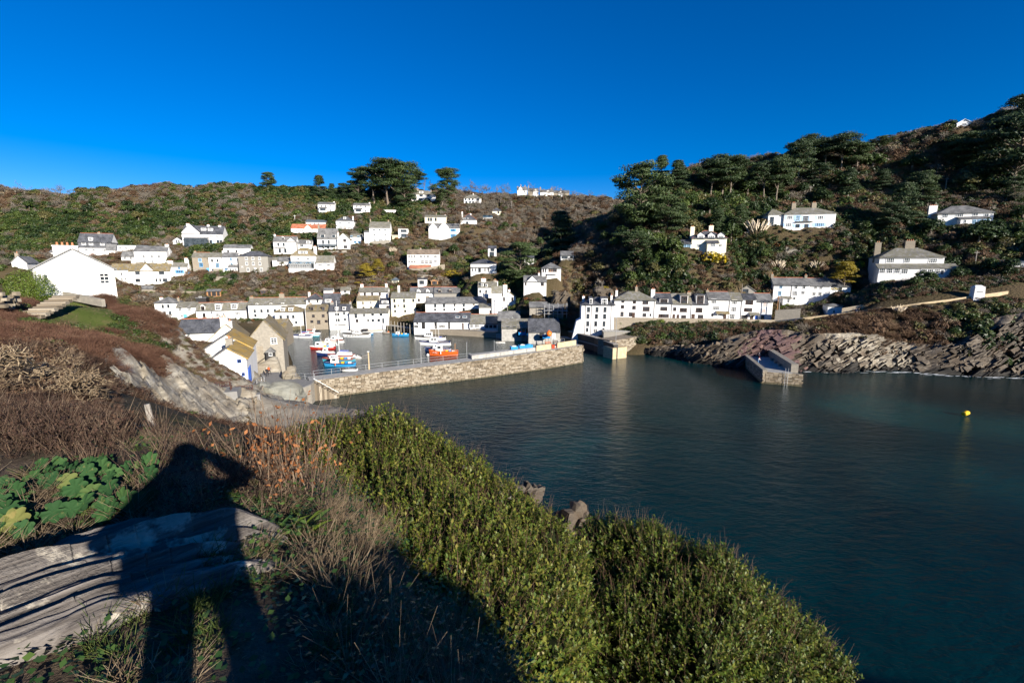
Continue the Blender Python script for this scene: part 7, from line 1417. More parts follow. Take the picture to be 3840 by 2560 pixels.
def bract(n=34): 
    A = nrg.normal(size=(n, 3))*np.array([.1,.1,0]); B = A+runit(n)*np.array([.3,.3,0])+np.array([0,0,.45]); V1, F1 = sticks(A, B, .004); P = A+(B-A)*nrg.uniform(.2,1,(n,1)); P = np.repeat(P, 3, 0)+nrg.normal(size=(n*3, 3))*.03; V2, F2 = leaves(P, runit(n*3), .05, .03, 1.0); return jmesh('b', [(V1, F1, 0), (V2, F2, 1)], [LM['deadstem'], LM['thorn']])
NK = [tuft(34,.20,.9,.0024), tuft(34,.16,1.3,.0024), tuft(30,.17,.9,.003,.2,'grassg'), tuft(30,.11,1.1,.003,.2,'grassg'), tuft(24,.42,.45,.0022,.35,'straw'), tuft(9,.5,.45,.0034,.05,'deadstem'), ivy(), ivy(36), bract(), bract(24), tuft(30,.28,.7,.0024,.3,'straw')]
N_ = 26000; x = nrg.uniform(-7, 3, N_); y = nrg.uniform(.75, 8.4, N_); z = ground(np.stack([x, y], 1))+.02; px, py = px_of(x, y, z); r = nrg.random(N_); f = fbm(x, y, .9, 3, 71); idx = np.full(N_, -1)
def setk(m, opts, p=1.0): 
    k = np.nonzero(m & (nrg.random(N_) < p))[0]; idx[k] = nrg.choice(opts, len(k))
lw = (x+2.1)*-.756+(y-1.85)*.655; ls_ = (x+2.1)*.655+(y-1.85)*.756; led = (lw > -.3) & (lw < .5) & (ls_ < .35+.5*(lw+.3)/.8) & (ls_ > -1.2)
mal_ = (px < 560) & (py > 1690) & (py < 1990)
setk(px > -900, [3,6,1,7], .10); setk((px < 640) & (py > 1780) & (py < 2300), [0,1,1,0,2,3], .5); setk((px < 480) & (py <= 1740), [8,9,8,9,5], .4); setk((px >= 480) & (px < 1000) & (py <= 1760), [1,3,1,6], .25)
setk((px > 560) & (px < 1000) & (py < 1980) & (py > 1600), [5,1,1,8,6,3], .22); setk((px > 700) & (px < 1250) & (py > 1850) & (py < 2200), [6,7,1,1,6,3], .42); setk((px > 1120) & (px < 1420) & (py > 1900) & (py < 2300), [10,1,0,1,6], .38); setk((px > 1150) & (px < 1900) & (py > 2280), [10,1,7,6,2,3,6], .2); setk((px > 1250) & (px < 1480) & (py > 2000) & (py < 2260), [4,6,1,7], .16); setk((px > 1480) & (px < 1800) & (py > 2380), [4], .08)
setk((px > 640) & (px < 860) & (py > 2050) & (py < 2450), [2,3,2], .6); setk((px > 330) & (px < 560) & (py > 2260) & (py < 2480), [2,3], .3); setk((px > 200) & (px < 1300) & (py > 2400), [3,1,6], .10); setk((px > 1000) & (px < 1300) & (py < 2000), [1,5,6,1], .2)
idx = np.where(mal_ & (nrg.random(N_) < .8), -1, idx)
gap = (fbm(x, y, 3.0, 2, 80) > .52) & led; keep = (idx >= 0) & (~led | (gap & (r < .45))); 
idx = np.where(led & keep, 3, idx); p = np.column_stack([x, y, z, nrg.uniform(.6, 1.15, N_)*np.where(led, .35, 1)*np.where((idx == 8) | (idx == 9), .55, 1)*np.where((px > 620) & (py < 1800), .7, 1), nrg.uniform(0, 6.28, N_), idx])[keep]
stuff_scatter('path_grasses', p, NK, 'tangle of dry grass, green tufts, ivy and dead stems round the foreground path', 'grass')
# --- brambles and brush on the bank to the left
BR = [bush_mesh('r', 'thorn', 240, .22, .06, 7, .7, 60), twig_bush('r', 'deadstem', 150, .012), twig_bush('r', 'thorn', 170, .012), bush_mesh('r', 'brown', 260, .2, .07, 7, .7, 50), bush_mesh('r', 'green', 260, .15, .1, 6, .7), bush_mesh('r', 'olive', 260, .15, .08, 6, .7), bush_mesh('r', 'straw', 240, .3, .03, 7, .6), twig_bush('r', 'grey', 130, .012), bush_mesh('r','rust',240,.16,.05,7,.7,40)]
LM['fuzz'] = m_leaf('russet_scrub', [(.15,(.06,.026,.014)),(.5,(.12,.055,.032)),(.85,(.20,.11,.07))], .8, .1)
def fuzzy(n=420): 
    P, N = lobes(n, 8, .6); return jmesh('f', [(*sticks(P-N*.12, P+N*.16+nrg.normal(size=(n,3))*.08, .007), 0)], [LM['fuzz']])
BR += [fuzzy(), fuzzy(500)]
N_ = 42000; x = nrg.uniform(-110, 2, N_); y = np.where(nrg.random(N_) < .5, 6.5*np.exp(nrg.uniform(0, np.log(15), N_)), nrg.uniform(25, 80, N_)); z = ground(np.stack([x, y], 1)); px, py = px_of(x, y, z); d = sdist(np.stack([x, y], 1))
ok = (px > -900) & (px < 1120) & (d > 1.5) & (py > 1120) & (z > 3) & clear_of_houses(x, y, .8) & ~in_poly(x, y, LAWNP); rk = in_poly(x, y, ROCKP); ok &= ~rk | (nrg.random(N_) < .035)
ok &= ~((px > 470) & (y < 25)) & ~((y > 74) & (px > 930)) & ~((px > 700) & (y > 40) & (py > 1440)) & ~((y < 8.4) & (x > -7) )
idx = np.zeros(N_, int); f = fbm(x, y, .16, 3, 90)
def setk2(m, o): k = np.nonzero(m)[0]; idx[k] = nrg.choice(o, len(k))
setk2(py > 1330, [0,2,2,0,2,1,3,0]); setk2((py <= 1330) | (y > 28), [9,10,9,10,3,10]); setk2((y > 28) & (f < .40), [4,5,4,3]); setk2((y > 30) & (px > 640), [6,3,5,3,1,9]); setk2(rk, [5,4,6,3]); setk2((y < 24) & (f < .34), [4,4,5])
s = np.where(y < 24, nrg.uniform(.2,.42,N_)*np.where(px > 380, .55, 1), nrg.uniform(.5,1.15,N_)); s = np.where(rk, .35, s); s = np.where((px > 640) & (y > 35), s*.55, s)
stuff_scatter('bank_brush', np.column_stack([x, y, z-.05, s, nrg.uniform(0,6.28,N_), idx])[ok], BR, 'brown bramble, russet brush and ivy covering the bank on the left', 'brush')
# lawn grass
N_ = 9000; x = nrg.uniform(-68, -28, N_); y = nrg.uniform(38, 64, N_); ok = in_poly(x, y, LAWNP) & clear_of_houses(x, y, .3); z = ground(np.stack([x, y], 1))
stuff_scatter('lawn_grass', np.column_stack([x, y, z, nrg.uniform(.5,.9,N_), nrg.uniform(0,6.28,N_), nrg.choice([0,0,1], N_)])[ok], [tuft(16,.2,1,.006,.2,'grassg'), tuft(16,.2,1,.006,.2,'straw')], 'short grass on the lawn before the chimneyed cottage', 'grass')
# twisted bare shrubs
TW = [bare_tree_mesh('branches', s, 2.6, 'straw', 4, .75) for s in (51, 52, 53)]
for i, (nx, yb, yt, Y) in enumerate(((60,1440,1215,13),(160,1480,1260,12.5),(230,1470,1290,12),(300,1500,1330,11.5),(30,1350,1190,15),(110,1330,1230,16),(350,1440,1360,12.5),(20,1500,1330,11))):
    p = at(nx, yb, Y); e = empty('bare_shrub', (p.x, p.y, gz(p.x, p.y)-.1), i*1.3, 'pale twisted leafless shrub rising from the brambles on the left bank', 'shrub', 'twisted bare shrubs'); h = (yb-yt)/F*Y; s = h/2.0; o = obj('branches', TW[i%3], e); o.scale = (s*1.35, s*1.35, s)
# russet bramble with dead leaves
def russet():
    p = onz(1060, 1900, 21.9); p.z = gz(p.x, p.y)-.03; e = empty('russet_shrub', p, 0, 'upright shrub of thin stems holding orange dead leaves beside the hedge', 'shrub'); n = 190
    A = nrg.normal(size=(n, 3))*np.array([.17,.2,0]); a = nrg.normal(size=(n, 3))*np.array([.22,.22,0])+np.array([.04,0,1]); l = nrg.uniform(.4, .85, n)[:, None]; M = A+a*l*.5; B = M+(a+nrg.normal(size=(n, 3))*.12)*l*.5
    V, Fq, M_ = join([(*sticks(A, M, .004), 0), (*sticks(M, B, .003), 0)]); obj('stems', npmesh('stems', V, Fq, [LM['deadstem']]), e)
    k = 900; i = nrg.integers(0, n, k); f = nrg.uniform(.15, 1, (k, 1)); P = np.where(f < .5, A[i]+(M-A)[i]*f*2, M[i]+(B-M)[i]*(f-.5)*2)+nrg.normal(size=(k, 3))*.02; keep = nrg.random(k) < np.clip(1.3-f[:, 0], 0, 1); P = P[keep]
    V, Fq = leaves(P, runit(len(P)), .045, .024, 1); obj('foliage', npmesh('foliage', V, Fq, [LM['rust']]), e)
russet()
# mallow with big lobed leaves
LM['mallow'] = NT('mallow_leaf'); t = LM['mallow']; oi = t.new('ShaderNodeObjectInfo'); n = t.noise(t.pos(), 14, 4, .6); c = t.ramp(oi.outputs['Random'], [(0,(.015,.045,.014)),(.6,(.026,.068,.02)),(.88,(.04,.085,.024)),(1,(.16,.14,.04))]); c = t.mix(t.math('MULTIPLY', t.ramp(n,[(.62,(0,0,0)),(.72,(1,1,1))]), .6), c, (.22,.17,.06)); t.col(c); t.bump(n, .5, .015); LM['mallow'] = t.set(.75, 0, .15)
def mallow_leaf(seed):
    rg = random.Random(seed); b = MB(); n = 42; ring = []; vs = [(0,0,0)]
    for j, f in enumerate((.5, 1.0)):
        for i in range(n):
            a = 2*math.pi*i/n; r = f*(.72+.22*abs(math.cos(a*3.5))+rg.uniform(-.02,.02))*(.55 if abs(a-math.pi) < .28 and j else 1); z = .16*f*f-.1*f*abs(math.cos(a*3.5))*f+rg.uniform(-.015,.015); vs.append((r*math.cos(a), r*math.sin(a), z*.9))
    fs = [(0, 1+i, 1+(i+1)%n) for i in range(n)]+[(1+i, 1+n+i, 1+n+(i+1)%n, 1+(i+1)%n) for i in range(n)]; b.add(vs, fs); return b.mesh('leaf', LM['mallow'], True)
ML = [mallow_leaf(i) for i in range(4)]
mp = onz(280, 1900, 22.25); mp.z = gz(mp.x, mp.y); mal = empty('mallow_plant', mp, 0, 'mallow plant with big lobed green leaves sprawling beside the path', 'plant'); stalk = MB()
for i in range(90):
    nx = rng.uniform(-40, 570); ny = rng.uniform(1725, 1930) if nx > 120 else rng.uniform(1800, 1960); ny += max(0, 300-nx)*.12; g0 = 22.25; p = onz(nx, ny, g0+rng.uniform(.12,.34)); g0 = gz(p.x, p.y); p.z = max(p.z, g0+.05); l = p-mp; s = rng.uniform(.042,.07)
    o = obj('leaf', ML[i%4], mal, l); o.rotation_euler = (rng.uniform(.55,1.15), rng.uniform(-.35,.45), rng.uniform(-.7,.7)); o.scale = (s*1.25, s*1.25, s*1.25); stalk.tube(l, l*.75+Vector((rng.uniform(-.1,.1), rng.uniform(-.1,.1), g0-p.z-.02)), .004, .005, 4)
stalk.build('stalks', LM['grassg'], mal)
# broad leaved dock and small weeds
def dock(label, nx, ny, Y, n, L, cat='plant', name='dock_plant'):
    p = at(nx, ny, Y); p.z = gz(p.x, p.y)+.02; e = empty(name, p, 0, label, cat)
    for i in range(n):
        a = rng.uniform(0, 6.28); el = rng.uniform(.3, 1.2); b = MB(); w = L*.13; m = 5; vs = []
        for j in range(m+1):
            f = j/m; ww = w*math.sin(math.pi*min(1, f*.92+.06)); x_ = L*f; z_ = -.35*L*f*f; vs += [(x_, -ww, z_+ww*.35), (x_, 0, z_), (x_, ww, z_+ww*.35)]
        b.add(vs, [(3*j+k, 3*j+3+k, 3*j+4+k, 3*j+1+k) for j in range(m) for k in (0,1)]); o = b.build('leaf', LM['ivy'] if i%4 else LM['lime'], e); s = rng.uniform(.6,1.1); o.scale = (s,s,s); o.rotation_euler = (0, -el, a); o.location = (rng.uniform(-.12,.12), rng.uniform(-.12,.12), 0)
dock('clump of long strap leaved dock at the edge of the shadow', 1110, 2150, 2.9, 34, .2); dock('small leafy weed rooted beside the slate ledge', 440, 2400, 1.95, 22, .11); dock('low green weed between dry grass and hedge', 930, 2110, 2.75, 16, .10)
# weathered post stub
p = at(575, 1655, 9.5); p.z = gz(p.x, p.y); e = empty('post_stump', p, 0, 'weathered white post stump leaning in the brambles', 'post'); MB().tube((.05,0,-.2),(-.06,.03,.62),.075,.055,7).build('shaft', MT['greywood'], e)
# ------------------------------------------------------------------ boats
MT['hw'] = m_plain('white_hull', (.78,.78,.76), .3, .05, 2, spec=.5); MT['hr'] = m_plain('red_hull', (.42,.03,.02), .35, .1); MT['hb'] = m_plain('blue_hull', (.03,.28,.58), .35, .1); MT['hn'] = m_plain('navy_hull', (.015,.03,.12), .35, .1); MT['ho'] = m_plain('orange_hull', (.60,.11,.02), .35, .08)
MT['hc'] = m_plain('cream_hull', (.62,.56,.42), .4, .08); MT['teal'] = m_plain('teal_hull', (.06,.36,.46), .35, .08); MT['deckb'] = m_plain('deck_buff', (.42,.36,.27), .7, .15, 5); MT['anti'] = m_plain('antifoul_red', (.20,.03,.02), .6); MT['canvas'] = m_plain('blue_canvas', (.02,.06,.35), .8); MT['blackc'] = m_plain('black_canvas', (.02,.02,.022), .8)
def hull(parent, L, B, D, hm, sm, open_=False, flare=1.0):
    n = 15; b = MB(); rows = []
    for i in range(n):
        t = i/(n-1); hb = B/2*(1-max(0,(t-.42)/.58)**2.3)*(.82+.18*min(1, t*3.5)); sh = D*(1+.42*max(0,t-.25)**1.6*flare+.06*(1-t)); x = (t-.5)*L; tip = L*.06*max(0,(t-.8)/.2)
        rows.append([(x,0,-.35*(1-.5*t)),(x+tip*.3,hb*.62,-.12),(x+tip*.7,hb*.93,sh*.72),(x+tip,hb,sh)])
    vs = []; 
    for r in rows: vs += [(p[0],-p[1],p[2]) for p in r[::-1]]+r[1:]
    k = 7; fs = []; ms = []
    for i in range(n-1):
        for j in range(k-1):
            fs.append((k*i+j, k*i+j+1, k*(i+1)+j+1, k*(i+1)+j)); ms.append(1 if j in (0, k-2) else 0)
    fs.append(tuple(range(k-1,-1,-1))); ms.append(0); b.v = [tuple(v) for v in vs]; b.f = fs; b.m = ms; h = b.build('hull', [hm, sm], parent)
    d = MB(); dv = []; dz = .38*D if open_ else .14
    for r in rows: w = max(0, r[3][1]-.06); dv += [(r[3][0]-.02,-w,r[3][2]-dz),(r[3][0]-.02,w,r[3][2]-dz)]
    d.add(dv, [(2*i, 2*i+1, 2*i+3, 2*i+2) for i in range(n-1)]); d.build('deck', MT['deckb' if not open_ else 'greywood'], parent)
    g = MB()
    for a, c in zip(rows, rows[1:]):
        for s in (-1, 1): g.tube((a[3][0],s*a[3][1],a[3][2]),(c[3][0],s*c[3][1],c[3][2]),.045,.045,4)
    g.build('gunwale', sm, h); return rows
def boat(label, V, x0, x1, y, kind, hm, sm, B=None, D=None, bow=-1, tilt=0.0, **k):
    na, ny = nat(V, x0, y); nb, _ = nat(V, x1, y); p = onz((na+nb)/2, ny, 0); L = (nb-na)/F*p.y*1.03/math.cos(tilt); B = B or max(1.1, L*.33); D = D or max(.35, L*.11)
    e = empty({'f':'fishing_boat','y':'sailing_yacht','c':'motor_cruiser','d':'rowing_dinghy','m':'motor_boat'}[kind], (p.x, p.y+B*.3, .02), math.pi+tilt if bow < 0 else tilt, label, 'boat'); R_ = hull(e, L, B, D, MT[hm], MT[sm], kind == 'd', .6 if kind == 'd' else 1.2)
    def cab(x0_, x1_, w, h, z0, m='hw', slope=.35, winm='glass'):
        b = MB(); b.add([(x0_,-w,z0),(x1_,-w,z0),(x1_,w,z0),(x0_,w,z0),(x0_+.08,-w*.9,z0+h),(x1_-slope,-w*.9,z0+h),(x1_-slope,w*.9,z0+h),(x0_+.08,w*.9,z0+h)], [(3,2,1,0),(4,5,6,7),(0,1,5,4),(1,2,6,5),(2,3,7,6),(3,0,4,7)]); c = b.build('cabin', MT[m], e)
        MB().box(x0_,x1_-slope+.1,-w*.98,w*.98,z0+h,z0+h+.06).build('cabin_roof', MT[m], c); nw = max(1, int((x1_-x0_)/.9))
        for i in range(nw):
            a = x0_+.2+(x1_-x0_-slope-.3)*i/nw; q = a+(x1_-x0_-slope-.3)/nw*.8
            for s in (-1, 1): MB().box(a,q,s*w*.965-.03,s*w*.965+.03,z0+h*.5,z0+h*.86).build('window', MT[winm], c)
        sl = MB(); f = .5; xa = x1_-slope*f+.015; xb = x1_-slope*.88+.015; sl.add([(xa,-w*.8,z0+h*.5),(xa,w*.8,z0+h*.5),(xb,w*.75,z0+h*.88),(xb,-w*.75,z0+h*.88)], [(0,1,2,3)]); sl.build('windscreen', MT[winm], c); return c
    def mast(x, H, r=.06, boom=None, sail=None, rig=True):
        m = MB().tube((x,0,D*.5),(x,0,H),r,r*.7,7).build('mast', MT['wf'], e)
        if rig:
            g = MB(); 
            for q in ((L*.47,0,D*1.3),(-L*.47,0,D),(x,B*.45,D),(x,-B*.45,D)): g.tube((x,0,H*.97),q,.014,.014,3)
            g.build('rigging', MT['steel'], m)
        if boom: MB().tube((x,0,D+1.0),(x-boom,0,D+1.05),.05,.05,6).build('boom', MT['wf'], m)
        if sail: MB().tube((x-.1,0,D+1.15),(x-boom,0,D+1.15),.16,.12,8).build('furled_sail', MT[sail], m)
    if kind == 'd':
        for f in (-.25, .05, .28): MB().box(f*L-.1,f*L+.1,-B*.42,B*.42,D*.62,D*.7).build('thwart', MT['wood'], e)
    elif kind == 'f':
        cab(L*.08, L*.30, B*.3, k.get('ch',1.5), D*.85, slope=.25); mast(L*.06, k.get('mh', 3.2), .05, rig=False); 
        for i, f in enumerate((-.1,-.22,-.33)): MB().box(f*L-.3,f*L+.3,-.35,.35,D*.75,D*.75+.5).build('fish_box', MT[('tubyel','tubblue','netw')[i]], e)
        if k.get('gantry'): MB().tube((-L*.4,-B*.35,D),(-L*.4,-B*.35,D+2),.05,.05,5).tube((-L*.4,B*.35,D),(-L*.4,B*.35,D+2),.05,.05,5).tube((-L*.4,-B*.35,D+2),(-L*.4,B*.35,D+2),.05,.05,5).build('gantry', MT['wood'], e)
        for s in (-1, 1): MB().tube((L*.1,s*B*.5,D*.5),(L*.1,s*B*.5,D*1.0),.14,.14,8).build('fender', MT['orange' if hm != 'ho' else 'hw'], e)
        if k.get('txt'):
            o = obj('registration', text_mesh(k['txt'], D*.42, MT['wf']), e, (L*.30, B*.5, D*.75)); o.rotation_euler = (math.pi/2, 0, math.pi-.35)
    elif kind == 'm':
        cab(-L*.05, L*.22, B*.32, k.get('ch',1.3), D*.85, slope=.5); MB().tube((L*.22,-B*.3,D*1.55),(L*.47,0,D*1.75),.02,.02,4).tube((L*.22,B*.3,D*1.55),(L*.47,0,D*1.75),.02,.02,4).build('bow_rail', MT['steel'], e); MB().box(-L*.52,-L*.48,-.2,.2,D*.3,D+.5).build('outboard_motor', MT['black'], e); mast(0, k.get('mh', 2.8), .035, rig=False)
    elif kind == 'y':
        cab(-L*.08, L*.22, B*.28, .55, D*.9, slope=.5); MB().box(-L*.35,-L*.12,-B*.3,B*.3,D*.8,D*.83).build('cockpit', MT['greywood'], e); mast(L*.08, k.get('mh', 9), .07, L*.38, k.get('sail','canvas'))
        MB().tube((L*.1,-B*.46,D*1.45),(L*.48,0,D*1.9),.02,.02,4).tube((L*.1,B*.46,D*1.45),(L*.48,0,D*1.9),.02,.02,4).build('pulpit', MT['steel'], e)
    elif kind == 'c':
        cab(-L*.18, L*.20, B*.36, 1.0, D*.95, slope=1.3); MB().tube((-L*.2,-B*.42,D),(-L*.06,-B*.36,D+2.1),.09,.07,6).tube((-L*.2,B*.42,D),(-L*.06,B*.36,D+2.1),.09,.07,6).tube((-L*.06,-B*.36,D+2.1),(-L*.06,B*.36,D+2.1),.09,.09,6).build('radar_arch', MT['hw'], e)
        MB().box(-L*.40,-L*.2,-B*.36,B*.36,D+.9,D+1.6).build('canopy', MT['blackc'], e); MB().tube((L*.05,-B*.45,D*1.5),(L*.49,0,D*1.9),.02,.02,4).tube((L*.05,B*.45,D*1.5),(L*.49,0,D*1.9),.02,.02,4).build('bow_rail', MT['steel'], e)
        for i in range(5): MB().box(L*(-.1+.1*i)-.12,L*(-.1+.1*i)+.12,B*.46,B*.5,D*.45,D*.65).build('fender', MT['black'], e)
    if k.get('cover'): MB().prism([(-L*.4,D*.9),(L*.15,D*.9),(L*.12,D+.9),(-L*.38,D+.7)], -B*.3, B*.3).build('spray_cover', MT[k['cover']], e)
    return e
boat('white sailing yacht with dark boot stripe moored below the golden roofed house','D',395,650,888,'y','hw','hn',mh=7,D=.8)
boat('small yacht with red sail cover moored behind the white yacht','D',505,690,838,'y','hw','hr',mh=10,sail='hr'); boat('teal hulled day boat beside the white yacht','D',640,765,868,'d','teal','hw'); boat('white cuddy boat with dark canopy under the stone warehouse','D',620,785,828,'m','hw','hw',cover='blackc')
boat('large white motor cruiser with black canopy and swept arch','D',1128,1505,880,'c','hw','blackc',D=1.15); boat('open white launch moored under the white quay cottages','D',1085,1240,815,'m','hw','hw',D=.6); boat('long white open launch lying off the timber posts','D',1440,1692,806,'d','hw','deckb',D=.6); boat('small blue dinghy nosing the white launch','D',1505,1560,838,'d','hb','hw')
boat('bright blue fishing boat with heaped gear beside the timber posts','D',1848,2078,862,'f','hb','hb',mh=2.2,ch=.9,txt='FY 57')
boat('white boat with red waterline among the left moorings','D',860,1125,962,'m','hw','anti',D=.9); boat('white and cream cabin boat moored ahead of the red one','D',775,1030,1000,'m','hw','hc',D=.9); boat('red hulled fishing boat with white wheelhouse','D',640,985,1060,'f','hr','hw',mh=3.2)
boat('white and navy cabin yacht with short mast','D',735,1010,1150,'m','hn','hw',D=.9); boat('big white motor sailer with tall mast and blue sail cover','D',905,1275,1208,'y','hw','anti',mh=15.5,sail='canvas',cover='hw',D=1.1)
boat('blue and white fishing boat with black ribs along its hull, nearest the hoist','D',848,1282,1312,'f','hb','hn',mh=2.6,gantry=0); boat('blue decked fishing boat lying behind the ribbed blue one','D',825,1275,1250,'f','teal','anti',mh=2.2,ch=1.0)
boat('white rowing dinghy tied below the blue fishing boat','D',1082,1325,1378,'d','hw','blackc',D=.55); boat('pale flat dinghy against the pier wall','D',1135,1345,1440,'d','hw','hn',D=.45); boat('small white inflatable tender with outboard','D',1268,1388,1192,'m','hw','hw',D=.4,ch=.4,mh=.9)
boat('white cabin cruiser with flying rail among the right moorings','F',232,665,1232,'m','hw','blackc',D=1.0,ch=1.6); boat('white and blue trimmed cabin boat in the right moorings','F',302,740,1312,'m','hw','hn',D=1.0,ch=1.5,mh=6); boat('white cuddy boat with navy keel beside the orange one','F',372,745,1402,'m','hw','hn',D=.9)
boat('orange fishing boat with white wheelhouse and yellow gear','F',442,845,1465,'f','ho','ho',mh=3.4,ch=1.9,gantry=1,txt='FY 523',D=1.2); boat('tiny white dinghy alone off the fish quay','F',1412,1545,1278,'d','hw','greywood')
boat('small white motor boat moored between the cruiser and the red boat','D',985,1120,915,'m','hw','hw',D=.6); boat('white sailing dinghy with bare mast in the right moorings','F',520,640,1268,'y','hw','hw',mh=5.5,D=.5); boat('low grey punt beside the timber posts','D',1700,1800,825,'d','greywood','greywood'); boat('small blue hulled boat behind the red fishing boat','D',880,1010,1030,'m','hn','hw',D=.6)
# ------------------------------------------------------------------ people
MT['skin'] = m_plain('skin', (.50,.30,.22), .6, .05); MT['cl_black'] = m_plain('black_cloth', (.015,.015,.018), .85); MT['cl_navy'] = m_plain('navy_cloth', (.03,.04,.09), .85); MT['cl_white'] = m_plain('white_cloth', (.7,.7,.7), .8); MT['cl_jean'] = m_plain('denim', (.10,.20,.36), .85); MT['cl_or'] = m_plain('orange_cloth', (.65,.13,.03), .8); MT['hair'] = m_plain('dark_hair', (.03,.02,.015), .7); MT['hairw'] = m_plain('white_hat', (.6,.6,.58), .8); MT['cl_red'] = m_plain('red_hat', (.5,.03,.03), .8)
def person(label, loc, rz, top, legs, hair='hair', pose='walk', H=1.72, extra=None):
    J = dict(pel=(0,0,.95,.13), ab=(0,.0,1.1,.125), che=(0,0,1.3,.15), nec=(0,.01,1.47,.055), hd=(0,-.02,1.60,.088), ht=(0,-.015,1.69,.075))
    for s, n in ((-1,'l'),(1,'r')):
        st = (.16 if (pose == 'walk' and s < 0) else -.12 if pose == 'walk' else 0)
        J.update({n+'sh':(s*.17,0,1.41,.062), n+'el':(s*.24,.03-st*.6,1.15,.045), n+'wr':(s*.22,-.08-st*1.2,.93,.032), n+'ha':(s*.21,-.11-st*1.3,.86,.035), n+'fi':(s*.205,-.13-st*1.3,.79,.018), n+'hp':(s*.09,0,.88,.095), n+'kn':(s*.1,-.02-st*.9,.49,.06), n+'an':(s*.1,.03-st*1.6,.09,.042), n+'to':(s*.11,-.14-st*1.6,.04,.035)})
        if pose == 'camera':
            J.update({n+'el':(s*(.42 if s < 0 else .46),-.02,1.47 if s < 0 else 1.16,.085), n+'wr':(s*.12,-.11,1.56,.06), n+'ha':(s*.07,-.13,1.61,.036), n+'fi':(s*.03,-.13,1.63,.018), n+'kn':(s*.19,0,.56,.07), n+'an':(s*.25,.02,.09,.05), n+'to':(s*.27,-.13,.04,.04), n+'hp':(s*.12,0,1.06,.09), 'pel':(0,0,1.1,.17), 'ab':(0,0,1.2,.2), 'che':(0,0,1.32,.21)})
        if pose == 'lean': J.update({'che':(0,-.1,1.27,.15),'nec':(0,-.15,1.43,.055),'hd':(0,-.2,1.55,.088),'ht':(0,-.21,1.64,.075), n+'sh':(s*.17,-.1,1.38,.062), n+'el':(s*.22,-.3,1.15,.045), n+'wr':(s*.14,-.45,1.1,.032), n+'ha':(s*.12,-.5,1.08,.035), n+'fi':(s*.11,-.56,1.06,.018)})
    names = list(J); ed = [('pel','ab'),('ab','che'),('che','nec'),('nec','hd'),('hd','ht')]
    for n in 'lr': ed += [('che',n+'sh'),(n+'sh',n+'el'),(n+'el',n+'wr'),(n+'wr',n+'ha'),(n+'ha',n+'fi'),('pel',n+'hp'),(n+'hp',n+'kn'),(n+'kn',n+'an'),(n+'an',n+'to')]
    me = bpy.data.meshes.new('body'); me.from_pydata([J[n][:3] for n in names], [(names.index(a), names.index(b)) for a, b in ed], []); o = bpy.data.objects.new('body', me); COL.objects.link(o)
    md = o.modifiers.new('s', 'SKIN'); md.use_smooth_shade = True
    for i, n in enumerate(names): sv = me.skin_vertices[0].data[i]; sv.radius = (J[n][3], J[n][3]*(.75 if n in ('pel','ab','che') else 1)); sv.use_root = (n == 'pel')
    o.modifiers.new('u', 'SUBSURF').levels = 1; dg = bpy.context.evaluated_depsgraph_get(); bd = bpy.data.meshes.new_from_object(o.evaluated_get(dg)); bpy.data.objects.remove(o); bd.name = 'body'; bd.materials.clear()
    for m in ('skin', top, legs, 'cl_black'): bd.materials.append(MT[m])
    mi = []
    seg = [(Vector(J[a][:3]), Vector(J[b][:3]), 0 if b in ('hd','ht','lfi','rfi','lha','rha') else 3 if b in ('lto','rto') else 2 if b in ('lhp','rhp','lkn','rkn','lan','ran') else 1) for a, b in ed]
    for f in bd.polygons:
        c = f.center; best = min(seg, key=lambda s: (mgeo.intersect_point_line(c, s[0], s[1])[0]-c).length if 0 <= mgeo.intersect_point_line(c, s[0], s[1])[1] <= 1 else min((c-s[0]).length, (c-s[1]).length)+.01); mi.append(best[2])
    bd.polygons.foreach_set('material_index', mi); e = empty('person', loc, rz, label, 'person'); e.scale = (H/1.765,)*3; obj('body', bd, e, (0,0,0))
    bm = bmesh.new(); bmesh.ops.create_icosphere(bm, subdivisions=2, radius=.105); hx = Vector(J['hd'][:3])+Vector((0,.025,.05))
    for v in list(bm.verts):
        v.co = Vector((v.co.x*.92, v.co.y*1.02, v.co.z*1.0))
    bmesh.ops.delete(bm, geom=[v for v in bm.verts if v.co.z < -.03 and v.co.y < .03], context='VERTS'); 
    for v in bm.verts: v.co += hx
    hm = bpy.data.meshes.new('hair'); bm.to_mesh(hm); bm.free(); hm.materials.append(MT[hair]); obj('hair', hm, e)
    if extra == 'pack': MB().box(-.17,.17,.1,.34,1.0,1.45).build('backpack', MT['cl_or'], e)
    if extra == 'bag': MB().box(-.2,.2,.08,.22,1.12,1.5).build('backpack', MT['cl_black'], e); MB().box(-.07,.07,-.12,-.06,1.56,1.66).build('camera', MT['black'], e)
    if False: MB().box(.3,.54,-.1,.15,1.08,1.36).build('shoulder_bag', MT['cl_black'], e); MB().box(-.24,.34,.1,.34,1.0,1.5).build('backpack', MT['cl_black'], e); MB().box(-.07,.07,-.12,-.06,1.56,1.66).build('camera', MT['black'], e)
    return e
def on_path(V, x, y, z): nx, ny = nat(V, x, y); return onz(nx, ny, z)
person('walker in black with a pale hat coming down the quay path', on_path('C',1972,1455,3.73), 0.25, 'cl_black', 'cl_black', 'hairw'); person('walker in dark clothes with orange backpack going up the quay path', on_path('C',2005,1425,3.73), 2.9, 'cl_navy', 'cl_black', 'hair', extra='pack')
person('person in white top and red hat leaning on a rail on the stone jetty', on_path('Z',478,555,2.6), .9, 'cl_white', 'cl_jean', 'cl_red', 'lean'); person('person in dark coat sitting back against the jetty parapet', on_path('Z',490,485,2.6), -.6, 'cl_navy', 'cl_black', 'hairw', 'lean', 1.5)
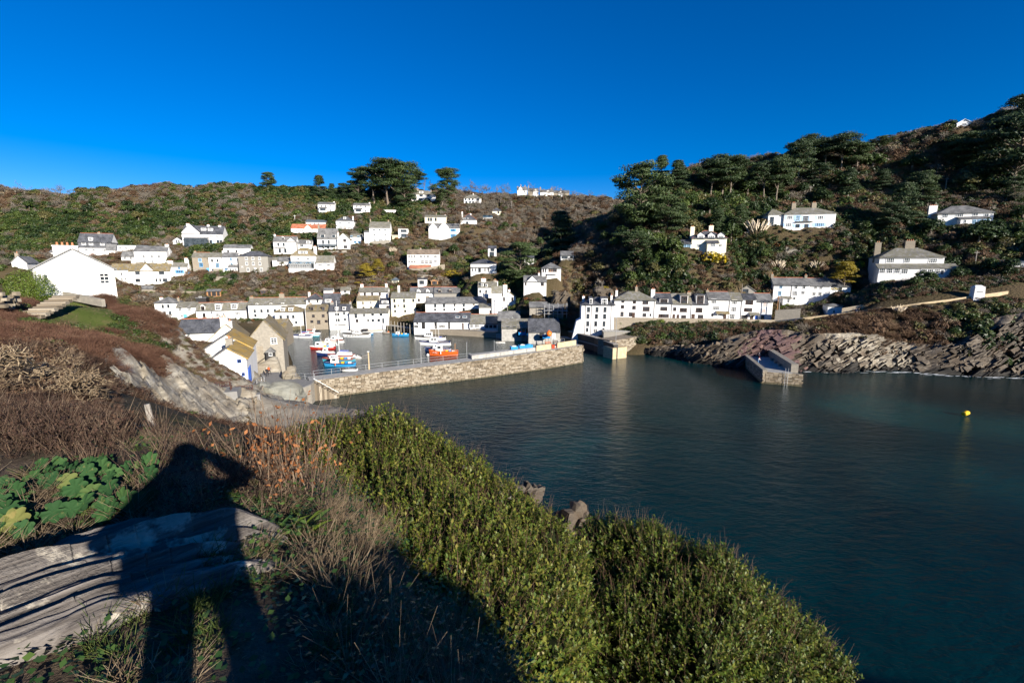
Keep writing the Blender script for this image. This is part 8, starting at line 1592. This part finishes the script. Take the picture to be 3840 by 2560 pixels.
for zx, lb, c in ((1405,'dark clothed walker on the cliff lane beside a companion','cl_navy'),(1445,'walker in black following a companion on the cliff lane','cl_black')):
    nx, ny = nat('I', zx, 505); p = at(nx, ny, 123.2); person(lb, p, 1.2, c, 'cl_black')
nx, ny = nat('D', 1582, 740); p = onz(nx, ny, 1.5); person('dark clothed person sitting on the quay by the white cottages', p, .2, 'cl_navy', 'cl_black', pose='lean', H=1.5)
pg = gz(0, -.32); person('photographer in dark clothes holding a camera up on the cliff path', (.26, -.34, pg), math.pi, 'cl_black', 'cl_jean', pose='camera', H=24.0-pg+.13, extra='bag').scale.x *= 1.15
# benches, walls and rails on the rocks below
def stone_wall(name, label, px, h, cap, seed, thick=.5):
    pts = [at(a, b, Y) for a, b, Y in px]; e = empty(name, pts[0], 0, label, 'wall'); ln = [flat(p) for p in pts]; zb = min(p.z for p in pts)-.3; zt = lambda s: pts[0].z+(pts[-1].z-pts[0].z)*s+h
    par(ribbon('core', ln, thick, -.2, zb-1.2, lambda s: zt(s)-.05, MT['mortar']), e); hold = empty('tmp'); stone_face(hold, ln, zb-.4, zt, (.16,.26), (.3,.75), .34, cap, 0, seed, 1)
    for o in list(hold.children): par(o, e)
    bpy.data.objects.remove(hold); pts2, L_ = resample(ln, .22)
    for i, p in enumerate(pts2[:-1]): b = obj('coping_stone', BLM[i%6], e); b.matrix_world = Matrix.Translation((p.x, p.y, zt(i/len(pts2))-.05)); b.scale = (.18, .5, .3); b.rotation_euler.z = rng.uniform(-.2,.2); b.location = Vector((p.x, p.y, zt(i/len(pts2))-.05))-e.location
    return e
stone_wall('bench_wall', 'stone wall with upright coping guarding the benches above the rocks', ((782,1572,42),(870,1560,43.5),(955,1545,45.5)), 1.25, 150, 21); stone_wall('bench_wall', 'short return of the bench wall climbing to the path', ((958,1542,45.6),(975,1520,49),(985,1490,54)), 1.2, 80, 22)
for (a, b, Y, r_, lb) in ((835,1522,44.5,.35,'dark slatted bench below the rock slope, lower of the two'),(915,1500,46.8,.45,'dark slatted bench beside the path corner, upper of the two')):
    p = at(a, b, Y); z = gz(p.x, p.y)+.1; MB().box(-1.6,1.6,-1,1,-1.5,.0).build('bench_pad', MT['asph']).location = (p.x, p.y, max(z, p.z)); pd = [o for o in bpy.data.objects if o.name.startswith('bench_pad')][-1]; pd.rotation_euler.z = r_; tag(pd, kind='structure'); bench('viewpoint_bench', lb, (p.x, p.y, max(z, p.z)), r_+math.pi, 'dkwood', 1.9)
rail('path_railing', 'steel handrail stepping down the bank above the blue windowed cottage', [at(668,1316,58), at(740,1332,58.5), at(752,1360,58.5)], None, 1.0, 1.6) if False else None
def rail3(label, px, h=1.0):
    pts = [at(a, b, Y) for a, b, Y in px]; e = empty('path_railing', pts[0], 0, label, 'railing'); o = pts[0]
    for p in pts: MB().tube(p-o-Vector((0,0,.6)), p-o+Vector((0,0,h)), .04, .04, 5).build('post', MT['steel'], e)
    for k in (.5, 1.0):
        b = MB()
        for a, c in zip(pts, pts[1:]): b.tube(a-o+Vector((0,0,h*k)), c-o+Vector((0,0,h*k)), .035, .035, 5)
        b.build('rail', MT['steel'], e)
rail3('steel handrail stepping down the bank above the blue windowed cottage', ((670,1342,57),(705,1348,57.5),(740,1358,58),(748,1378,58.5),(756,1395,59)))
rail3('steel railing on the path corner above the green rock', ((945,1478,60),(965,1450,63),(982,1440,66),(992,1435,68)), 1.1); rail3('green pipe railing on the slope below the lane', ((2420,1262,132),(2480,1256,132),(2535,1250,132)), 1.0); rail3('steel railing on the footway by the jetty', ((2672,1302,123),(2726,1305,119.5),(2776,1315,116.5)), 1.0)
# stone steps and rubble at the left edge
sp = at(90, 1180, 42); e = empty('garden_steps', (sp.x, sp.y, sp.z-.3), R(12), 'long flight of weathered slate steps climbing beside the lawn', 'steps')
for i in range(11): obj('step', BLM[i%6], e, (rng.uniform(-.05,.05), i*.55, i*.17-.3)).scale = (2.1, .75, .34)
for i in range(26):
    p = at(rng.uniform(0, 62), rng.uniform(1108, 1160), rng.uniform(40, 44)); o = obj('stone_block', BLM[i%6], None, (p.x, p.y, p.z), rng.uniform(-.4,.4), (rng.uniform(.3,.6), .4, rng.uniform(.25,.4))); tag(o, 'loose grey stone block in the tumbled heap beside the slate steps', 'stone', 'tumbled stone blocks')
hillwall('garden_wall', 'low stone wall running along the lawn in front of the chimneyed cottage', ((235,1098,57.5),(300,1110,57),(380,1126,56)), .8, .12, .4, MT['stone2'])
b_ = at(105, 1085, 55); lb = bush_w('laurel_bush', 'rounded bright green laurel bush at the corner of the chimneyed cottage', ((b_.x, b_.y, b_.z+.4, 2.1),(b_.x-1.1, b_.y+.4, b_.z+.1, 1.7),(b_.x+1.1, b_.y+.3, b_.z, 1.7)), 60, 'lime')

# parked cars on the upper road
def car(label, V, x, y, paint, rz):
    nx, ny = nat(V, x, y); p = hit(nx, ny, 100) or at(nx, ny, depC(ny)); e = empty('parked_car', p+Vector((0,0,.1)), rz, label, 'car'); prof = [(-2.1,.35),(2.05,.35),(2.1,.75),(1.2,.95),(.55,1.42),(-1.2,1.45),(-1.95,1.0),(-2.1,.9)]
    MB().prism(prof, -.85, .85).build('body', MT[paint], e); MB().prism([(1.05,.98),(.5,1.36),(-1.15,1.39),(-1.75,1.0)], -.87, .87).build('window', MT['glass'], e)
    for x_ in (-1.3, 1.3):
        for y_ in (-.8, .8): w_ = MB().tube((x_,y_-.1,.32),(x_,y_+.1,.32),.32,.32,12).build('wheel', MT['black'], e); MB().tube((x_,y_-.12,.32),(x_,y_+.12,.32),.18,.18,8).build('rim', MT['steel'], w_)
    for y_ in (-.6, .6): MB().box(2.06,2.14,y_-.15,y_+.15,.6,.74).build('headlight', MT['wf'], e)
car('black car parked on the upper road under the tall pines', 'B', 1968, 158, 'black', .1); car('white car parked on the upper road above the cream house', 'E', 360, 812, 'hw', .2); car('dark car parked beside the upper road wall', 'E', 20, 785, 'cl_navy', .1)
